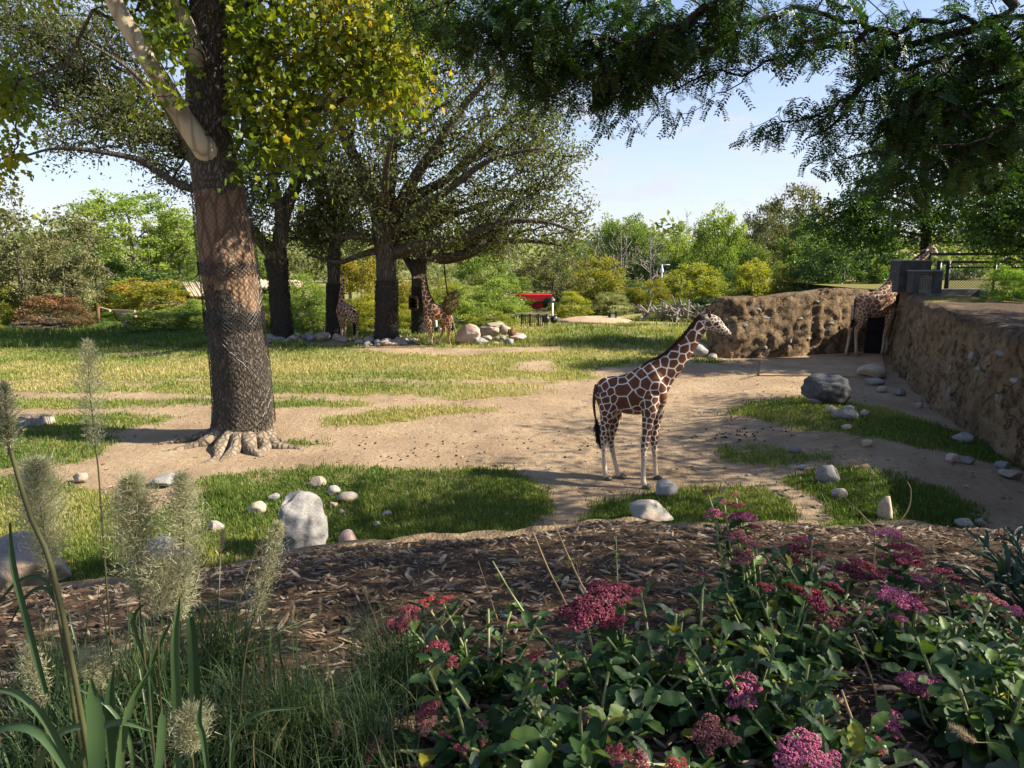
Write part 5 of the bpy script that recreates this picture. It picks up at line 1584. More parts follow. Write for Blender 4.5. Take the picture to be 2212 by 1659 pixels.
# weathered tree stump at the left
def stump():
    c = G(78, 918)
    root = thing('tree_stump', 'low weathered hollow tree stump in the meadow grass', 'stump', c)
    R = px2m(34, c[1]); h = px2m(20, c[1])
    a = np.arange(40) / 40 * 2 * np.pi
    w = 1 + .10 * np.sin(a * 5) + .12 * (fbm(np.stack([np.cos(a) * 2, np.sin(a) * 2, 0 * a], -1), 3, 2) - .5) * 2
    def rg(r, z): return np.stack([np.cos(a) * r * w, np.sin(a) * r * w * .8, z + 0 * a], -1) + c
    V = np.concatenate([rg(R * 1.12, -.1), rg(R * 1.03, h * .5), rg(R, h * .95), rg(R * .93, h), rg(R * .62, h * .93), rg(R * .55, h * .55), rg(.01, h * .5)])
    i = np.arange(6)[:, None] * 40; j = np.arange(40)[None]; j2 = (j + 1) % 40
    Q = np.stack([i + j, i + j2, i + 40 + j2, i + 40 + j], -1).reshape(-1, 4)
    mb = MB(); mb.add(V, Q[:120]); mb.build('bark_rim', M_DEAD, root, True)
    mb = MB(); mb.add(V, Q[120:]); mb.build('hollow_top', M_GREYBARK, root, True)
stump()

# ------------------------------------------------------------------ rock walls on the right
def mud_mat():
    m, nt, b = mat('gunite_rock', .95, .12)
    N = NT(nt); p = N.pos()
    n1 = N.noise(p, .9, 5, .6); n2 = N.noise(p, 4.5, 6, .65); n3 = N.noise(p, 24, 4, .7)
    c = N.ramp(n1, [(.3, (.19, .128, .072)), (.55, (.30, .21, .12)), (.75, (.38, .28, .165))])
    c = N.mix(N.ramp(n2, [(.38, .85), (.52, 0)]), c, (.085, .058, .036))
    rim = N.n('ShaderNodeSeparateXYZ'); N.l(p, rim.inputs[0])
    c = N.mix(N.ramp(N.math('ADD', rim.outputs['Z'], N.math('MULTIPLY', N.math('SUBTRACT', n2, .5), 1.2)), [(2.25 / 4, 0), (2.75 / 4, .6)]) if False else N.math('MULTIPLY', N.math('GREATER_THAN', N.math('ADD', rim.outputs['Z'], N.math('MULTIPLY', n2, .9)), 3.0), .5), c, (.085, .062, .042))
    vo = N.n('ShaderNodeTexVoronoi', feature='DISTANCE_TO_EDGE'); vo.inputs['Scale'].default_value = .55
    wp = N.n('ShaderNodeVectorMath', operation='ADD'); wn_ = N.n('ShaderNodeTexNoise'); wn_.inputs['Scale'].default_value = 2.2; wn_.inputs['Detail'].default_value = 5
    N.l(p, wn_.inputs['Vector']); N.l(p, wp.inputs[0]); N.l(wn_.outputs['Color'], wp.inputs[1]); N.l(wp.outputs[0], vo.inputs['Vector'])
    crack = N.ramp(vo.outputs['Distance'], [(0.0, 1.0), (0.022, 0.0)])
    c = N.mix(N.math('MULTIPLY', crack, .8), c, (.05, .035, .024))
    c = N.mix(N.ramp(n3, [(.6, 0), (.75, .5)]), c, (.38, .30, .2))
    # rain streaks run down the face
    st = N.noise(N.scale(p, (1, 1, .10)), 3.2, 4, .6)
    c = N.mix(N.ramp(st, [(.55, 0), (.72, .6)]), c, (.10, .082, .062))
    N.l(c, b.inputs['Base Color'])
    N.bump(N.math('SUBTRACT', N.math('ADD', n2, N.math('MULTIPLY', n3, .6)), N.math('MULTIPLY', crack, .5)), b, 1.0, .12)
    return m
M_MUD = mud_mat()
M_WSTONE = rock_mat('bedded_stone', (.165, .15, .13), (.26, .245, .22), (.09, .08, .065), 6, (.2, .145, .09))

def rock_wall(label, path, zt, thick, seed, stones, batter=.18, nz=34, du=.11):
    """path: plan points of the face, left to right as seen by the viewer; zt: heights at those points; thick: plan offset of the back"""
    path = np.asarray(path, float); zt = np.asarray(zt, float)
    seg = np.concatenate([[0], np.cumsum(np.linalg.norm(np.diff(path, axis=0), axis=1))])
    n = int(seg[-1] / du) + 2
    s = np.linspace(0, seg[-1], n)
    q = smooth_path(np.concatenate([path, zt[:, None]], 1), 400)
    sq = np.concatenate([[0], np.cumsum(np.linalg.norm(np.diff(q[:, :2], axis=0), axis=1))]); sq *= seg[-1] / sq[-1]
    x = np.interp(s, sq, q[:, 0]); y = np.interp(s, sq, q[:, 1]); z = np.interp(s, sq, q[:, 2])
    t = nrm(np.stack([np.gradient(x), np.gradient(y)], -1))
    nr = np.stack([t[:, 1], -t[:, 0]], -1)      # outward: right-hand side of travel turned towards the viewer
    root = thing('rock_wall', label, 'wall', (x[n // 2], y[n // 2], 0))
    z = z + (fbm(np.stack([s * .8, 0 * s, 0 * s], -1), 4, seed) - .5) * .28
    rows = []
    prof = [(f, batter * (1 - f) ** 1.5 + .10 * math.sin(f * 2.6)) for f in np.linspace(-.06, .93, nz)] + [(.975, .02), (1.0, -.08), (1.012, -.25), (1.0, -.6)]
    P3 = []
    for f, o in prof:
        P3.append(np.stack([x + nr[:, 0] * o, y + nr[:, 1] * o, z * f], -1))
    P3 = np.array(P3)
    V = P3.reshape(-1, 3)
    N3 = np.tile(np.concatenate([nr, 0 * nr[:, :1]], 1), (len(prof), 1))
    amp = np.repeat(np.array([1.0] * nz + [.8, .6, .4, .2]), n)
    d = (fbm(V * np.array([.9, .9, 1.1]), 4, seed) - .5) * .30 + (fbm(V * np.array([3.2, 3.2, .35]), 3, seed + 8) - .5) * .22 + (np.abs(fbm(V * np.array([2.4, 2.4, 1.6]), 4, seed + 3) - .5)) * -.36 + (fbm(V * 7, 3, seed + 5) - .5) * .13
    V = V + N3 * (d * amp)[:, None]
    m = len(prof)
    i = np.arange(m - 1)[:, None] * n; j = np.arange(n - 1)[None]
    Q = np.stack([i + j, i + j + 1, i + n + j + 1, i + n + j], -1).reshape(-1, 4)
    mb = MB().add(V, Q)
    if thick:
        # back and ends
        b0 = P3[-1] * 1.0
        bk = np.stack([x - nr[:, 0] * thick, y - nr[:, 1] * thick, z * .99], -1)
        lo = bk.copy(); lo[:, 2] = -.2
        W_ = np.concatenate([V[-n:], bk, lo])
        j = np.arange(n - 1)
        mb.add(W_, np.concatenate([np.stack([j, j + 1, n + j + 1, n + j], -1), np.stack([n + j, n + j + 1, 2 * n + j + 1, 2 * n + j], -1)]))
        for e in (0, n - 1):
            col = V.reshape(m, n, 3)[:, e]
            k = len(col)
            bb = np.repeat(bk[e:e + 1], k, 0); bb[:, 2] = np.minimum(col[:, 2], bk[e, 2])
            mid = (col + bb) / 2 + np.append(t[e] * (-.16 if e == 0 else .16), 0) + (fbm(col * 3, 3, seed) - .5)[:, None] * .2
            W_ = np.concatenate([col, mid, bb]); jj = np.arange(k - 1)
            mb.add(W_, np.concatenate([np.stack([jj, jj + 1, k + jj + 1, k + jj], -1), np.stack([k + jj, k + jj + 1, 2 * k + jj + 1, 2 * k + jj], -1)]))
    mb.build('rock_face', M_MUD, root, True)
    # stones bedded in the face
    grid = V.reshape(m, n, 3)
    for k, (U, Vv, w, h) in enumerate(stones):
        gu, gv = proj(grid[:nz + 1])
        d2 = (gu - U) ** 2 + (gv - Vv) ** 2
        a, b = np.unravel_index(np.argmin(d2), d2.shape)
        c = grid[a, b]; Yd = c[1]
        sv, sf = rock_v(500 + seed * 40 + k, 5, .07, 2)
        ww, hh = px2m(w, Yd) / 2, px2m(h, Yd) / 2
        ax = np.array([np.append(t[b], 0), np.append(nr[b], 0), (0, 0, 1)])
        # what is seen slantwise is longer along the wall
        fore = max(.25, abs(nr[b] @ nrm(c[:2])))
        sv = sv * np.array([min(ww / fore, ww * 2.0), .13, hh]) @ ax
        MB().add(sv + c - ax[1] * .075, T=sf).build('bedded_stone', M_WSTONE, root, True)
    return root

def gx(U, V): return G(U, V)[:2]
a0 = P(1550, 770, 30.4)
rock_wall('free standing brown rock wall across the back of the trodden yard',
          [(a0[0] - .15, 31.3), (a0[0], 30.5), (a0[0] + .9, 30.35), (a0[0] + 2.6, 30.7), (a0[0] + 4.4, 31.1), (a0[0] + 5.9, 31.5), (a0[0] + 7.2, 32.2)], [2.45, 2.5, 2.52, 2.62, 2.78, 2.86, 2.85], .95, 1,
          [(1607, 702, 16, 12), (1568, 690, 10, 14), (1572, 705, 8, 16), (1655, 690, 26, 12), (1756, 698, 30, 14), (1726, 688, 14, 10), (1795, 700, 18, 10), (1650, 752, 16, 14), (1705, 738, 14, 10), (1638, 672, 14, 12), (1745, 730, 12, 9), (1590, 668, 16, 10), (1765, 652, 12, 8)])
rw = [(17.0, 31.2), (16.2, 29.4), (15.45, 27.9), (14.75, 26.3), (13.75, 23.6), (12.65, 20.4), (11.6, 17.4), (10.75, 14.9), (10.0, 12.0), (9.3, 9.6)]
rock_wall('long brown rock retaining wall with grey stones bedded in it', rw, [2.85, 2.85, 2.83, 2.78, 2.74, 2.72, 2.72, 2.72, 2.72, 2.72], 0, 2,
          [(1962, 727, 24, 26), (1985, 700, 22, 12), (1903, 690, 20, 30), (1898, 735, 14, 22), (1902, 768, 16, 22), (2050, 733, 22, 22), (2048, 855, 36, 50), (2052, 797, 34, 30), (2150, 862, 40, 26), (2155, 765, 26, 20), (2095, 768, 26, 26), (1948, 760, 18, 14), (2110, 802, 22, 26), (2000, 640 + 120, 18, 14), (1938, 690, 14, 12), (2190, 820, 30, 20)], batter=.34, nz=36, du=.085)
# ground held up by the wall
def plateau():
    xs = np.array([p[0] for p in rw]); ys = np.array([p[1] for p in rw])
    yy = np.linspace(31.2, 9.6, 60)
    ex = np.interp(yy, ys[::-1], xs[::-1])
    rows = []
    for f in np.concatenate([np.linspace(0, 1, 40) ** 1.5 * .999, [1.0]]):
        X = ex + .12 + (46 - ex) * f
        Z = 2.76 + .05 * (fbm(np.stack([X, yy, 0 * X], -1), 3, 6) - .5) * 2 + (X - ex) * .008 - .06 * (f == 0)
        rows.append(np.stack([X, yy, Z], -1))
    V = np.concatenate(rows); n = 60; m = len(rows)
    i = np.arange(m - 1)[:, None] * n; j = np.arange(n - 1)[None]
    Q = np.stack([i + j, i + j + 1, i + n + j + 1, i + n + j], -1).reshape(-1, 4)
    m_, nt, b = mat('terrace_soil', .95, .1)
    N = NT(nt); p = N.pos()
    n1 = N.noise(p, .8, 4); n2 = N.noise(p, 14, 5, .7)
    c = N.ramp(n2, [(.3, (.02, .015, .01)), (.5, (.075, .053, .036)), (.7, (.17, .125, .085))])
    moss = N.ramp(n2, [(.3, (.11, .10, .03)), (.7, (.24, .22, .07))])
    sp = N.n('ShaderNodeSeparateXYZ'); N.l(p, sp.inputs[0])
    f = N.math('ADD', N.math('MULTIPLY', N.math('SUBTRACT', sp.outputs['Y'], 22.5), .22), N.math('SUBTRACT', n1, .5))
    N.l(N.mix(N.ramp(f, [(.3, 0), (.7, .9)]), c, moss), b.inputs['Base Color'])
    N.bump(n2, b, .8, .05)
    mb = MB().add(V, Q)
    # rising ground far behind the fence carries on level
    mb.add([(17.2, 31.2, 2.70), (46, 31.2, 2.9), (46, 60, 2.6), (19.5, 60, 2.4)], [[0, 1, 2, 3]])
    tag(mb.build('terrace', m_, None, True), kind='structure')
plateau()
# black panel added to give the dark of the passage opening
mb = MB()
g0 = P(1888, 765, 31.1)
mb.add(*box((g0[0], 31.15, 1.05), (.85, .08, 2.1)))
for k in range(3): mb.add(*box((g0[0], 31.08, .35 + k * .7), (.85, .05, .06)))
tag(mb.build('passage_dark_panel', plain('opening_black', (.018, .018, .018), .6, .4, .2, 4, .1)), 'black panel standing in for the dark opening of the passage under the sandy giraffe', 'door')

# flat slab the giraffes stand on
def slab():
    c = [G(1643, 781), G(1905, 770), G(1915, 817), G(1640, 813)]
    z = .075
    top = [np.array([p[0], p[1], z + float(ground_z(p[0], p[1])) * .5]) for p in c]
    mb = MB()
    lo = [p - (0, 0, .2) for p in top]
    mb.add(top + lo, [[3, 2, 1, 0], [0, 1, 5, 4], [1, 2, 6, 5], [2, 3, 7, 6], [3, 0, 4, 7]])
    o = mb.build('concrete_slab', plain('sandy_concrete', (.36, .255, .155), .95, .1, .22, 1.2, .4, .02, coord='pos'))
    tag(o, 'flat sandy concrete slab set into the yard before the rock walls', 'slab')
slab()

# ------------------------------------------------------------------ feeding frames and fence on the terrace
M_FRAME = plain('dark_composite', (.055, .055, .055), .75, .3, .35, 3, .3, .02)
M_BLACK = plain('black_pipe', (.02, .02, .02), .45, .5, .2, 4, .05)
M_KERB = plain('grey_kerb', (.17, .165, .155), .85, .25, .25, 3, .3)
YF = 28.6
def pz(U, V, Y=YF): return P(U, V, Y)
def frame(label, u0, u1, v0, v1, hole, Y, dep=.5, name='hay_feeder'):
    root = thing(name, label, 'feeder', pz((u0 + u1) / 2, v1, Y))
    a, b = pz(u0, v1, Y), pz(u1, v0, Y)
    x0, x1, z0, z1 = a[0], b[0], a[2], b[2]
    h0, h1 = pz(hole[0], hole[3], Y), pz(hole[1], hole[2], Y)
    hx0, hx1, hz0, hz1 = h0[0], h1[0], h0[2], h1[2]
    if x1 - x0 < .01: return root
    for (p0, p1, q0, q1) in ((x0, hx0, z0, z1), (hx1, x1, z0, z1), (hx0, hx1, hz1, z1), (hx0, hx1, z0, hz0)):
        if p1 - p0 > .02 and q1 - q0 > .02:
            MB().add(*box(((p0 + p1) / 2, Y + dep / 2, (q0 + q1) / 2), (p1 - p0, dep, q1 - q0))).build('panel', M_FRAME, root)
    MB().add(*box(((x0 + x1) / 2, Y + dep / 2, z1 + .022), (x1 - x0 + .05, dep + .05, .04))).build('top_cap', plain('grey_cap', (.22, .22, .215), .7, .3, .2, 3, .1), root)
    return root, hx0, hx1, hz0, hz1
frame('tall dark feeding frame the sandy giraffe puts its neck behind', 1939, 2013, 564, 632, (1966, 2000, 590, 633), YF)
frame('narrow dark side frame behind the tall feeding frame', 1932, 1946, 563, 600, (1936, 1937, 570, 571), YF + 1.0, .4)
root, hx0, hx1, hz0, hz1 = frame('lower dark box with a welded wire window', 1970, 2038, 586, 633, (1984, 2019, 592, 632), YF - .7, .45, 'hay_feeder')
for k in range(1, 9):
    x = hx0 + (hx1 - hx0) * k / 9
    MB().add(*bar((x, YF - .64, hz0), (x, YF - .64, hz1), .012)).build('wire', plain('galvanised_wire', (.30, .29, .26), .5, .5, .1, 2, 0) if k == 1 and 'galvanised_wire' not in bpy.data.materials else bpy.data.materials['galvanised_wire'], root)
for k in range(1, 8):
    z = hz0 + (hz1 - hz0) * k / 8
    MB().add(*bar((hx0, YF - .625, z), (hx1, YF - .625, z), .012)).build('wire', bpy.data.materials['galvanised_wire'], root)
# hay feeders glimpsed inside
MB().add(*box(((hx0 + hx1) / 2, YF - .45, hz0 + .75), (.45, .2, .06))).build('shelf', plain('pale_metal', (.45, .45, .43), .4, .5, .1, 2, 0), root)
# long kerb under the fence
mb = MB()
k0, k1, k2 = pz(1968, 640, 28.2), pz(2120, 637, 28.3), pz(2152, 642, 26.6)
mb.add(*bar((k0[0], 28.2, 2.86), (k1[0], 28.3, 2.88), .5, .30)); mb.add(*bar((k1[0] + .02, 28.3, 2.87), (k2[0], 26.6, 2.85), .42, .28))
tag(mb.build('concrete_kerb', M_KERB), 'grey concrete kerb bending forward under the wire fence', 'kerb')
# chain link fence
def fence():
    Y = 29.0
    xs = [float(pz(u, 600, Y)[0]) for u in (2026, 2046)]
    root = thing('chain_link_fence', 'black chain link fence with pipe rails on the terrace', 'fence', (xs[1], Y, 2.8))
    x1 = 32.0
    zt = float(pz(2100, 566, Y)[2]); zb = 2.95; zp = float(pz(2100, 549, Y)[2])
    MB().add(*tube([(xs[0], Y, 2.7), (xs[0], Y, zt + .05)], .10, 8)).build('post', M_BLACK, root, True)
    MB().add(*tube([(xs[1], Y, 2.7), (xs[1], Y, zt + .05)], .085, 8)).build('post', M_BLACK, root, True)
    x = xs[1] + 1.9
    while x < x1:
        MB().add(*tube([(x, Y, 2.7), (x, Y, zt)], .05, 8)).build('post', M_BLACK, root, True); x += 2.6
    MB().add(*tube([(xs[0] - .5, Y - .25, zp), (x1, Y - .25, zp + .02)], .055, 8)).build('top_pipe', M_BLACK, root, True)
    MB().add(*tube([(xs[0], Y, zt), (x1, Y, zt)], .045, 8)).build('rail', M_BLACK, root, True)
    MB().add(*tube([(xs[1], Y, zt - .22), (x1, Y, zt - .22)], .03, 8)).build('rail', M_BLACK, root, True)
    MB().add(*tube([(xs[1] + 2.6, Y + .3, zp), (xs[1] + 1.9, Y, zt - .1)], .03, 6)).build('brace', M_BLACK, root, True)
    MB().add(*tube([(xs[1] + 2.6, Y + .3, zp), (xs[1] + 3.4, Y, zt - 1.2)], .03, 6)).build('brace', M_BLACK, root, True)
    wm = MB()
    p = .11
    Hh = zt - zb
    k = -int(Hh / p) - 1
    while xs[1] + k * p < x1:
        for s in (1, -1):
            a0, a1 = xs[1] + k * p, xs[1] + k * p + Hh
            za, zb_ = (zb, zt) if s == 1 else (zt, zb)
            # clip to the fence
            lo, hi = max(a0, xs[1]), min(a1, x1)
            if hi <= lo: continue
            f0, f1 = (lo - a0) / Hh, (hi - a0) / Hh
            wm.add(*tube(np.array([(lo, Y + .01 * s, za + (zb_ - za) * f0), (hi, Y + .01 * s, za + (zb_ - za) * f1)]), .011, 3, False)[:2])
        k += 1
    wm.build('wire_mesh', bpy.data.materials['weathered_wire'], root)
fence()

# ------------------------------------------------------------------ trees and shrubs beyond the paddock
def variant(kind, seed, n_clump, n_leaf, size, clump_r, trunk_h, flat=.8):
    """crown in a unit box (1 wide, 1 high, foot at 0) with its stem"""
    rng = np.random.default_rng(seed)
    c = []
    while len(c) < n_clump:
        x, y, z = rng.uniform(-.5, .5), rng.uniform(-.5, .5), rng.uniform(trunk_h, 1)
        f = (z - trunk_h) / (1 - trunk_h)
        r = math.hypot(x, y)
        if kind == 'round': lim = .5 * math.sqrt(max(0, 1 - (2 * f - .9) ** 2 / 1.25))
        elif kind == 'shrub': lim = .5 * math.sqrt(max(0, 1 - (f * .98) ** 2.4))
        elif kind == 'tall': lim = .5 * (math.sin(math.pi * min(1, f * .92 + .06)) ** .6) * (.75 + .5 * vnoise(np.array([[x * 5, y * 5, z * 5.]]), seed)[0])
        elif kind == 'oak': lim = .52 * (max(0, 1 - (2 * f - .75) ** 2 / 1.6)) ** .5 * (.55 + .9 * vnoise(np.array([[x * 4.5, y * 4.5, z * 4.5]]), seed)[0])
        elif kind == 'feather': lim = .5 * min(1, (.28 + f * 1.25)) * (1 - max(0, f - .72) * 2.1)
        else: lim = .5
        lim -= clump_r * .6
        if r < lim and (r > lim * .45 or rng.random() < .3 or f > .8): c.append((x, y, z))
    c = np.array(c)
    cr = clump_r * rng.uniform(.6, 1.35, len(c))
    k = rng.integers(0, len(c), n_leaf)
    d = nrm(rng.normal(0, 1, (n_leaf, 3)))
    rr = rng.random(n_leaf) ** .45
    p = c[k] + d * (rr * cr[k])[:, None] * np.array([1, 1, flat])
    if kind == 'feather': p[:, 2] += .10 * (np.hypot(p[:, 0], p[:, 1])) ** 1.2
    p[:, 2] = np.maximum(p[:, 2], .01)
    tone = .42 + rng.normal(0, .12, len(c))[k] + rng.normal(0, .13, n_leaf) + (p[:, 2] - .5) * .12
    mb = MB()
    leaves(mb, p, size, rng, tone, .2, .6, 0, .15)
    crown = mb.mesh('crown', M_OAK)
    st = MB()
    sk = np.array([[0, 0, 0], [.005, .0, trunk_h * .6], [0, .005, max(.12, trunk_h)], [.01, 0, max(.3, trunk_h + .2)], [0, .01, .62]])
    sk = smooth_path(sk, 14)
    st.add(*tube(sk, np.linspace(.028, .009, 14) * (1 if kind != 'shrub' else .5), 7))
    nodes, par = mst(sk[4:], pl_of(sk[4:]), c, .4)
    twigs(st, nodes, par, len(sk) - 4, .0022, .014, rng, 2.2, .08, 4)
    stem = st.mesh('trunk', M_GREYBARK)
    return crown, stem
VAR = {
    'round': [variant('round', 1, 95, 9500, .034, .10, .12), variant('round', 2, 80, 9000, .034, .115, .12)],
    'shrub': [variant('shrub', 3, 85, 9000, .034, .10, .03), variant('shrub', 4, 60, 8000, .036, .13, .03), variant('shrub', 14, 120, 9500, .028, .075, .03)],
    'tall': [variant('tall', 5, 85, 8500, .032, .10, .22), variant('tall', 6, 70, 7800, .034, .115, .2), variant('tall', 16, 60, 6500, .032, .10, .25)],
    'oak': [variant('oak', 7, 85, 9500, .028, .085, .16), variant('oak', 8, 70, 8500, .028, .095, .16)],
    'feather': [variant('feather', 9, 130, 10500, .024, .075, .12, .45)],
}
def fol(name, stops, tr=.4): return leaf_mat(name, stops, tr, (1.5, 1.5, .5), .5, .35)
FM = {
    'greyoak': fol('grey_green_leaf', [(0, (0.07425, 0.08316, 0.03861)), (.45, (0.1411, 0.1485, 0.06386)), (.8, (0.2302, 0.2228, 0.09652)), (1, (0.297, 0.2376, 0.104))], .28),
    'green': fol('mid_green_leaf', [(0, (0.05434, 0.09625, 0.02173)), (.45, (0.132, 0.2018, 0.04036)), (.8, (0.2252, 0.295, 0.05589)), (1, (0.3105, 0.3415, 0.06986))]),
    'light': fol('light_green_leaf', [(0, (0.0972, 0.1458, 0.0324)), (.45, (0.2026, 0.2834, 0.05508)), (.8, (0.324, 0.3888, 0.081)), (1, (0.4212, 0.4212, 0.0972))]),
    'yellow': fol('yellow_leaf', [(0, (.11, .115, .014)), (.45, (.24, .21, .02)), (.8, (.38, .29, .025)), (1, (.44, .26, .03))]),
    'lime': fol('yellow_green_leaf', [(0, (0.1165, 0.1475, 0.02018)), (.45, (0.2484, 0.2794, 0.03105)), (.8, (0.4036, 0.3881, 0.04347)), (1, (0.5589, 0.4347, 0.05434))]),
    'orange': fol('orange_tinged_leaf', [(0, (.09, .12, .02)), (.4, (.19, .21, .03)), (.7, (.33, .27, .035)), (1, (.44, .22, .045))]),
    'rust': fol('rust_leaf', [(0, (0.07425, 0.06075, 0.027)), (.4, (0.135, 0.1013, 0.0432)), (.75, (0.2295, 0.1148, 0.054)), (1, (0.297, 0.1215, 0.06075))], .25),
    'dark': fol('dark_green_leaf', [(0, (0.02916, 0.06561, 0.02187)), (.5, (0.0729, 0.1368, 0.03645)), (.85, (0.1368, 0.2187, 0.05468)), (1, (0.2187, 0.2826, 0.0729))], .3),
    'grey': fol('dry_grey_leaf', [(0, (.10, .085, .065)), (.5, (.19, .16, .12)), (1, (.27, .23, .17))], .15),
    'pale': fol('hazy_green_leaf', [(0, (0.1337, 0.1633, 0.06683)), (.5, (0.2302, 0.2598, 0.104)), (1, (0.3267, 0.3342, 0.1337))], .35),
    'bright': fol('bright_leaf', [(0, (0.07425, 0.1485, 0.02079)), (.45, (0.1633, 0.2822, 0.03861)), (.8, (0.2822, 0.3861, 0.05346)), (1, (0.3713, 0.4158, 0.07425))]),
}
_cnt = {}
def plant(kind, vi, m, U, V, top, w, Y, label, name=None, cat=None, group=None, bark=None, z0=None, dep=.9):
    """U, V foot; top row of the crown; w width, in print units; Y distance"""
    b = P(U, V, Y); t = P(U, top, Y)
    zb = 0.0 if z0 is None else z0
    h = (t[2] - zb) * 1.06; ww = px2m(w, Y) * 1.18
    nm = name or ('shrub' if kind == 'shrub' else 'tree')
    o = thing(nm, label, cat or ('shrub' if nm == 'shrub' else 'tree'), (b[0], Y, zb), group)
    crown, stem = VAR[kind][vi]
    k = _cnt[0] = _cnt.get(0, 0) + 1
    M = Matrix.Translation((b[0], Y, zb)) @ Matrix.Rotation(k * 2.399, 4, 'Z') @ Matrix.Diagonal((ww, ww * dep, h, 1))
    for me, nm2, mt in ((crown, 'crown', m), (stem, 'trunk' if nm != 'shrub' else 'stems', bark or M_GREYBARK)):
        c = link(nm2, me, o)
        c.matrix_basis = M
        c.material_slots[0].link = 'OBJECT'
        c.material_slots[0].material = mt
    return o
GT = 'trees beyond the meadow'; GS = 'shrubs along the meadow edge'
# left
plant('oak', 0, FM['greyoak'], 60, 725, 415, 290, 46, 'massive grey green oak filling the left edge of the view', 'oak_tree', 'tree', GT)
plant('oak', 1, FM['greyoak'], 150, 722, 520, 150, 45, 'lower grey green oak in front of the left edge oak', 'oak_tree', 'tree', GT)
plant('feather', 0, FM['light'], 300, 700, 425, 250, 60, 'feathery light green locust tree behind the left shrubs', 'locust_tree', 'tree', GT)
plant('feather', 0, FM['light'], 400, 700, 470, 150, 64, 'second feathery locust tree just left of the netted trunk', 'locust_tree', 'tree', GT)
plant('tall', 0, FM['green'], 240, 705, 540, 150, 66, 'dark mid green tree under the feathery locust', None, None, GT)
plant('tall', 1, FM['green'], 380, 705, 545, 150, 68, 'bushy green tree behind the log roof', None, None, GT)
plant('round', 0, FM['dark'], 330, 700, 590, 190, 58, 'dark rounded tree behind the orange tinged shrub', None, None, GT)
plant('shrub', 0, FM['orange'], 330, 715, 600, 175, 48, 'orange tinged shrub left of the log roof', None, None, GS)
plant('shrub', 1, FM['light'], 265, 715, 612, 120, 49, 'light green shrub behind the wooden rails', None, None, GS)
plant('shrub', 2, FM['bright'], 245, 716, 665, 90, 46, 'bright green creeper mound under the wooden rails', None, None, GS)
plant('shrub', 0, FM['rust'], 120, 722, 635, 150, 43, 'rust leaved shrub below the left oak', None, None, GS)
plant('shrub', 1, FM['rust'], 165, 724, 660, 90, 42, 'smaller rust and green shrub beside the rust leaved shrub', None, None, GS)
plant('shrub', 2, FM['grey'], 92, 732, 684, 130, 41, 'dry grey brown shrub low by the meadow edge', None, None, GS)
plant('shrub', 0, FM['lime'], 15, 725, 620, 110, 44, 'yellow green shrub at the left edge of the view', None, None, GS)
plant('shrub', 1, FM['lime'], -20, 735, 690, 60, 40, 'low yellow flowered shrub at the left margin', None, None, GS)
plant('shrub', 2, FM['bright'], 236, 728, 696, 74, 41.5, 'small bright green shrub left of the yellow sign', None, None, GS)
plant('shrub', 0, FM['green'], 370, 732, 665, 190, 41, 'broad glossy green shrub left of the netted trunk', None, None, GS)
plant('shrub', 2, FM['green'], 305, 728, 690, 70, 41.5, 'small green shrub right of the yellow sign', None, None, GS)
plant('shrub', 1, FM['light'], 430, 725, 650, 90, 42, 'light green shrub touching the left of the netted trunk', None, None, GS)
# between the trunks
plant('shrub', 0, FM['lime'], 568, 730, 655, 60, 41, 'yellow green shrub just right of the netted trunk', None, None, GS)
plant('shrub', 1, FM['light'], 660, 730, 600, 110, 44, 'light green bush between the two left oaks', None, None, GS)
plant('shrub', 2, FM['light'], 655, 735, 668, 80, 41, 'low feathery bush in front of the bush between the left oaks', None, None, GS)
plant('tall', 2, FM['pale'], 660, 715, 500, 120, 62, 'pale hazy tree far behind the two left oaks', None, None, GT)
plant('round', 0, FM['green'], 560, 720, 560, 110, 60, 'green round tree behind the netted trunk', None, None, GT)
plant('shrub', 0, FM['yellow'], 785, 728, 552, 125, 46, 'golden yellow tree behind the pale rumped giraffe', 'small_tree', 'tree', GS)
plant('shrub', 1, FM['lime'], 800, 733, 640, 110, 43, 'yellow green bush right of the pale rumped giraffe', None, None, GS)
plant('shrub', 2, FM['lime'], 755, 735, 690, 90, 40.5, 'low yellow green bush behind the pale rumped giraffe', None, None, GS)
plant('shrub', 0, FM['yellow'], 875, 730, 605, 80, 45, 'golden bush between the spreading oak and the tall giraffe', None, None, GS)
plant('shrub', 1, FM['lime'], 880, 735, 660, 80, 42.5, 'lime bush at the right of the spreading oak trunk', None, None, GS)
plant('tall', 1, FM['pale'], 760, 715, 515, 130, 66, 'pale tree far behind the golden yellow tree', None, None, GT)
plant('shrub', 2, FM['lime'], 960, 732, 605, 90, 45, 'airy yellow green bush behind the tall giraffe', None, None, GS)
plant('shrub', 0, FM['light'], 990, 733, 640, 100, 43.5, 'light green bush above the split reddish boulder', None, None, GS)
plant('shrub', 1, FM['light'], 1075, 728, 608, 130, 46, 'broad light green bush left of the railings', None, None, GS)
plant('shrub', 2, FM['lime'], 1050, 733, 670, 110, 42.5, 'low leafy bush above the far rock pile', None, None, GS)
plant('shrub', 2, FM['green'], 940, 735, 695, 70, 42, 'low green bush between giraffe legs and rock pile', None, None, GS)
plant('tall', 0, FM['light'], 1040, 718, 535, 130, 62, 'light green ash tree under the long level bough', None, None, GT)
plant('oak', 1, FM['pale'], 950, 715, 560, 160, 70, 'hazy oak tree far behind the tall giraffe', None, None, GT)
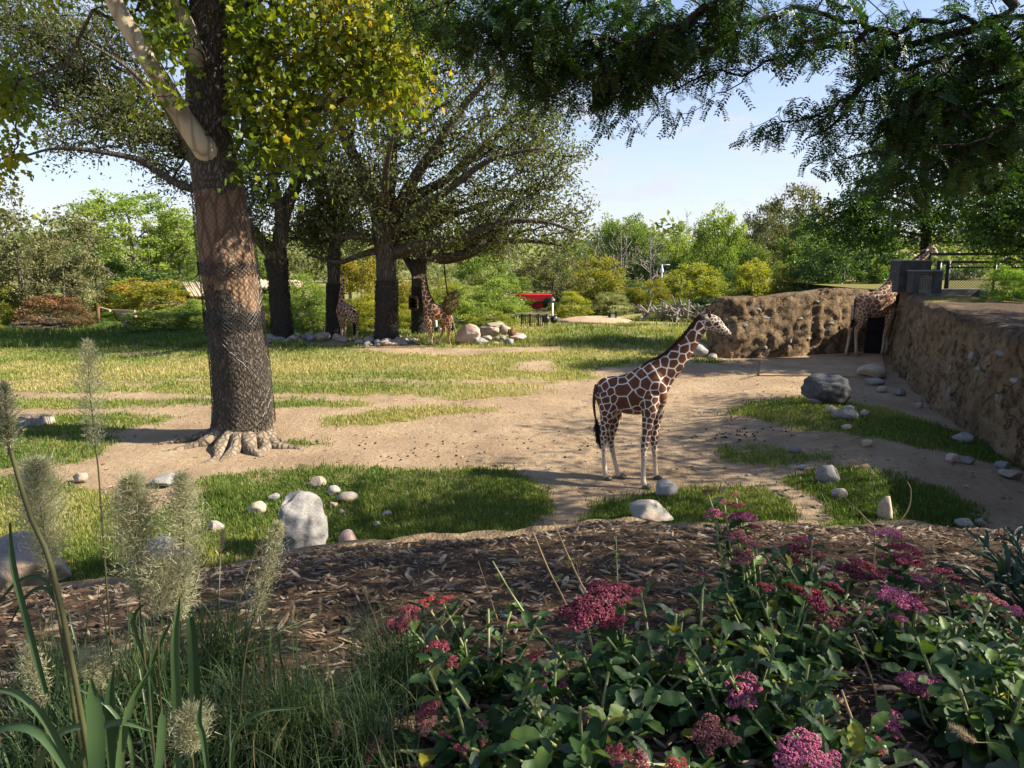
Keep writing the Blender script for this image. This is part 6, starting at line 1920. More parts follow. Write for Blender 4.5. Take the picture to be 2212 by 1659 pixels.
# middle
plant('oak', 0, FM['greyoak'], 1195, 720, 545, 140, 62, 'dark oak behind the red boom lift', 'oak_tree', 'tree', GT)
plant('round', 1, FM['green'], 1190, 715, 560, 90, 66, 'green rounded tree beside the dark oak behind the boom lift', None, None, GT)
plant('shrub', 1, FM['lime'], 1235, 718, 633, 95, 50, 'yellowish shrub right of the crossing signal', None, None, GS)
plant('round', 1, FM['orange'], 1292, 715, 555, 125, 55, 'rounded tree with orange tinted top behind the dark sign', None, None, GT)
plant('shrub', 0, FM['pale'], 1320, 712, 632, 90, 52, 'grey green shrub at the right foot of the orange topped tree', None, None, GS)
plant('shrub', 2, FM['green'], 1285, 712, 660, 80, 52, 'dark leafy shrub behind the dark sign', None, None, GS)
plant('tall', 0, FM['green'], 1360, 712, 470, 130, 74, 'tall green ash tree left of the lamp post', None, None, GT)
plant('tall', 1, FM['green'], 1310, 712, 480, 90, 78, 'slim tall tree left of the tall ash', None, None, GT)
plant('tall', 2, FM['light'], 1452, 712, 490, 100, 76, 'tall light tree right behind the lamp post', None, None, GT)
plant('tall', 0, FM['dark'], 1420, 712, 560, 120, 72, 'dark tree filling the gap behind the lamp post', None, None, GT)
plant('tall', 1, FM['light'], 1542, 712, 462, 105, 70, 'tall bright ash tree right of the lamp post', None, None, GT)
plant('tall', 2, FM['pale'], 1500, 712, 530, 100, 80, 'hazy tree between lamp post and bright ash', None, None, GT)
plant('round', 0, FM['lime'], 1492, 712, 575, 135, 56, 'round yellow green tree in flower above the giraffe head', None, None, GT)
plant('round', 1, FM['orange'], 1398, 712, 606, 85, 54, 'small tree with orange leaves beside the lamp post', 'small_tree', 'tree', GT)
plant('shrub', 1, FM['green'], 1462, 716, 650, 140, 50, 'leafy green shrub under the round yellow green tree', None, None, GS)
plant('shrub', 2, FM['light'], 1430, 712, 665, 90, 48.5, 'light tipped shrub above the log pile', None, None, GS)
plant('shrub', 0, FM['dark'], 1530, 715, 640, 90, 50, 'dark shrub left of the back rock wall', None, None, GS)
plant('oak', 1, FM['greyoak'], 1640, 712, 440, 110, 78, 'thin crowned grey oak over the back rock wall', 'oak_tree', 'tree', GT)
plant('oak', 0, FM['greyoak'], 1715, 712, 410, 160, 80, 'highest grey oak over the back rock wall', 'oak_tree', 'tree', GT)
plant('tall', 1, FM['green'], 1600, 712, 530, 110, 74, 'green tree left of the thin crowned grey oak', None, None, GT)
plant('tall', 0, FM['green'], 1745, 712, 480, 140, 70, 'mid green tree in front of the highest grey oak', None, None, GT)
plant('shrub', 0, FM['lime'], 1618, 712, 560, 100, 50, 'yellow green tree showing above the left of the rock wall', 'small_tree', 'tree', GT)
plant('shrub', 1, FM['orange'], 1685, 712, 580, 70, 48, 'orange tinged bush above the middle of the rock wall', None, None, GT)
plant('round', 0, FM['dark'], 1815, 712, 478, 220, 46, 'big dark green tree behind the rock wall', None, None, GT)
plant('shrub', 2, FM['light'], 1890, 712, 558, 90, 44, 'light green bush behind the sandy giraffe', None, None, GT)
plant('round', 1, FM['green'], 1760, 712, 520, 140, 52, 'green bushy tree left of the big dark tree', None, None, GT)
plant('tall', 2, FM['pale'], 1935, 712, 560, 90, 90, 'hazy far tree above the feeding frame', None, None, GT)
# right, on the terrace
plant('shrub', 0, FM['bright'], 2185, 660, 575, 110, 24.5, 'bright green shrub on the terrace at the right edge', None, None, None, None, 2.8)
plant('shrub', 2, FM['bright'], 2235, 668, 560, 100, 25.5, 'taller green shrub at the very right margin of the terrace', None, None, None, None, 2.8)
fill = ((30, 640, 120, 'green', 52), (110, 630, 130, 'dark', 54), (190, 650, 110, 'green', 53), (300, 640, 130, 'dark', 55), (470, 640, 120, 'green', 54), (540, 640, 100, 'green', 52), (610, 630, 120, 'light', 56), (700, 620, 120, 'pale', 56), (740, 640, 100, 'green', 52), (840, 620, 120, 'light', 55), (920, 620, 110, 'green', 54), (1000, 610, 130, 'light', 57), (1100, 590, 120, 'green', 58), (1160, 640, 100, 'dark', 63), (1240, 610, 110, 'dark', 64), (1330, 600, 120, 'dark', 65), (1390, 620, 100, 'green', 63), (1440, 630, 100, 'dark', 60), (1540, 600, 120, 'green', 62), (1590, 580, 110, 'dark', 60), (1660, 570, 120, 'green', 58), (1720, 560, 120, 'dark', 56), (1880, 570, 130, 'dark', 52), (1960, 560, 120, 'green', 54), (2050, 565, 130, 'dark', 50), (2150, 560, 140, 'green', 50), (2250, 550, 140, 'dark', 52))
FILLAT = ['the left edge oaks', 'the rust leaved shrub', 'the single brown post', 'the orange tinged shrub', 'the broad glossy green shrub', 'the netted trunk', 'the netted foot of the dark forked oak', 'the reddish slender oak', 'the pale rumped giraffe', 'the trunk of the spreading oak', 'the tall giraffe at the boulders', 'the split reddish boulder', 'the left end of the railing', 'the red boom lift', 'the crossing signal by the railing', 'the dark arched sign', 'the small tree with orange leaves', 'the slim lamp post', 'the left end of the back wall', 'the tip of the giraffe nose', 'the left third of the back wall', 'the middle of the back wall', 'the rump of the sandy giraffe', 'the tall feeding frame', 'the left part of the wire fence', 'the middle of the wire fence', 'the right end of the wire fence']
for i, (u, top, w, mt, Y) in enumerate(fill):
    plant('shrub', i % 3, FM[mt], u, 715, top, w, Y, {'dark': 'deep green', 'green': 'mid green', 'light': 'light green', 'pale': 'hazy green'}[mt] + ' thicket bush behind ' + FILLAT[i], 'thicket_bush', 'bush', 'thicket bushes behind the meadow shrubs')
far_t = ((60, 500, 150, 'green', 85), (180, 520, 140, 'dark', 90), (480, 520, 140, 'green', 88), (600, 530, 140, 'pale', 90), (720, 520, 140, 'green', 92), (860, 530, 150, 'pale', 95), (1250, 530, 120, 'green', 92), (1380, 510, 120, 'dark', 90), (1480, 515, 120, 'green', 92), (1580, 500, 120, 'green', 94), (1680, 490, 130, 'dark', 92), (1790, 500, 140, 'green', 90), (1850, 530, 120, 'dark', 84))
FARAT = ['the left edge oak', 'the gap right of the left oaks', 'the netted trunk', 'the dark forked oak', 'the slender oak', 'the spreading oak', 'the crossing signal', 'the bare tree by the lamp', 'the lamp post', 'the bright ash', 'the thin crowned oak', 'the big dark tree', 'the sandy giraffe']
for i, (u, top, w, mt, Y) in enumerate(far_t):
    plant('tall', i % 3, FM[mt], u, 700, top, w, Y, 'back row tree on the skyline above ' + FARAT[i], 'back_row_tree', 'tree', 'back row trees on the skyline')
# low green spilling by the meadow edge
for i, (u, v, w, h, mt, lb) in enumerate(((590, 740, 50, 30, 'light', 'tuft of weeds by the dark forked oak'), (1015, 735, 60, 28, 'light', 'weeds behind the split reddish boulder'), (1130, 740, 70, 26, 'lime', 'weeds below the railings'), (1245, 722, 40, 20, 'rust', 'russet grass clump left of the dark sign'), (1275, 722, 34, 18, 'bright', 'bright green clump left of the dark sign'), (1350, 722, 70, 24, 'orange', 'tan seeding bush right of the dark sign'), (1385, 724, 34, 26, 'bright', 'bright feathery clump left of the log pile'), (1330, 728, 60, 16, 'rust', 'low russet grasses beside the sandy mound'), (1190, 735, 70, 24, 'orange', 'tan grasses around the crossing signal'))):
    plant('shrub', i % 3, FM[mt], u, v, v - h, w, 41.5 - (v > 730) * .8 + (v < 730) * 3, lb, 'weed_clump', 'weeds', 'weed clumps along the meadow edge')

# far wood along the skyline
def far_wood():
    rng = np.random.default_rng(31)
    mb = MB()
    for i in range(420):
        Y = rng.uniform(95, 330); x = rng.uniform(-.95, .95) * Y
        h = rng.uniform(6, 10.5); w = rng.uniform(5, 9)
        k = 170
        d = nrm(rng.normal(0, 1, (k, 3))) * (rng.random(k) ** .4)[:, None]
        p = np.array([x, Y, h * .55]) + d * np.array([w / 2, w / 2, h * .5])
        p[:, 2] = np.maximum(p[:, 2], .2)
        leaves(mb, p, w * .13 , rng, .4 + rng.normal(0, .15) + rng.normal(0, .12, k), .1, .8, 0, .15)
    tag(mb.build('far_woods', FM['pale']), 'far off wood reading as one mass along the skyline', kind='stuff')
far_wood()

# bare dead trees among the green
def dead_tree(U, V, top, Y, label, seed, spread=60):
    rng = np.random.default_rng(seed)
    o = thing('dead_tree', label, 'tree', P(U, V, Y) * (1, 1, 0), 'bare dead trees among the green ones')
    lean = rng.normal(0, 8)
    sk = smooth_path(np.array([P(U, V, Y) * (1, 1, 0), P(U + lean * .3, (V * 2 + top) / 3, Y), P(U + lean, (V + top * 2) / 3, Y + .4), P(U + lean * 1.2, top, Y)]), 22)
    mb = MB(); mb.add(*tube(sk, np.linspace(.2, .02, 22), 7))
    E = [ell(U + lean, top + (V - top) * .3, spread / 2, (V - top) * .32, Y, px2m(spread / 2, Y), 1)]
    c, q = clumps_in(E, 34, rng, 4, .5, .4)
    nodes, par = mst(sk[6:], pl_of(sk[6:]), np.concatenate([c, q]), .6)
    twigs(mb, nodes, par, len(sk) - 6, .016, .08, rng, 2.2, .12, 4)
    mb.build('bare_branches', M_DEAD, o)
dead_tree(1402, 708, 500, 66, 'bare grey dead tree left of the lamp post', 1, 90)
dead_tree(1340, 708, 490, 70, 'bare pale dead tree in front of the tall ash', 2, 60)
dead_tree(1465, 705, 458, 80, 'bare topped dead tree sticking up beside the lamp post', 3, 40)
dead_tree(1108, 700, 528, 84, 'lone bare tree against the sky gap under the bough', 4, 50)
dead_tree(1300, 708, 510, 72, 'leaning bare tree behind the orange topped tree', 5, 70)

# ------------------------------------------------------------------ small structures beyond
M_LOG = plain('peeled_log', (.45, .36, .25), .85, .2, .25, 3, .3)
M_BROWNWOOD = plain('brown_wood', (.13, .075, .045), .85, .2, .3, 5, .3)
M_PALEBOARD = plain('weathered_board', (.40, .33, .24), .85, .2, .25, 4, .3)
M_NAVY = plain('navy_paint', (.015, .025, .055), .5, .4, .15, 4, 0)
M_OCHRE = plain('ochre_paint', (.50, .27, .04), .6, .3, .15, 4, 0)
M_CREAM = plain('cream_paint', (.66, .60, .44), .6, .3, .1, 4, 0)
M_RED = plain('red_paint', (.55, .015, .02), .4, .5, .1, 4, 0)
M_WHITE = plain('white_paint', (.72, .72, .70), .5, .4, .08, 4, 0)
M_BLKP = plain('black_paint', (.014, .014, .014), .45, .5, .1, 4, 0)
M_GREYP = plain('grey_paint', (.33, .34, .34), .5, .4, .1, 4, 0)

def log_roof(label, u0, u1, v0, v1, slant, Y, n):
    root = thing('log_roof', label, 'shelter', P((u0 + u1) / 2, 715, Y) * (1, 1, 0))
    r = px2m((u1 - u0) / n, Y) * .52
    for k in range(n):
        u = u0 + (u1 - u0) * (k + .5) / n
        a = P(u, v0 + (k % 3) * 1.0, Y + 1.6); b = P(u + slant, v1 + (k % 2) * 1.5, Y)
        MB().add(*tube(np.array([a, (a + b) / 2, b]), [r * .85, r, r * 1.05], 8)).build('log', M_LOG, root, True)
    for u in (u0 + 12, u1 + slant - 8):
        t = P(u, v1 - 4, Y + .5)
        MB().add(*tube(np.array([(t[0], t[1], 0), t]), .14, 8)).build('post', M_BROWNWOOD, root, True)
    a, b = P(u0 + 5, v1 - 3, Y + .5), P(u1 + slant, v1 - 3, Y + .5)
    MB().add(*tube(np.array([a - (0, 0, .2), b - (0, 0, .2)]), .13, 8)).build('beam', M_BROWNWOOD, root, True)
log_roof('shelter roof of pale peeled logs left of the netted trunk', 392, 470, 610, 640, 18, 50, 16)
log_roof('second log roof glimpsed between the netted trunk and the forked oak', 560, 660, 606, 622, -16, 56, 12)
# brown post and wooden rails at the left
p0 = P(214, 712, 44); p1 = P(212, 662, 44)
tag(MB().add(*tube(np.array([(p0[0], 44, 0), p1]), px2m(3.3, 44), 8)).build('wooden_post', M_BROWNWOOD, None, True), 'single brown post standing left of the wooden rails', 'post')
def rails():
    root = thing('rail_barrier', 'two pale wooden rails behind the bright green creeper', 'barrier', P(270, 715, 45) * (1, 1, 0))
    for (a, b, w) in (((238, 672), (292, 674), .22), ((240, 679), (294, 686), .24), ((212, 664), (238, 671), .12)):
        MB().add(*bar(P(*a, 45.5), P(*b, 44.5), .12, w)).build('rail', M_PALEBOARD, root)
    for u in (244, 288):
        t = P(u, 672, 45.1); MB().add(*bar((t[0], t[1] + .2, 0), t + (0, .2, 0), .16)).build('post', M_BROWNWOOD, root)
rails()
def text_on(body, loc, size, m, parent, name='lettering'):
    cu = bpy.data.curves.new(name, 'FONT'); cu.body = body; cu.size = size; cu.align_x = 'CENTER'; cu.align_y = 'CENTER'; cu.extrude = .004
    cu.materials.append(m)
    o = link(name, cu, parent)
    o.matrix_basis = Matrix.Translation(loc) @ Matrix.Rotation(math.radians(90), 4, 'X')
    return o
def yellow_sign():
    Y = 41.2
    root = thing('information_sign', 'yellow board sign with navy arched top on two posts at the left', 'sign', P(268, 722, Y) * (1, 1, 0))
    a, b = P(262, 711, Y), P(282, 698.5, Y)
    w = b[0] - a[0]; zc = (a[2] + b[2]) / 2; xc = (a[0] + b[0]) / 2
    MB().add(*box((xc, Y, zc), (w, .10, b[2] - a[2]))).build('board', M_OCHRE, root)
    MB().add(*box((xc, Y - .058, zc + .04), (w * .9, .012, (b[2] - a[2]) * .42))).build('name_plate', M_CREAM, root)
    n = 14; aa = np.linspace(0, np.pi, n)
    V = [(xc + math.cos(t) * w * .46, Y - .03, b[2] + .03 + math.sin(t) * w * .27) for t in aa] + [(xc + math.cos(t) * w * .46, Y + .03, b[2] + .03 + math.sin(t) * w * .27) for t in aa] + [(xc, Y - .03, b[2] + .03), (xc, Y + .03, b[2] + .03)]
    Q = [[k + 1, k, n + k, n + k + 1] for k in range(n - 1)]; T = [[2 * n, k, k + 1] for k in range(n - 1)] + [[2 * n + 1, n + k + 1, n + k] for k in range(n - 1)]
    MB().add(V, Q, T).build('arched_top', M_NAVY, root)
    aa = np.linspace(.15, np.pi - .15, 10)
    MB().add(*tube(np.array([(xc + math.cos(t) * w * .18, Y - .045, b[2] + .05 + math.sin(t) * w * .14) for t in aa]), .022, 6)).build('arc_emblem', M_GREYP, root)
    # row of dark letters, too small to read in the photograph
    for k in range(9):
        MB().add(*box((xc + (k - 4) * w * .085, Y - .066, zc + .04), (w * .035, .006, (b[2] - a[2]) * .25))).build('letter_stroke', M_BLKP if k % 3 else M_GREYP, root)
    MB().add(*box((xc + .02, Y - .055, zc - (b[2] - a[2]) * .30), (w * .5, .008, .05))).build('underline', M_BROWNWOOD, root)
    for s in (-.28, .28):
        MB().add(*bar((xc + s * w, Y + .02, 0), (xc + s * w, Y + .02, a[2]), .10)).build('post', M_BROWNWOOD, root)
yellow_sign()
def dark_sign():
    Y = 46
    root = thing('exhibit_sign', 'leaning dark arched sign with a cream panel beyond the meadow', 'sign', P(1315, 700, Y) * (1, 1, 0))
    a, b = P(1317.5, 694, Y), P(1329.5, 676, Y)
    w = b[0] - a[0]; h = b[2] - a[2]; xc = (a[0] + b[0]) / 2
    def arch(s, y, z0, hh, name, m):
        n = 10; aa = np.linspace(0, np.pi, n)
        ring = [(xc - w / 2 * s, z0), (xc + w / 2 * s, z0)] + [(xc + math.cos(t) * w / 2 * s, z0 + hh * .78 + math.sin(t) * hh * .22) for t in aa]
        k = len(ring)
        V = [(x, y - .04, z) for x, z in ring] + [(x, y + .04, z) for x, z in ring]
        Q = [[i, (i + 1) % k, k + (i + 1) % k, k + i] for i in range(k)]
        T = [[0, i, i + 1] for i in range(1, k - 1)] + [[k, k + i + 1, k + i] for i in range(1, k - 1)]
        MB().add(V, Q, T).build(name, m, root)
    arch(1.0, Y, a[2], h, 'board', M_NAVY)
    arch(.72, Y - .06, a[2] + h * .14, h * .74, 'panel', M_CREAM)
    MB().add(*box((xc + .02, Y - .105, a[2] + h * .76), (w * .42, .01, h * .06))).build('heading_stroke', M_BROWNWOOD, root)
    MB().add(*box((xc + .02, Y - .105, a[2] + h * .24), (w * .5, .01, h * .05))).build('footer_stroke', M_OCHRE, root)
    MB().add(*box((xc, Y - .05, a[2] + .02), (w * 1.05, .05, .07))).build('ledge', M_WHITE, root)
    MB().add(*bar((a[0] - .04, Y + .1, 0), (a[0] - .04, Y + .1, b[2]), .14)).build('post', M_BLKP, root)
    MB().add(*bar((b[0] + .04, Y + .1, 0), (b[0] + .04, Y + .1, b[2] + .1), .12)).build('post', M_BLKP, root)
dark_sign()
def lamp():
    Y = 62
    root = thing('street_lamp', 'slim grey lamp post with a hanging bell lamp among the far trees', 'lamp post', P(1430, 700, Y) * (1, 1, 0))
    b = P(1430, 640, Y); t = P(1430, 571, Y)
    MB().add(*tube(np.array([(t[0], Y, 0), t]), [.10, .075], 8)).build('pole', M_GREYP, root, True)
    e = P(1447, 572, Y)
    MB().add(*tube(np.array([t - (.1, 0, .03), e]), .05, 6)).build('arm', M_GREYP, root, True)
    c = P(1430, 577, Y - .25)
    MB().add(*tube(np.array([c + (0, 0, .18), c, c - (0, 0, .32), c - (0, 0, .45)]), [.04, .07, .16, .19], 10)).build('lamp_shade', M_WHITE, root, True)
    MB().add(*tube(np.array([t + (0, -.0, 0), c + (0, 0, .16)]), .03, 5)).build('hanger', M_GREYP, root, True)
lamp()
def railing():
    Y = 43.5
    root = thing('bridge_railing', 'dark railing with upright bars and a pale handrail beyond the rock pile', 'railing', P(1155, 725, Y) * (1, 1, 0))
    z0 = 0.55
    a, b = P(1127, 720, Y), P(1180, 720, Y)
    zt = P(1150, 678, Y)[2]; zb = P(1150, 720, Y)[2]
    MB().add(*bar((a[0] - .4, Y, zt), (b[0] + .2, Y, zt), .16, .10)).build('handrail', M_PALEBOARD, root)
    MB().add(*bar((a[0], Y, zb), (b[0], Y, zb), .10, .14)).build('bottom_rail', M_BLKP, root)
    MB().add(*bar((a[0], Y + .02, (zt * .9 + zb * .1)), (b[0], Y + .02, zt * .9 + zb * .1), .06)).build('rail', M_BROWNWOOD, root)
    n = 12
    for k in range(n + 1):
        x = a[0] + (b[0] - a[0]) * k / n
        w = .12 if k % 4 == 0 else .055
        MB().add(*bar((x, Y - .03, (zb if k % 4 else 0)), (x, Y - .03, zt), w)).build('post' if k % 4 == 0 else 'bar', M_BROWNWOOD if k % 2 else M_BLKP, root)
    MB().add(*bar((a[0] - .2, Y + 1.2, zb - .25), (b[0], Y + 1.2, zb - .25), 2.0, .18)).build('deck', M_PALEBOARD, root)
    MB().add(*box((P(1169, 716, Y - .3)[0], Y - .3, zb + .12), (.22, .03, .36))).build('yellow_notice', M_OCHRE, root)
    MB().add(*box((P(1169, 714, Y - .32)[0], Y - .33, zb + .18), (.12, .02, .06))).build('notice_mark', M_BLKP, root)
railing()
def boom():
    Y = 58
    root = thing('boom_lift', 'bright red boom lift parked behind the railing', 'boom lift', P(1150, 690, Y) * (1, 1, 0))
    a, b = P(1132, 659.5, Y), P(1172, 660.5, Y)
    MB().add(*bar(a, b, .5, .42)).build('boom', M_RED, root)
    MB().add(*bar(a + (.4, -.3, -.38), P(1167, 663.5, Y - .3), .3, .26)).build('lower_boom', M_RED, root)
    c = P(1136, 669, Y)
    MB().add(*box(c, (1.0, 1.0, 1.1))).build('turret', M_RED, root)
    MB().add(*box((c[0] + .35, Y - .55, c[2] - .1), (.12, .04, .5))).build('turret_panel', M_WHITE, root)
    MB().add(*bar(b + (-.1, 0, 0), P(1181, 664, Y), .3, .3)).build('jib', M_BLKP, root)
    MB().add(*box((c[0] + .6, Y, .9), (3.0, 1.6, .5))).build('chassis', M_RED, root)
    for s in (-.7, 1.9):
        for q in (-.8, .8):
            MB().add(*tube(np.array([(c[0] + s, Y + q - .15, .5), (c[0] + s, Y + q + .15, .5)]), .5, 14)).build('wheel', M_BLKP, root, True)
    MB().add(*bar((c[0], Y, 1.1), (c[0], Y, c[2]), .7)).build('mast', M_GREYP, root)
boom()
def signal(label, U, V, top, Y, pole=True):
    root = thing('crossing_signal', label, 'railway signal', P(U, V, Y) * (1, 1, 0))
    t = P(U, top, Y)
    MB().add(*tube(np.array([(t[0], Y, 0), t]), .06, 8)).build('pole', M_WHITE, root, True)
    zc = P(U, top + (V - top) * .52, Y)[2]
    for s, nm in ((-.42, 0), (.10, 1)):
        c = np.array([t[0] + s, Y - .12, zc])
        MB().add(*tube(np.array([c, c + (0, -.04, 0)]), .24, 18)).build('backing_disc', M_BLKP, root, True)
        MB().add(*tube(np.array([c + (0, -.05, 0), c + (0, -.14, 0)]), .10, 12)).build('lens', M_NAVY, root, True)
    MB().add(*bar((t[0] - .5, Y, zc + .06), (t[0] + .5, Y, zc + .06), .06)).build('cross_bar', M_WHITE, root)
    for s in (-.1, .3): MB().add(*bar((t[0] + s, Y - .02, zc - .1), (t[0] + s * .2, Y - .02, zc - .8), .05)).build('strut', M_WHITE, root)
    return root, t, zc
r_, t_, z_ = signal('white crossing signal with two black discs right of the railing', 1193.5, 722, 655, 44.5)
MB().add(*box((t_[0] + .55, 44.6, z_ - .75), (.62, .4, .6))).build('relay_box', M_GREYP, r_)
signal('second crossing signal seen between the legs of the tall giraffe', 942, 735, 692, 40.5)
# sandy mound behind the meadow
V0, F0 = ico(3)
c = P(1290, 712, 45.5)
tag(MB().add(V0 * np.array([2.4, 1.6, .38]) * (1 + .12 * (fbm(V0 * 3, 3, 2) - .5))[:, None] + (c[0], 46.5, 0), T=F0).build('sandy_mound', plain('sand', (.40, .29, .185), .95, .1, .2, 1.5, .4, coord='pos'), None, True), kind='structure')
# log pile
def logpile():
    rng = np.random.default_rng(8)
    c = P(1465, 722, 47)
    root = thing('brush_pile', 'pile of grey sticks and cut logs left of the back rock wall', 'brush pile', (c[0], 47, 0))
    mb = MB()
    for k in range(70):
        p = np.array([c[0] + rng.uniform(-2.6, 2.2), 47 + rng.uniform(-.6, .6), rng.uniform(.1, 1.0)])
        d = nrm(np.array([rng.normal(0, .8), rng.normal(0, .5), rng.uniform(.1, 1.0)])) * rng.uniform(.4, 1.1)
        mb.add(*tube(np.array([p - d * .5, p + d]), rng.uniform(.03, .08), 5), a=rng.random())
    tag(mb.build('sticks', M_DEAD, root), kind='stuff')
logpile()

# ropes and feeders hung under the oak bough
M_ROPE = plain('rope', (.035, .03, .025), .8, .2, .2, 10, .2)
M_HAY = plain('hay', (.11, .085, .035), .95, .1, .6, 12, .9, .06)
def hang():
    Y = 34.3
    root = thing('hay_ball', 'ball of hay in a net hanging on a rope behind the tall giraffe', 'hay feeder', P(973, 655, Y))
    pts = [P(956, 540, Y), P(962, 600, Y), P(967, 640, Y)]
    MB().add(*tube(np.array(pts), .035, 6)).build('rope', M_ROPE, root, True)
    Vv, F = rock_v(900, 3, .18, 3)
    c = P(973, 654, Y)
    R = np.array(Matrix.Rotation(.45, 3, 'Y'))
    MB().add((Vv * np.array([.34, .34, .62])) @ R.T + c, T=F).build('hay', M_HAY, root, True)
    rng = np.random.default_rng(5)
    k = 500
    d = nrm(rng.normal(0, 1, (k, 3))); b0 = (d * np.array([.34, .34, .62])) @ R.T + c; tp = b0 + (d + rng.normal(0, .6, (k, 3))) * .16
    s = nrm(np.cross(d, rng.normal(0, 1, (k, 3)))) * .012
    MB().add(np.stack([b0 - s, b0 + s, tp], 1).reshape(-1, 3), T=np.arange(3 * k).reshape(-1, 3)).build('hay_strands', M_HAY, root)['kind'] = 'stuff'
    q = [P(975, 672, Y), P(980, 700, Y), P(985, 722, Y)]
    MB().add(*tube(np.array(q), .03, 6)).build('stick', M_DEAD, root, True)
    q = [P(977, 684, Y + .3), P(988, 694, Y + .5), P(1003, 692, Y + .6), P(1010, 685, Y + .6)]
    MB().add(*tube(np.array(q), [.03, .028, .022, .012], 6)).build('branch', M_DEAD, root, True)
    Y = 37.8
    root = thing('hanging_feeder', 'string of short log slices hung on a rope left of the tall giraffe', 'feeder', P(892, 650, Y))
    MB().add(*tube(np.array([P(891, 556, Y), P(891, 626, Y)]), .05, 6)).build('rope', M_ROPE, root, True)
    MB().add(*tube(np.array([P(893, 634, Y), P(893, 668, Y)]), .03, 6)).build('rope', M_ROPE, root, True)
    for k, v in enumerate((644, 650, 657, 663)):
        for s in (-1, 1):
            c = P(893 + s * 4.0, v + (s > 0) * 1.5, Y - .1)
            MB().add(*tube(np.array([c - (.0, .16, 0), c + (.0, .16, 0)]), .15, 12)).build('log_slice', M_BROWNWOOD, root, True)
hang()

# ------------------------------------------------------------------ locust trees overhead and on the terrace
def frond_mesh(seed, n=12):
    """feather leaf one unit long along +X, drooping, leaflets in pairs"""
    rng = np.random.default_rng(seed)
    V, T = [], []
    xs = np.linspace(0, 1, 7)
    cz = -.22 * xs ** 2
    cy = rng.normal(0, .05) * xs ** 2
    for k in range(6):
        o = len(V)
        V += [(xs[k], cy[k] - .008, cz[k]), (xs[k], cy[k] + .008, cz[k]), (xs[k + 1], cy[k + 1] + .006, cz[k + 1]), (xs[k + 1], cy[k + 1] - .006, cz[k + 1])]
        T += [(o, o + 1, o + 2), (o, o + 2, o + 3)]
    for i in range(n):
        x = .10 + .86 * i / (n - 1)
        L = .235 * (1 - .35 * abs(x - .5)) * rng.uniform(.85, 1.1)
        for s in (-1, 1):
            a = math.radians(rng.uniform(52, 68)) * s
            d = np.array([math.cos(a), math.sin(a), rng.uniform(-.30, .02)]); d /= np.linalg.norm(d)
            b = np.array([x + rng.uniform(-.012, .012), np.interp(x, xs, cy), np.interp(x, xs, cz)])
            w = np.cross(d, [0, 0, 1.]); w = w / np.linalg.norm(w) * L * .20
            m = b + d * L * .48 + np.array([0, 0, .01])
            o = len(V)
            V += [b, m + w, b + d * L, m - w]
            T += [(o, o + 1, o + 2), (o, o + 2, o + 3)]
    return np.array(V, float), np.array(T)

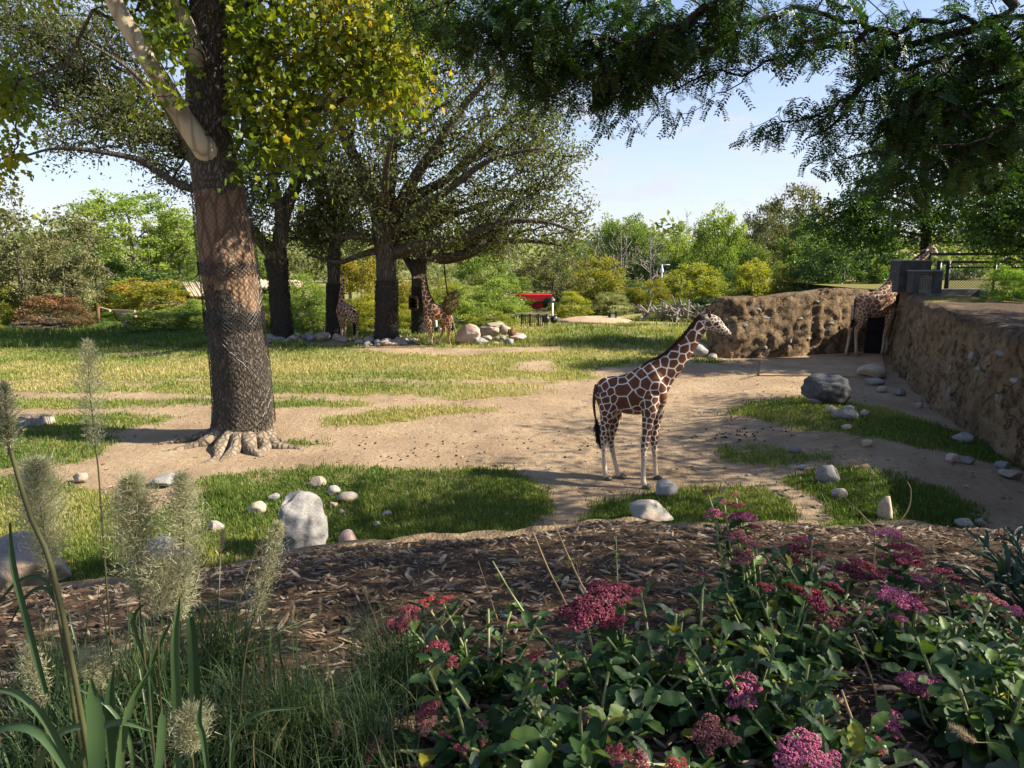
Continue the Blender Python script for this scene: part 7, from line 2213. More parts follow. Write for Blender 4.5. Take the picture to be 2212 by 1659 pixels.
def near_locust():
    rng = np.random.default_rng(77)
    root = thing('honey_locust', 'honey locust reaching feathery dark branches over the top right of the view', 'tree', (10.2, 7.0, 2.4))
    tr = MB()
    t_, r_ = limb_chain(tr, [(10.2, 7.0, -.2), (10.15, 7.0, 2.4), (10.1, 7.05, 4.2), (9.8, 7.1, 6.0), (9.5, 7.2, 8.5), (9.3, 7.0, 11)], [.34, .27, .23, .19, .12, .04], 14, 30, .08, 2)
    sk, spl = [t_[12:]], [pl_of(t_)[12:]]
    def lim(p, r):
        a, _ = limb_chain(tr, p, r, 8, 22, .06, int(rng.integers(99)))
        sk.append(a[2:]); spl.append(pl_of(a, 6)[2:])
    b0 = np.array([9.9, 7.1, 5.6]); b1 = np.array([9.7, 7.15, 6.8]); b2 = np.array([10.1, 7.05, 4.6])
    # boughs seen in the photograph
    lim(np.concatenate([[b1], Pl([(2240, -60, 0), (2190, 20, .2), (2110, 60, .2), (1990, 90, .3), (1900, 120, .4), (1860, 190, .4), (1800, 270, .4), (1740, 300, .4)], 8.2)]), [.10, .07, .055, .045, .036, .03, .022, .015, .008])
    lim(np.concatenate([[b1 + (0, 0, .5)], Pl([(2080, -120, 0), (1960, -30, .2), (1850, -40, .4), (1700, -60, .6), (1520, -50, .7), (1350, 0, .8), (1220, 60, .9), (1130, 110, 1)], 8.4)]), [.11, .085, .07, .06, .05, .042, .032, .02, .01])
    lim(np.concatenate([[b1 + (0, 0, 1)], Pl([(1900, -160, -.2), (1600, -140, -.4), (1350, -120, -.4), (1150, -60, -.4), (1000, -10, -.4), (900, 30, -.4)], 8.0)]), [.10, .08, .065, .05, .035, .02, .008])
    lim(np.concatenate([[b0], Pl([(2260, 120, 0), (2212, 170, .2), (2150, 195, .4), (2090, 210, .5), (2000, 260, .6), (1930, 280, .6), (1880, 310, .6)], 8.0)]), [.09, .06, .05, .04, .03, .02, .014, .007])
    lim(np.concatenate([[b2], Pl([(2300, 260, 0), (2215, 310, .1), (2160, 340, .2), (2080, 370, .3), (2000, 400, .4), (1930, 420, .4)], 8.0)]), [.07, .045, .035, .028, .02, .012, .006])
    # boughs over the viewer and beyond the right edge
    for e in ((4, 4, 9.2), (6, 1.5, 9), (12, 2, 9), (14, 8, 9), (12, 12.5, 8.6), (7.5, 5, 9.6), (2, 6.5, 9.4), (8.6, 13, 8.5), (3.0, 2.0, 9.2)):
        e = np.array(e, float); b = np.array([9.8, 7.1, rng.uniform(6, 7.5)])
        lim([b, b * .6 + e * .4 + (0, 0, .8), b * .25 + e * .75 + (0, 0, .6), e], [.10, .07, .045, .012])
    tr.build('trunk', M_DARKBARK, root, True)
    SK = np.concatenate(sk); SPL = np.concatenate(spl)
    E = [ell(930, 25, 70, 38, 8.0, .6), ell(1040, 50, 100, 60, 8.2, .9), ell(1150, 60, 110, 90, 8.4, 1.0), ell(1180, 150, 90, 60, 8.6, .7), ell(1290, 80, 120, 90, 8.6, 1.0), ell(1330, 185, 80, 50, 8.8, .6), ell(1400, 110, 110, 80, 8.6, .9),
         ell(1480, 60, 100, 60, 8.4, .9), ell(1560, 50, 70, 60, 8.4, .7), ell(1565, 145, 26, 42, 8.6, .35), ell(1420, 225, 34, 22, 8.6, .3), ell(1690, 30, 80, 40, 8.2, .7), ell(1790, 40, 80, 50, 8.2, .7), ell(1720, 110, 45, 25, 8.2, .4),
         ell(1690, 265, 45, 26, 8.5, .35), ell(1780, 245, 60, 36, 8.5, .45), ell(1840, 210, 40, 40, 8.5, .4), ell(1880, 130, 60, 60, 8.4, .6), ell(1980, 60, 90, 60, 8.4, .7), ell(1930, 250, 70, 60, 8.5, .6), ell(2040, 210, 90, 80, 8.4, .8),
         ell(2130, 120, 70, 90, 8.3, .7), ell(2080, 320, 110, 60, 8.4, .7), ell(1960, 370, 70, 40, 8.4, .5), ell(2180, 260, 50, 90, 8.2, .6), ell(1800, 320, 20, 14, 8.5, .2)]
    E = [(e[0], e[1], float(e[1][0] * e[1][2]) ** .95) for e in E]
    c, q = clumps_in(E, 400, rng, 3, .17, .6)
    vis = np.concatenate([c, q])
    E2 = [(np.array(a, float), np.array(b, float), w) for a, b, w in (((9, 3.5, 9.0), (6, 4.0, 1.7), 3.0), ((4.6, 4.2, 9.2), (3.0, 2.6, 1.1), 1.5), ((11.5, 10.5, 8.6), (4.2, 3.4, 1.9), 3.2), ((13, 6, 8), (3.5, 5, 2), 2))]
    c2, q2 = clumps_in(E2, 300, rng, 4, .45, .7)
    out = np.concatenate([c2, q2])
    nodes, par = mst(SK, SPL, np.concatenate([vis, out]), .45)
    br = MB()
    twigs(br, nodes, par, len(SK), .0035, .03, rng, 2.0, .10, 4)
    br.build('twigs', M_DARKBARK, root)
    # feather leaves: the nearest in view one by one
    prot = [frond_mesh(s, n) for s, n in ((1, 10), (2, 9), (3, 11), (4, 8))]
    pm = [MB().add(V_, T=T_, a=.5).mesh('frond', M_LOCUST) for V_, T_ in prot]
    items = []
    for i, p in enumerate(vis):
        for _ in range(3):
            a = rng.uniform(0, 2 * np.pi); pitch = rng.uniform(.0, 1.0)
            items.append((p + rng.normal(0, .07, 3), a, pitch, rng.normal(0, .5), rng.uniform(.19, .31), int(rng.integers(4))))
    U_, V_ = proj(np.array([t[0] for t in items]))
    inview = (U_ > 10) & (U_ < 2200) & (V_ > 10)
    scr = np.array([t[4] / t[0][1] for t in items]) * inview * (1 + .6 * (V_ > 130))
    big = set(np.argsort(-scr)[:300].tolist())
    mb = MB()
    for i, (p, a, pitch, roll, L, k) in enumerate(items):
        M = Matrix.Translation(p) @ Matrix.Rotation(a, 4, 'Z') @ Matrix.Rotation(pitch, 4, 'Y') @ Matrix.Rotation(roll, 4, 'X') @ Matrix.Scale(L, 4)
        if i in big:
            o = link('frond', pm[k], root)
            o.matrix_basis = M
        else:
            R = np.array(M)
            mb.add(prot[k][0] @ R[:3, :3].T + R[:3, 3], T=prot[k][1], a=float(np.clip(rng.normal(.45, .2), 0, 1)))
    # crown beyond the frame, which throws the dappled shade
    pp = np.repeat(out, 15, 0) + rng.normal(0, .26, (len(out) * 15, 3))
    leaves(mb, pp, .15, rng, rng.normal(.5, .2, len(pp)), .4, .5, 0)
    tag(mb.build('crown', M_LOCUST, root), kind='stuff')
near_locust()

def terrace_tree(label, Y, st, limbs, E, seed, m, n_cl, leaf, n_per, bark, cr=.4, z0=2.8, per=6):
    rng = np.random.default_rng(seed)
    b = P(st[0][0], st[0][1], Y)
    root = thing('locust_tree', label, 'tree', (b[0], Y, z0))
    tr = MB()
    pts = np.array([P(a, v, Y) for a, v, w in st]); rad = np.array([px2m(w, Y) / 2 for a, v, w in st]); pts[0, 2] = z0 - .4
    t_, _ = limb_chain(tr, pts, rad, 12, 30, .1, seed)
    sk, spl = [t_[8:]], [pl_of(t_)[8:]]
    for L in limbs:
        a, _ = limb_chain(tr, Pl(L[0], Y), np.array([px2m(x, Y) / 2 for x in np.linspace(L[1], L[2], len(L[0]))]), 8, 20, .1, int(rng.integers(99)))
        sk.append(a[2:]); spl.append(pl_of(a, 3)[2:])
    tr.build('trunk', bark, root, True)
    SK = np.concatenate(sk); SPL = np.concatenate(spl)
    E = [(e[0], e[1], float(e[1][0] * e[1][2]) ** .85) for e in E]
    c, q = clumps_in(E, n_cl, rng, per, cr, .55)
    allp = np.concatenate([c, q])
    nodes, par = mst(SK, SPL, allp, .4)
    br = MB(); twigs(br, nodes, par, len(SK), .008, .07, rng, 2.1, .1, 4); br.build('branches', bark, root)
    # sprays: leaves run along short drooping axes, which reads as feathered foliage
    k = len(allp) * n_per
    ax = nrm(rng.normal(0, 1, (len(allp) * 4, 3)) * (1, 1, .45) + (0, 0, -.15))
    s = np.repeat(ax, int(np.ceil(n_per / 4)), 0)[:k]
    base = np.repeat(allp, n_per, 0)[:len(s)]
    pp = base + s * rng.uniform(-.5, .75, (len(s), 1)) * .55 + rng.normal(0, .07, (len(s), 3))
    tone = .45 + np.repeat(rng.normal(0, .12, len(allp)), n_per)[:len(s)] + rng.normal(0, .13, len(s))
    cm = MB(); leaves(cm, pp, leaf, rng, tone, .3, .42, 0)
    cm.build('crown', m, root)
terrace_tree('feathery locust tree standing on the terrace behind the wire fence', 34,
    [(2003, 600, 22), (2000, 540, 20), (1998, 470, 18), (1996, 400, 16), (2000, 330, 12), (2005, 250, 8), (2010, 180, 4)],
    [([(1998, 470), (1960, 440, -.5), (1910, 430, -1), (1850, 445, -1.5), (1790, 470, -2)], 9, 3), ([(1997, 430), (1985, 380, .6), (1960, 320, 1), (1930, 260, 1.3)], 9, 3), ([(2000, 420), (2025, 360, -.6), (2050, 300, -1), (2070, 230, -1.2)], 10, 3),
     ([(1999, 480), (2050, 450, .8), (2110, 430, 1.5), (2180, 420, 2)], 10, 3), ([(1998, 450), (1990, 420, -2.5), (1980, 400, -4)], 9, 3), ([(1998, 450), (2010, 410, 2.5), (2020, 380, 4)], 9, 3), ([(2000, 510), (1940, 500, -.8), (1880, 505, -1.2)], 7, 2)],
    [ell(1960, 300, 100, 70, 34, 3), ell(2060, 260, 90, 80, 34, 3), ell(1900, 390, 80, 45, 33.5, 2.5), ell(1840, 455, 80, 36, 33, 2), ell(1790, 490, 60, 30, 33, 1.6), ell(1930, 470, 70, 36, 33.4, 2), ell(2050, 420, 90, 60, 34, 2.6), ell(2130, 340, 80, 80, 34, 2.6), ell(2010, 190, 70, 50, 34, 2), ell(1890, 520, 70, 26, 33, 1.6), ell(2060, 500, 70, 36, 34, 2), ell(2150, 470, 80, 60, 34, 2.4), ell(1980, 530, 40, 16, 33.5, 1.2)],
    201, M_LOCUST2, 300, .19, 16, M_DARKBARK, .42)
terrace_tree('dense bright green locust tree at the right edge above the fence', 27,
    [(2270, 640, 30), (2265, 540, 26), (2260, 420, 22), (2262, 300, 16), (2270, 160, 8)],
    [([(2264, 500), (2220, 470, -.5), (2170, 450, -.8), (2110, 440, -1)], 9, 3), ([(2261, 430), (2210, 380, .5), (2160, 340, .8), (2110, 310, 1)], 9, 3), ([(2262, 330), (2230, 270, -.5), (2190, 210, -.8)], 8, 2), ([(2262, 420), (2310, 360, .5), (2370, 320, 1)], 9, 3), ([(2262, 430), (2262, 380, -3)], 9, 3)],
    [ell(2150, 420, 80, 50, 27, 1.8), ell(2200, 330, 80, 70, 27, 2), ell(2190, 480, 90, 50, 27, 2), ell(2130, 510, 60, 28, 27, 1.5), ell(2240, 200, 80, 90, 27, 2), ell(2300, 400, 100, 100, 27, 2.4), ell(2140, 350, 50, 40, 27, 1.4), ell(2230, 540, 60, 26, 27, 1.4)],
    202, M_LOCUST2, 240, .17, 16, M_DARKBARK, .36)
# the shade tree that stands wholly beyond the right edge, over the terrace
def shade_tree():
    rng = np.random.default_rng(88)
    root = thing('shade_tree', 'leafy tree on the terrace just beyond the right edge casting dappled shade', 'tree', (19, 14.5, 2.8))
    tr = MB()
    t_, _ = limb_chain(tr, [(19, 14.5, 2.5), (19, 14.5, 5), (18.9, 14.6, 8), (18.8, 14.6, 11)], [.35, .28, .18, .05], 12, 24, .1, 3)
    E = [(np.array(a, float), np.array(b, float), w) for a, b, w in (((17.5, 14.5, 8.4), (4.6, 4.2, 2.6), 3), ((21.5, 15, 9), (4.4, 4.2, 2.6), 2.4), ((19, 19.0, 8.6), (4.2, 2.6, 2.2), 1.6))]
    c, q = clumps_in(E, 170, rng, 4, .5, .7)
    allp = np.concatenate([c, q])
    nodes, par = mst(t_[8:], pl_of(t_)[8:], allp, .4)
    twigs(tr, nodes, par, len(t_) - 8, .008, .1, rng, 2.1, .1, 4)
    tr.build('trunk', M_DARKBARK, root)
    pp = np.repeat(allp, 16, 0) + rng.normal(0, .34, (len(allp) * 16, 3))
    cm = MB(); leaves(cm, pp, .2, rng, rng.normal(.5, .2, len(pp)), .4, .5, 0); cm.build('crown', M_LOCUST, root)
shade_tree()

# ------------------------------------------------------------------ planting in front of the viewer
def BG(U, V): return G(U, V, bed_z)
M_SLEAF = [leaf_mat('fleshy_leaf', [(0, (.018, .046, .013)), (.5, (.034, .075, .02)), (1, (.065, .115, .03))], .2, (1.3, 1.4, .5), .55, .25),
           leaf_mat('light_fleshy_leaf', [(0, (.055, .10, .02)), (.5, (.09, .15, .028)), (1, (.15, .20, .036))], .3, (1.3, 1.4, .5), .5, .3),
           leaf_mat('grey_fleshy_leaf', [(0, (.045, .07, .04)), (.5, (.075, .105, .06)), (1, (.13, .16, .09))], .15, (1.2, 1.3, .8), .5, .4),
           leaf_mat('yellowing_leaf', [(0, (.16, .19, .025)), (.5, (.27, .27, .03)), (1, (.36, .26, .05))], .3, (1.3, 1.2, .5), .5, .3)]
M_SSTEM = leaf_mat('pale_stem', [(0, (.15, .20, .06)), (.5, (.25, .28, .11)), (1, (.36, .34, .18))], .1, (1, 1, .8), .5, .3)
M_DRYSTEM = leaf_mat('dry_stem', [(0, (.20, .12, .055)), (.5, (.34, .22, .11)), (1, (.45, .34, .19))], .05, (1, 1, .8), .7, .2)
def fl(name, c): return leaf_mat(name, [(0, [x * .42 for x in c]), (.45, c), (.8, [min(1, x * 1.35 + .02) for x in c]), (1, [min(1, x * 1.5 + .12) for x in c])], .22, (1.3, .8, 1.0), .7, .15)
M_FL = {'rose': fl('rose_florets', (.33, .07, .095)), 'pink': fl('pink_florets', (.47, .13, .22)), 'plum': fl('plum_florets', (.20, .04, .062)), 'red': fl('red_florets', (.40, .065, .06)), 'dusty': fl('dusty_florets', (.32, .125, .115))}

def sedum_leaf(seed):
    rng = np.random.default_rng(seed)
    ts = np.linspace(0, 1, 9)
    V, Q = [], []
    for k, t in enumerate(ts):
        w = .235 * (math.sin(math.pi * min(1, t * .93 + .02) ** 1.15) ** .75) + .015
        tooth = (.035 if k % 2 else -.012) * (t > .3)
        z = .10 * t - .34 * t * t * rng.uniform(.7, 1.3)
        w += tooth
        V += [(t, -w, z + .09 * w * 3), (t, -w * .5, z + .01), (t, 0, z - .022), (t, w * .5, z + .01), (t, w, z + .09 * w * 3)]
    for k in range(8):
        for j in range(4):
            Q.append([k * 5 + j, k * 5 + j + 1, k * 5 + j + 6, k * 5 + j + 5])
    return MB().add(V, Q, a=.5)
LEAFM = [[sedum_leaf(s).mesh('leaf', m, True) for s in range(4)] for m in M_SLEAF]

def flower_head(seed, n_sub, flat):
    """a plate of many small domes of star florets, about one unit wide; foot at 0"""
    rng = np.random.default_rng(seed)
    mb = MB()
    subs = []
    for k in range(n_sub):
        a = k * 2.4 + rng.uniform(-.3, .3); r = .36 * math.sqrt((k + .3) / n_sub)
        subs.append((math.cos(a) * r, math.sin(a) * r, .30 - flat * r * r + rng.normal(0, .03), rng.uniform(.11, .17)))
    P_, N_ = [], []
    for x, y, z, s in subs:
        n = int(95 * (s / .14) ** 2)
        d = nrm(rng.normal(0, 1, (n, 3))); d[:, 2] = np.abs(d[:, 2]) * 1.0 - .15
        d = nrm(d)
        P_.append(np.array([x, y, z]) + d * np.array([s, s, s * .62]) * rng.uniform(.82, 1.08, (n, 1))); N_.append(d)
        mb.add(*tube(np.array([(0, 0, 0), (x * .5, y * .5, z * .55), (x, y, z)]), .011, 4, False)[:2], a=.1, m=1)
    P_, N_ = np.concatenate(P_), np.concatenate(N_)
    n = len(P_)
    s = rng.uniform(.017, .032, n)[:, None]
    t1 = nrm(np.cross(N_, rng.normal(0, 1, (n, 3)))); t2 = np.cross(N_, t1)
    V = np.stack([P_ + t1 * s, P_ + t2 * s + N_ * s * .3, P_ - t1 * s, P_ - t2 * s + N_ * s * .3, P_ + N_ * s * .9], 1).reshape(-1, 3)
    o = np.arange(n)[:, None] * 5
    tn = np.clip(rng.normal(.45, .22, n), 0, 1)
    T = np.concatenate([o + np.array([[a, b, 4]]) for a, b in ((0, 1), (1, 2), (2, 3), (3, 0))], 1).reshape(-1, 3)
    mb.add(V, T=T, a=np.repeat(tn, 4), m=0)
    return mb
HEADS = {c: [flower_head(s, n, f).mesh('flower_head', [m, M_SSTEM]) for s, n, f in ((1, 9, .9), (2, 6, .8), (3, 12, 1.1), (4, 4, .6))] for c, m in M_FL.items()}

def leaf_at(root, p, d, L, m, k, rng, droop=0.0):
    d = nrm(d)
    up = np.array([0, 0, 1.]); y = nrm(np.cross(up, d)) if abs(d[2]) < .97 else np.array([0, 1., 0]); z = np.cross(d, y)
    r = rng.normal(0, .35)
    y, z = y * math.cos(r) + z * math.sin(r), z * math.cos(r) - y * math.sin(r)
    M = Matrix(((d[0] * L, y[0] * L, z[0] * L, p[0]), (d[1] * L, y[1] * L, z[1] * L, p[1]), (d[2] * L, y[2] * L, z[2] * L, p[2]), (0, 0, 0, 1)))
    o = link('leaf', LEAFM[m][k], root)
    o.matrix_basis = M
    return o

def sedum(label, base, heads, seed, extra=10, leafL=.10, tone=0):
    """base: print position of the plant foot on the bed; heads: (U, V, width, colour, variant, dist nearer(-)/farther(+) than the foot)"""
    rng = np.random.default_rng(seed)
    b = BG(*base)
    root = thing('stonecrop', label, 'flowering plant', b, 'stonecrops in the planting bed')
    nleaf = 0
    st = MB()
    tips = []
    for (U, V, w, col, var, dy) in heads:
        Y = b[1] + dy
        t = P(U, V, Y)
        g = float(bed_z(t[0], t[1]))
        s = px2m(w, Y) * 1.22
        t = t - (0, 0, s * .04)
        tips.append((t, s, col, var))
    for _ in range(extra):
        a = rng.uniform(0, 6.28); r = rng.uniform(.10, .34)
        t = b + np.array([math.cos(a) * r, math.sin(a) * r * .8, rng.uniform(.14, .34)])
        t[2] = max(t[2], float(bed_z(t[0], t[1])) + .1)
        tips.append((t, 0, None, 0))
    for (t, s, col, var) in tips:
        f = b + np.array([rng.normal(0, .05), rng.normal(0, .05), -.02])
        mid = f * .5 + t * .5 + np.array([0, 0, -.03 - .05 * np.linalg.norm((t - f)[:2])]) + rng.normal(0, .015, 3)
        mid[2] = max(mid[2], float(bed_z(mid[0], mid[1])) + .04)
        q = smooth_path(np.array([f, f * .75 + mid * .25 + (0, 0, .02), mid, mid * .35 + t * .65, t]), 16)
        st.add(*tube(q, np.linspace(.0075, .0048, 16), 6), a=float(np.clip(rng.normal(.5, .2), 0, 1)))
        if s:
            o = link('flower_head', HEADS[col][var], root)
            d = nrm(t - q[-3]); d = nrm(d + (0, 0, 1.0) + np.array([0, -.25, 0]))
            x = nrm(np.cross([0, 1, .01], d)); y = np.cross(d, x)
            a = rng.uniform(0, 6.28); x, y = x * math.cos(a) + y * math.sin(a), y * math.cos(a) - x * math.sin(a)
            o.matrix_basis = Matrix(((x[0] * s, y[0] * s, d[0] * s, t[0]), (x[1] * s, y[1] * s, d[1] * s, t[1]), (x[2] * s, y[2] * s, d[2] * s, t[2]), (0, 0, 0, 1)))
        L = np.linalg.norm(np.diff(q, axis=0), axis=1).sum()
        k = int(np.clip(L / .036, 5, 14))
        ph = rng.uniform(0, 6.28)
        for j in range(k):
            f_ = .16 + .78 * j / max(1, k - 1)
            if f_ > .9 and s: continue
            i = f_ * 15; i0 = min(14, int(i)); p = q[i0] * (1 - i + i0) + q[i0 + 1] * (i - i0)
            tg = nrm(q[i0 + 1] - q[i0])
            a = ph + j * 2.4
            x = nrm(np.cross(tg, [.1, .2, 1.])); y = np.cross(tg, x)
            d = nrm(math.cos(a) * x + math.sin(a) * y + tg * .55 + (0, 0, .15))
            size = leafL * (1.15 - .55 * f_) * rng.uniform(.8, 1.25)
            r = rng.random()
            m = 3 if r < .025 else 2 if r < .12 else 1 if r < (.30 + tone) else 0
            if nleaf < 285:
                leaf_at(root, p, d, size, m, int(rng.integers(4)), rng); nleaf += 1
    st.build('stems', M_SSTEM, root, True)
    return root

sedum('stonecrop with the broad plum flower head near the middle of the bed', (1330, 1560), [(1268, 1345, 110, 'plum', 2, .05), (1310, 1310, 110, 'plum', 0, .15), (1350, 1290, 60, 'plum', 1, .2), (1330, 1360, 70, 'plum', 1, .1), (1160, 1425, 42, 'red', 1, .05), (1190, 1448, 48, 'pink', 1, 0), (1222, 1482, 34, 'pink', 3, -.02), (1283, 1560, 66, 'pink', 0, -.28), (1178, 1485, 18, 'pink', 3, -.05)], 1, 16)
sedum('leftmost stonecrop with drooping rose heads beside the fountain grass', (1060, 1500), [(850, 1370, 70, 'rose', 0, .15), (885, 1335, 56, 'rose', 1, .2), (880, 1360, 60, 'rose', 0, .1), (925, 1310, 44, 'red', 1, .25), (960, 1308, 44, 'red', 3, .25), (945, 1412, 62, 'rose', 0, 0), (980, 1438, 40, 'rose', 1, -.05), (925, 1440, 40, 'dusty', 3, 0), (1000, 1470, 26, 'dusty', 3, 0)], 2, 12)
sedum('low stonecrop with faded dusty heads at the bottom edge', (1060, 1640), [(930, 1545, 60, 'rose', 0, .05), (930, 1575, 50, 'dusty', 1, 0), (965, 1585, 30, 'rose', 3, -.02), (1045, 1572, 34, 'dusty', 1, 0), (1045, 1600, 30, 'dusty', 3, -.05), (1000, 1620, 38, 'rose', 3, -.1), (815, 1620, 62, 'dusty', 0, -.05)], 3, 8)
sedum('stonecrop with a big mounded pink head low at the right of the middle', (1640, 1600), [(1605, 1505, 92, 'pink', 0, -.05), (1605, 1478, 44, 'pink', 1, .02), (1540, 1590, 84, 'dusty', 2, -.15), (1500, 1588, 30, 'dusty', 3, -.15), (1580, 1600, 40, 'dusty', 1, -.2), (1585, 1555, 28, 'pink', 3, -.15), (1478, 1428, 34, 'rose', 3, .1), (1340, 1636, 60, 'rose', 1, -.45), (1385, 1650, 60, 'rose', 1, -.45), (1465, 1665, 60, 'red', 0, -.5)], 4, 18)
sedum('stonecrop nearest the viewer with a rounded head cut by the bottom edge', (1760, 1655), [(1735, 1648, 130, 'pink', 2, -.28), (1785, 1655, 70, 'pink', 1, -.28), (1910, 1560, 70, 'pink', 0, .02), (1885, 1615, 56, 'rose', 1, -.08), (1925, 1585, 40, 'pink', 1, 0)], 5, 16)
sedum('stonecrop with the dark red mop head at the right centre', (1700, 1450), [(1775, 1325, 96, 'plum', 2, .12), (1780, 1355, 90, 'dusty', 0, .05), (1745, 1295, 60, 'red', 1, .3), (1715, 1280, 44, 'red', 3, .35), (1665, 1338, 30, 'rose', 3, .2), (1668, 1365, 34, 'plum', 3, .1), (1790, 1280, 60, 'plum', 0, .4), (1835, 1255, 80, 'plum', 0, .5), (1655, 1282, 50, 'rose', 1, .3)], 6, 16, tone=.12)
sedum('tall stonecrop spire with pale purple heads one above another', (1640, 1370), [(1545, 1122, 48, 'pink', 1, .15), (1605, 1128, 54, 'pink', 0, .15), (1565, 1090, 26, 'dusty', 3, .15), (1592, 1100, 36, 'rose', 1, .2), (1530, 1068, 24, 'plum', 3, .2), (1590, 1075, 24, 'dusty', 3, .2), (1630, 1150, 36, 'rose', 1, .2), (1595, 1170, 60, 'dusty', 0, .1), (1625, 1188, 46, 'dusty', 1, .05), (1605, 1215, 56, 'dusty', 0, .05), (1640, 1222, 36, 'dusty', 1, .1)], 7, 10)
sedum('stonecrop with plum plates right behind the tall spire', (1740, 1300), [(1715, 1205, 70, 'plum', 0, .2), (1735, 1182, 54, 'rose', 1, .25), (1700, 1225, 60, 'rose', 0, .15), (1755, 1212, 50, 'plum', 1, .15), (1780, 1248, 36, 'rose', 3, .05), (1795, 1290, 40, 'dusty', 1, .0), (1860, 1240, 70, 'rose', 0, .2)], 8, 10)
sedum('upright stonecrop with a column of bright pink plates at the right', (1950, 1440), [(1945, 1315, 88, 'pink', 0, .1), (1925, 1290, 50, 'pink', 1, .15), (1975, 1305, 40, 'red', 1, .1), (1945, 1345, 44, 'pink', 3, .05), (1950, 1232, 84, 'rose', 0, .35), (1920, 1255, 60, 'rose', 1, .35), (1955, 1200, 60, 'rose', 0, .4), (1920, 1170, 62, 'pink', 1, .45), (1925, 1195, 40, 'plum', 3, .4), (1985, 1262, 44, 'pink', 1, .3), (1870, 1325, 44, 'dusty', 1, .1)], 9, 12)
sedum('stonecrop with small spaced heads at the far right of the bed', (2110, 1480), [(2035, 1250, 54, 'rose', 1, .5), (2070, 1268, 48, 'rose', 1, .5), (2130, 1310, 66, 'dusty', 0, .3), (2095, 1325, 48, 'red', 1, .3), (2185, 1330, 50, 'pink', 1, .2), (2148, 1382, 40, 'pink', 3, .1), (2170, 1390, 46, 'rose', 1, .05), (2200, 1415, 56, 'rose', 1, 0), (2215, 1460, 50, 'pink', 1, 0)], 10, 14)
sedum('stonecrop with two joined pink heads low at the right', (2080, 1600), [(1960, 1470, 44, 'pink', 1, .1), (2000, 1490, 78, 'pink', 0, .08), (2030, 1505, 44, 'rose', 1, .05), (1985, 1505, 44, 'rose', 1, .05)], 11, 20, .125)
sedum('leafy stonecrop without flowers in the bottom right corner', (2180, 1660), [], 12, 22, .13, tone=.15)
sedum('leafy sprawling stonecrop between the plum head and the big pink head', (1470, 1520), [(1520, 1250, 30, 'rose', 3, .5), (1385, 1278, 26, 'red', 3, .5)], 13, 20, .125)
sedum('leafy stonecrop along the bottom edge under the bright pink head', (1240, 1660), [], 14, 18, .12)

# cut and dry stalks standing out of the stonecrops
def stalk(label, pts, m, r0, dy=0.0, bits=0, seed=0):
    rng = np.random.default_rng(seed)
    b = BG(*pts[0])
    q = [b] + [P(u, v, b[1] + dy * (k + 1)) for k, (u, v) in enumerate(pts[1:])]
    root = thing('plant_stalk', label, 'stalk', b, 'bare stalks rising from the bed')
    q = smooth_path(np.array(q), 14)
    MB().add(*tube(q, np.linspace(r0, r0 * .45, 14), 6), a=.6).build('stem', m, root, True)
    for k in range(bits):
        i = int(rng.integers(4, 12))
        leaf_at(root, q[i], np.array([rng.normal(0, 1), rng.normal(0, .5), .8]), rng.uniform(.025, .05), 1, int(rng.integers(4)), rng)
    return root
stalk('long tan stalk leaning left with bare pointed tip', [(1265, 1420), (1220, 1300), (1185, 1230), (1152, 1150)], M_DRYSTEM, .0055, .05, 1, 1)
stalk('longest tan stalk crossing the bark mulch', [(1340, 1430), (1290, 1320), (1250, 1250), (1196, 1128)], M_DRYSTEM, .006, .05, 2, 2)
stalk('thin brown stalk left of the two tan stalks', [(1075, 1340), (1055, 1280), (1033, 1212)], M_DRYSTEM, .004, .03, 0, 3)
stalk('green stalk with cut red tip and small leaves', [(1240, 1460), (1160, 1360), (1110, 1290), (1064, 1212)], M_SSTEM, .0065, .04, 4, 4)
stalk('upright thin green stalk with leaflets', [(1340, 1380), (1336, 1300), (1333, 1230), (1331, 1158)], M_SSTEM, .004, .03, 5, 5)
stalk('short brown stalk between the tan stalks', [(1275, 1310), (1255, 1260), (1245, 1215)], M_DRYSTEM, .0035, .02, 0, 6)
stalk('thick cut straw stalk among the lower leaves', [(1900, 1680), (1860, 1600), (1835, 1540), (1818, 1490)], M_DRYSTEM, .008, .03, 0, 7)
stalk('dark crooked twig standing on the mulch at the right', [(1885, 1250), (1890, 1150), (1870, 1120), (1830, 1080), (1800, 1050)], M_DRYSTEM, .005, .0, 0, 8)
stalk('second dark twig forking right on the mulch', [(1890, 1250), (1930, 1150), (1962, 1100), (1968, 1060), (1960, 1040)], M_DRYSTEM, .005, .0, 0, 9)
stalk('pale crooked stick lying on the mulch in the centre', [(1450, 1275), (1468, 1240), (1472, 1215), (1466, 1195)], M_DEAD, .006, .0, 0, 10)
stalk('dry brown stalk among the leaves below the red mop head', [(1905, 1560), (1890, 1490), (1870, 1430), (1845, 1370)], M_DRYSTEM, .005, .02, 0, 11)

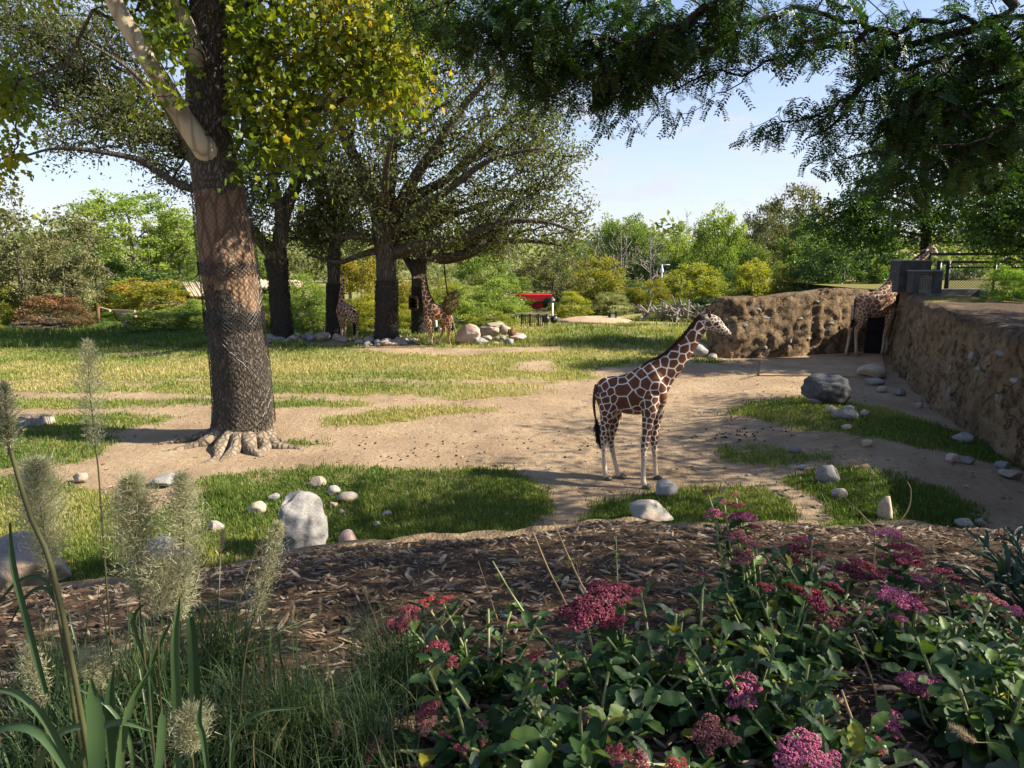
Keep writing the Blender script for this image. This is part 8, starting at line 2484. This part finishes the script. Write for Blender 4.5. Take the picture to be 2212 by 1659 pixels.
# ornamental grasses
M_FGRASS = leaf_mat('fountain_grass_blade', [(0, (.028, .052, .02)), (.45, (.055, .095, .032)), (.8, (.115, .145, .045)), (1, (.30, .24, .11))], .3, (1.3, 1.3, .6), .45, .4)
M_REED = leaf_mat('reed_blade', [(0, (.035, .07, .028)), (.5, (.06, .11, .042)), (1, (.11, .165, .06))], .3, (1.3, 1.35, .6), .42, .45)
M_REEDSTEM = leaf_mat('reed_stem', [(0, (.04, .045, .018)), (.5, (.075, .075, .03)), (1, (.13, .11, .05))], .05, (1, 1, .7), .6, .3)
M_PLUME = leaf_mat('plume_hair', [(0, (.26, .26, .14)), (.5, (.38, .37, .22)), (1, (.52, .50, .34))], .45, (1.2, 1.2, 1), .7, .15)
M_BRUSH = leaf_mat('bottlebrush_hair', [(0, (.22, .17, .10)), (.5, (.36, .28, .17)), (1, (.52, .43, .29))], .4, (1.2, 1.1, 1), .7, .15)

def strip(mb, q, w, a):
    """a grass blade as a folded strip along points q"""
    n = len(q)
    t = nrm(np.gradient(q, axis=0))
    s = nrm(np.cross(t, [0.02, .03, 1.]))
    w = np.asarray(w)[:, None]
    up = np.cross(s, t)
    V = np.concatenate([q - s * w + up * w * .25, q, q + s * w + up * w * .25])
    i = np.arange(n - 1)
    mb.add(V, np.concatenate([np.stack([i, n + i, n + i + 1, i + 1], -1), np.stack([n + i, 2 * n + i, 2 * n + i + 1, n + i + 1], -1)]), a=a)

def arch(b, ang, L, lift, rng, n=8, bend=1.0):
    d = np.array([math.cos(ang), math.sin(ang), 0])
    t = np.linspace(0, 1, n)
    out = L * (t ** 1.5) * (1 - lift) * bend
    z = L * (lift * t + (1 - lift) * (t - t ** 2.2) * 1.1) - L * .25 * bend * (t ** 3) * (1 - lift) * 1.3
    return b + d * out[:, None] + np.array([0, 0, 1.]) * z[:, None] + rng.normal(0, .006, (n, 3)) * t[:, None]

def brush(root, p, d, L, R, m, rng, n=240, name='plume'):
    d = nrm(d); mb = MB()
    t = rng.random(n); ax = p + d * (t * L)[:, None]
    x = nrm(np.cross(d, [.1, .2, .9])); y = np.cross(d, x)
    a = rng.uniform(0, 6.28, n)
    r = R * (.45 + .55 * np.sin(np.pi * np.clip(t * .9 + .08, 0, 1))) * rng.uniform(.6, 1.15, n)
    o = np.cos(a)[:, None] * x + np.sin(a)[:, None] * y
    tip = ax + o * r[:, None] + d * (r * rng.uniform(.3, .9, n))[:, None]
    s = nrm(np.cross(tip - ax, rng.normal(0, 1, (n, 3)))) * .0013
    mb.add(np.stack([ax - s, ax + s, tip], 1).reshape(-1, 3), T=np.arange(3 * n).reshape(-1, 3), a=rng.random(n))
    mb.add(*tube(np.array([p, p + d * L * .98]), .003, 5), a=.3)
    return mb.build(name, m, root)

def fountain_grass(label, base, n, L, seed, plumes, lean=0.0, w=.0026):
    rng = np.random.default_rng(seed)
    b = BG(*base)
    root = thing('fountain_grass', label, 'ornamental grass', b)
    mb = MB()
    for k in range(n):
        a = rng.uniform(0, 2 * np.pi); l_ = L * rng.uniform(.55, 1.15)
        f = b + np.array([rng.normal(0, .07), rng.normal(0, .07), -.01])
        q = arch(f, a, l_, rng.uniform(.35, .9), rng)
        q[:, 0] += lean * np.linspace(0, 1, 8) ** 2 * l_
        strip(mb, q, w * np.linspace(1.1, .1, 8), float(np.clip(rng.normal(.42, .22), 0, 1)))
    mb.build('blades', M_FGRASS, root)['kind'] = 'stuff'
    for (U, V, dy, l_, tilt) in plumes:
        p = P(U, V, b[1] + dy)
        d = nrm(np.array([tilt, rng.normal(0, .2), 1.0]))
        brush(root, p - d * l_ / 2, d, l_, l_ * .19, M_BRUSH, rng, 260)
        s = MB(); q = smooth_path(np.array([b, b * .5 + p * .5 + (0, 0, .05), p - d * l_ / 2]), 10)
        s.add(*tube(q, .0016, 4), a=.9); s.build('stem', M_FGRASS, root)
    return root
fountain_grass('dense fountain grass arching among the leftmost stonecrop flowers', (860, 1520), 620, .50, 41,
               [(765, 1415, .1, .075, -.9), (735, 1470, 0, .08, -.5), (800, 1390, .15, .07, -.4), (905, 1560, -.15, .07, .2), (885, 1585, -.2, .085, -1.2), (955, 1340, .2, .06, .3), (1000, 1300, .25, .06, .5), (730, 1620, -.2, .085, -.2), (790, 1280, .3, .055, -.2), (665, 1465, .2, .07, -1.0)], -.12)
fountain_grass('fine leaved fountain grass sprawling along the bottom left of the centre', (640, 1640), 520, .52, 42,
               [(570, 1560, 0, .08, -.2), (600, 1600, -.1, .08, .4), (726, 1590, -.1, .09, .3), (560, 1440, .25, .07, .3), (632, 1320, .6, .08, .1), (690, 1500, .2, .07, .6)], .05)
fountain_grass('tall clump of upright dark grass blades behind the reed plumes', (470, 1500), 420, .62, 43, [(480, 1170, .25, .10, .15), (690, 1310, .3, .085, .15), (560, 1180, .3, .09, .6)], .10, .0036)
fountain_grass('dense grass clump filling the bed under the widest reed plumes', (330, 1560), 460, .55, 46, [(300, 1480, .1, .08, .2)], .03, .003)
fountain_grass('fine grass clump between reed blades and sprawling fountain grass', (500, 1650), 460, .45, 47, [], .06, .0026)
fountain_grass('low grass clump left of the broad green blades', (120, 1530), 380, .45, 48, [], .0, .0028)
fountain_grass('fine grass clump right of the sprawling fountain grass', (790, 1650), 420, .42, 49, [], .0, .0024)
fountain_grass('loose grass clump at the bottom left corner of the bed', (130, 1640), 300, .45, 44, [], 0, .003)
fountain_grass('single arching bottlebrush grass at the bottom right corner', (2240, 1700), 60, .4, 45, [(2080, 1585, -.1, .12, -1.4)], -.2)

def plume_hairs(root, q, R, rng, n=2200, droop=.3):
    """open feathery seed head along the axis q"""
    mb = MB()
    m = len(q)
    t = rng.random(n) ** .9
    i = t * (m - 1.001); i0 = i.astype(int); f = (i - i0)[:, None]
    ax = q[i0] * (1 - f) + q[i0 + 1] * f
    tg = nrm(q[i0 + 1] - q[i0])
    a = rng.uniform(0, 6.28, n)
    x = nrm(np.cross(tg, [.1, .2, .9])); y = np.cross(tg, x)
    o = np.cos(a)[:, None] * x + np.sin(a)[:, None] * y
    r = R * (np.sin(np.pi * np.clip(t * .88 + .1, 0, 1)) ** .8) * rng.uniform(.35, 1.25, n)
    st = ax + o * (r * rng.uniform(.1, 1.0, n))[:, None] + tg * (r * rng.uniform(.2, .9, n))[:, None]
    tip = st + nrm(o * .7 + tg * .6 + rng.normal(0, .6, (n, 3))) * (R * rng.uniform(.14, .42, n))[:, None]
    s = nrm(np.cross(tip - st, rng.normal(0, 1, (n, 3)))) * .0011
    mb.add(np.stack([st - s, st + s, tip], 1).reshape(-1, 3), T=np.arange(3 * n).reshape(-1, 3), a=rng.random(n))
    k = 60
    t = rng.random(k); i = t * (m - 1.001); i0 = i.astype(int)
    for j in range(k):
        p = q[i0[j]]; d = nrm(np.cross(tg[j], rng.normal(0, 1, 3))) * R * math.sin(math.pi * min(1, t[j] * .88 + .1)) * .8 + tg[j] * R * .7
        mb.add(*tube(np.array([p, p + d]), .0007, 3, False)[:2], a=.1)
    return mb.build('plume', M_PLUME, root)

def reed(label, pts, top, R, seed, n=2200, r0=.0045, hl=None):
    """pts: foot on the bed then stem points (U, V); top: plume axis points (U, V); dist: held at that of the foot plus dy"""
    rng = np.random.default_rng(seed)
    b = BG(*pts[0])
    Y = b[1]
    if hl: Y = hl; b = np.array(P(pts[0][0], pts[0][1], Y)); b[2] = float(bed_z(b[0], b[1]))
    root = thing('reed_grass', label, 'ornamental grass', b, 'feathery reed grasses at the left')
    q = smooth_path(np.array([b] + [P(u, v, Y) for u, v in pts[1:]]), 18)
    MB().add(*tube(q, np.linspace(r0, r0 * .55, 18), 6), a=.4).build('stem', M_REEDSTEM, root, True)
    if top is not None:
        t = smooth_path(np.array([P(u, v, Y) for u, v in top]), 14)
        MB().add(*tube(t, np.linspace(r0 * .55, r0 * .2, 14), 5), a=.3).build('plume_axis', M_REEDSTEM, root)
        plume_hairs(root, t, px2m(R, Y) * 1.3, rng, int(n * 2.2))
    return root
reed('tallest reed grass whose thin plume stands against the meadow', [(245, 1560), (235, 1330), (222, 1150), (212, 1010), (204, 960)], [(206, 970), (200, 900), (192, 820), (190, 740)], 30, 1, 900, .004, 2.15)
reed('reed grass with a broad misty plume left of the tall one', [(170, 1520), (120, 1290), (95, 1200), (80, 1150)], [(115, 1235), (95, 1150), (85, 1070), (78, 1000)], 50, 2, 2400, .006, 1.85)
reed('reed grass with the widest misty plume beside the lichened boulder', [(330, 1600), (310, 1400), (300, 1280)], [(305, 1290), (295, 1200), (290, 1120), (285, 1035)], 52, 3, 2800, .0045, 1.9)
reed('reed grass with a pale plume right of the widest plume', [(375, 1600), (382, 1420), (388, 1300)], [(388, 1340), (395, 1240), (396, 1130), (392, 1030)], 44, 4, 2400, .0055, 1.9)
reed('reed grass with a fuzzy low plume under the two misty plumes', [(350, 1640), (345, 1480), (342, 1360)], [(342, 1330), (345, 1270), (350, 1220)], 40, 5, 1200, .004, 1.85)
reed('reed grass with a slim slanting plume over the mulch edge', [(500, 1560), (525, 1450), (545, 1340), (556, 1300)], [(548, 1340), (570, 1260), (590, 1190), (602, 1130)], 26, 6, 1300, .004, 2.1)
reed('dark reed stem at the left edge with a ragged plume', [(200, 1560), (130, 1300), (60, 1100), (0, 890), (-30, 800)], [(20, 980), (20, 930), (12, 880), (8, 830)], 26, 7, 700, .0075, 1.6)
reed('low reed grass with a pale tuft beside the broad green blades', [(240, 1620), (225, 1520), (215, 1470)], [(222, 1490), (212, 1450), (200, 1420)], 34, 8, 900, .004, 1.9)
reed('reed grass with a pale drooping plume at the far left', [(130, 1640), (90, 1540), (60, 1450)], [(95, 1530), (75, 1460), (60, 1400)], 26, 9, 900, .005, 1.7)
reed('short reed grass whose pale round plume faces the viewer', [(420, 1690), (416, 1640), (412, 1610)], [(412, 1625), (410, 1585), (408, 1550)], 44, 10, 1800, .004, 1.75)
def reed_blades():
    rng = np.random.default_rng(51)
    b = BG(290, 1660)
    root = thing('reed_clump', 'clump of broad green reed blades in the bottom left', 'ornamental grass', b)
    def bl(pts, w, Y, a, dy=.0):
        q = smooth_path(np.array([P(u, v, Y + dy * k) for k, (u, v) in enumerate(pts)]), 14)
        mb = MB(); n = 14
        ww = px2m(w, Y) / 2
        prof = np.concatenate([np.linspace(.75, 1, 5), np.linspace(1, .9, 5), np.linspace(.8, .12, 4)])
        side = nrm(np.cross(np.gradient(q, axis=0), q - np.array([rng.normal(0, .8), -.3, H])))
        V = np.concatenate([q - side * (ww * prof)[:, None], q + np.array([0, .006, 0]), q + side * (ww * prof)[:, None]])
        i = np.arange(n - 1)
        mb.add(V, np.concatenate([np.stack([i, n + i, n + i + 1, i + 1], -1), np.stack([n + i, 2 * n + i, 2 * n + i + 1, n + i + 1], -1)]), a=a)
        mb.build('blade', M_REED, root, True)
    for pts, w, Y, a in ((((385, 1700), (384, 1560), (378, 1400), (388, 1290)), 22, 1.75, .55), (((415, 1700), (420, 1500), (415, 1380), (405, 1280)), 26, 1.95, .1), (((210, 1720), (208, 1620), (204, 1540), (196, 1468)), 38, 1.5, .45),
                         (((255, 1720), (262, 1620), (285, 1520), (335, 1430)), 20, 1.6, .75), (((245, 1700), (240, 1600), (236, 1520), (246, 1440)), 24, 1.7, .35), (((170, 1690), (100, 1560), (40, 1500), (-20, 1490)), 18, 1.6, .6),
                         (((160, 1690), (90, 1590), (20, 1570), (-40, 1600)), 20, 1.55, .5), (((330, 1720), (345, 1640), (350, 1560), (352, 1530)), 22, 1.55, .35), (((140, 1720), (200, 1590), (260, 1560), (330, 1580)), 16, 1.6, .7),
                         (((60, 1720), (110, 1600), (190, 1565), (270, 1560)), 16, 1.7, .8), (((455, 1720), (440, 1600), (430, 1560), (436, 1500)), 14, 1.7, .4), (((330, 1560), (325, 1450), (350, 1380), (372, 1340)), 12, 2.0, .5),
                         (((100, 1500), (60, 1350), (30, 1230), (20, 1130)), 14, 1.6, .3), (((340, 1500), (300, 1390), (290, 1330), (330, 1290)), 9, 1.9, .4), (((120, 1290), (90, 1250), (40, 1255), (-10, 1310)), 9, 1.85, .2),
                         (((120, 1300), (95, 1270), (55, 1290), (15, 1360)), 9, 1.85, .2), (((290, 1720), (280, 1600), (230, 1520), (150, 1480)), 12, 1.7, .6), (((500, 1720), (505, 1600), (560, 1540), (650, 1530)), 9, 1.7, .6)):
        bl(pts, w, Y, a)
    mb = MB()
    for k in range(160):
        f = b + np.array([rng.normal(0, .32), rng.normal(.15, .2), 0]); f[2] = float(bed_z(f[0], f[1])) - .01
        strip(mb, arch(f, rng.uniform(0, 6.28), rng.uniform(.3, .75), rng.uniform(.5, .95), rng), .005 * np.linspace(1.1, .1, 8), float(np.clip(rng.normal(.4, .25), 0, 1)))
    mb.build('blades', M_REED, root)['kind'] = 'stuff'
reed_blades()
# tussocks in the paddock grass
def tussock(label, U, V, n, L, seed, tone=.3):
    rng = np.random.default_rng(seed)
    b = G(U, V)
    root = thing('grass_tussock', label, 'grass tussock', b)
    mb = MB()
    for k in range(n):
        f = b + np.array([rng.normal(0, L * .22), rng.normal(0, L * .22), -.01])
        strip(mb, arch(f, rng.uniform(0, 6.28), L * rng.uniform(.5, 1.1), rng.uniform(.45, .95), rng, 6), .004 * np.linspace(1.1, .1, 6), float(np.clip(rng.normal(tone, .15), 0, 1)))
    tag(mb.build('blades', M_GRASS, root), kind='stuff')
tussock('dark rounded grass tussock in the middle of the near grass patch', 868, 1110, 340, .42, 61, .12)
tussock('small upright tussock by the mulch lip right of the pink stone', 830, 1175, 120, .28, 62, .15)
tussock('bright tussock of long grass left of the lichened boulder', 490, 1075, 260, .5, 63, .3)
tussock('grass tussock behind the low pale boulder', 215, 1230, 240, .6, 64, .25)
# dark leaved plant reaching in from the right edge
def dark_plant():
    rng = np.random.default_rng(71)
    b = BG(2250, 1420)
    root = thing('dark_leaved_plant', 'dark narrow leaved plant leaning in from the right edge over the mulch', 'plant', b)
    M = leaf_mat('dark_narrow_leaf', [(0, (.012, .03, .014)), (.5, (.022, .05, .022)), (1, (.04, .075, .03))], .15, (1.2, 1.3, .6), .45, .4)
    me = []
    for s in range(3):
        m = sedum_leaf(20 + s); m.v = [v * np.array([1, .42, .8]) for v in m.v]; me.append(m.mesh('leaf', M, True))
    st = MB()
    for k, (u, v, dy) in enumerate(((2080, 1240, .3), (2130, 1190, .35), (2190, 1160, .4), (2060, 1330, .2), (2030, 1420, .1), (2160, 1250, .2), (2210, 1230, .3))):
        t = P(u, v, b[1] + dy)
        q = smooth_path(np.array([b, b * .5 + t * .5 + (0, 0, .08), t]), 12)
        st.add(*tube(q, .004, 5), a=.1)
        for j in range(3, 12):
            for s in (-1, 1):
                d = nrm((q[j] - q[j - 1]) * 6 + np.array([rng.normal(0, .1), s * .12, rng.normal(0, .08)])); L = rng.uniform(.09, .16)
                y = nrm(np.cross([0, 0, 1.], d)); z = np.cross(d, y)
                o = link('leaf', me[int(rng.integers(3))], root)
                o.matrix_basis = Matrix(((d[0] * L, y[0] * L, z[0] * L, q[j][0]), (d[1] * L, y[1] * L, z[1] * L, q[j][1]), (d[2] * L, y[2] * L, z[2] * L, q[j][2]), (0, 0, 0, 1)))
    st.build('stems', M, root)
dark_plant()

# ------------------------------------------------------------------ visitors far beyond the meadow
def person(label, U, V, Y, hgt, shirt, legs, hair, seed, pose):
    """pose: dict of joint offsets in metres (x along the picture, y away, z up) for arms"""
    f = P(U, V, Y); z0 = f[2] - hgt
    root = thing('person', label, 'person', (f[0], Y, z0))
    k = hgt / 1.7
    def pt(x, y, z): return np.array([f[0] + x * k, Y + y * k, z0 + z * k])
    sk_m = plain('skin', (.40, .25, .18), .6, .3, .1, 4, 0) if 'skin' not in bpy.data.materials else bpy.data.materials['skin']
    b = MB()
    for pts, r in (([pt(0, 0, .9), pt(0, 0, 1.1), pt(0, 0, 1.3), pt(0, 0, 1.43), pt(0, 0, 1.52)], [.15, .135, .155, .12, .055]), ([pt(0, 0, 1.45), pt(0, -.01, 1.56), pt(0, -.02, 1.64), pt(0, -.01, 1.7)], [.05, .085, .09, .05]),
                   ([pt(-.09, 0, .95), pt(-.10, -.02, .5), pt(-.10, .02, .08), pt(-.10, -.12, .04)], [.10, .065, .045, .035]), ([pt(.09, 0, .95), pt(.10, -.03, .5), pt(.11, .02, .08), pt(.11, -.12, .04)], [.10, .065, .045, .035]),
                   ([pt(-.17, 0, 1.42)] + [pt(*p) for p in pose[0]], [.06, .045, .032]), ([pt(.17, 0, 1.42)] + [pt(*p) for p in pose[1]], [.06, .045, .032])):
        q = smooth_path(np.concatenate([np.array(pts), np.array(r)[:, None]], 1), 12)
        b.add(*tube(q[:, :3], q[:, 3] * k, 8))
    ob = bpy.data.objects.new('tmp', b.mesh('tmp')); COL.objects.link(ob)
    md = ob.modifiers.new('r', 'REMESH'); md.mode = 'VOXEL'; md.voxel_size = .03
    me = bpy.data.meshes.new_from_object(ob.evaluated_get(bpy.context.evaluated_depsgraph_get())); bpy.data.objects.remove(ob)
    me.name = 'body'; me.materials.clear(); me.materials.append(sk_m)
    me.polygons.foreach_set('use_smooth', np.ones(len(me.polygons), bool))
    link('body', me, root)
    s = MB()
    q = np.array([pt(0, 0, .86), pt(0, 0, 1.1), pt(0, 0, 1.32), pt(0, 0, 1.46)]); s.add(*tube(smooth_path(q, 8), np.array([.175, .165, .165, .17, .18, .175, .13, .075]) * k, 12))
    for sd, ar in ((-1, pose[0]), (1, pose[1])):
        a = pt(sd * .15, 0, 1.42); e = pt(*ar[0]); s.add(*tube(np.array([a, a * .3 + e * .7]), np.array([.075, .062]) * k, 8))
    s.build('shirt', shirt, root, True)
    t = MB()
    for sd in (-1, 1): t.add(*tube(np.array([pt(sd * .085, 0, .96), pt(sd * .10, -.02, .48)]), np.array([.12, .09]) * k, 8))
    t.build('trousers', legs, root, True)
    V0, F0 = ico(2)
    V = V0 * np.array([.10, .11, .10]) * k; V = V[:]
    h = MB(); h.add(V + pt(0, .025, 1.66), T=F0); h.build('hair', hair, root, True)
    return root
M_HAIR = plain('dark_hair', (.03, .018, .012), .7, .3, .2, 8, 0)
M_BLUE = plain('blue_cloth', (.12, .16, .28), .8, .2, .2, 5, 0)
M_WCLOTH = plain('white_cloth', (.70, .70, .68), .8, .2, .1, 5, 0)
M_GCLOTH = plain('grey_cloth', (.22, .22, .22), .8, .2, .2, 5, 0)
M_RCLOTH = plain('red_cloth', (.45, .12, .10), .8, .2, .2, 5, 0)
dn = ([(-.22, .02, 1.15), (-.22, -.1, .9)], [(.22, .02, 1.15), (.22, -.1, .9)])
person('person in white shirt with one arm raised below the railing', 1170, 718, 42.6, 1.66, M_WCLOTH, M_GCLOTH, M_HAIR, 1, ([(-.26, -.12, 1.35), (-.08, -.18, 1.6)], dn[1]))
person('person in reddish top beside the white shirted one below the railing', 1158, 719.5, 42.8, 1.6, M_RCLOTH, M_BLUE, M_HAIR, 2, dn)
person('person in grey top standing alone right of the railing', 1201, 717.5, 43.2, 1.6, M_GCLOTH, M_BLUE, M_HAIR, 3, dn)
person('person in white top carrying a pack behind the giraffe head', 1509, 668, 49, 1.7, M_WCLOTH, M_GCLOTH, M_HAIR, 4, dn)
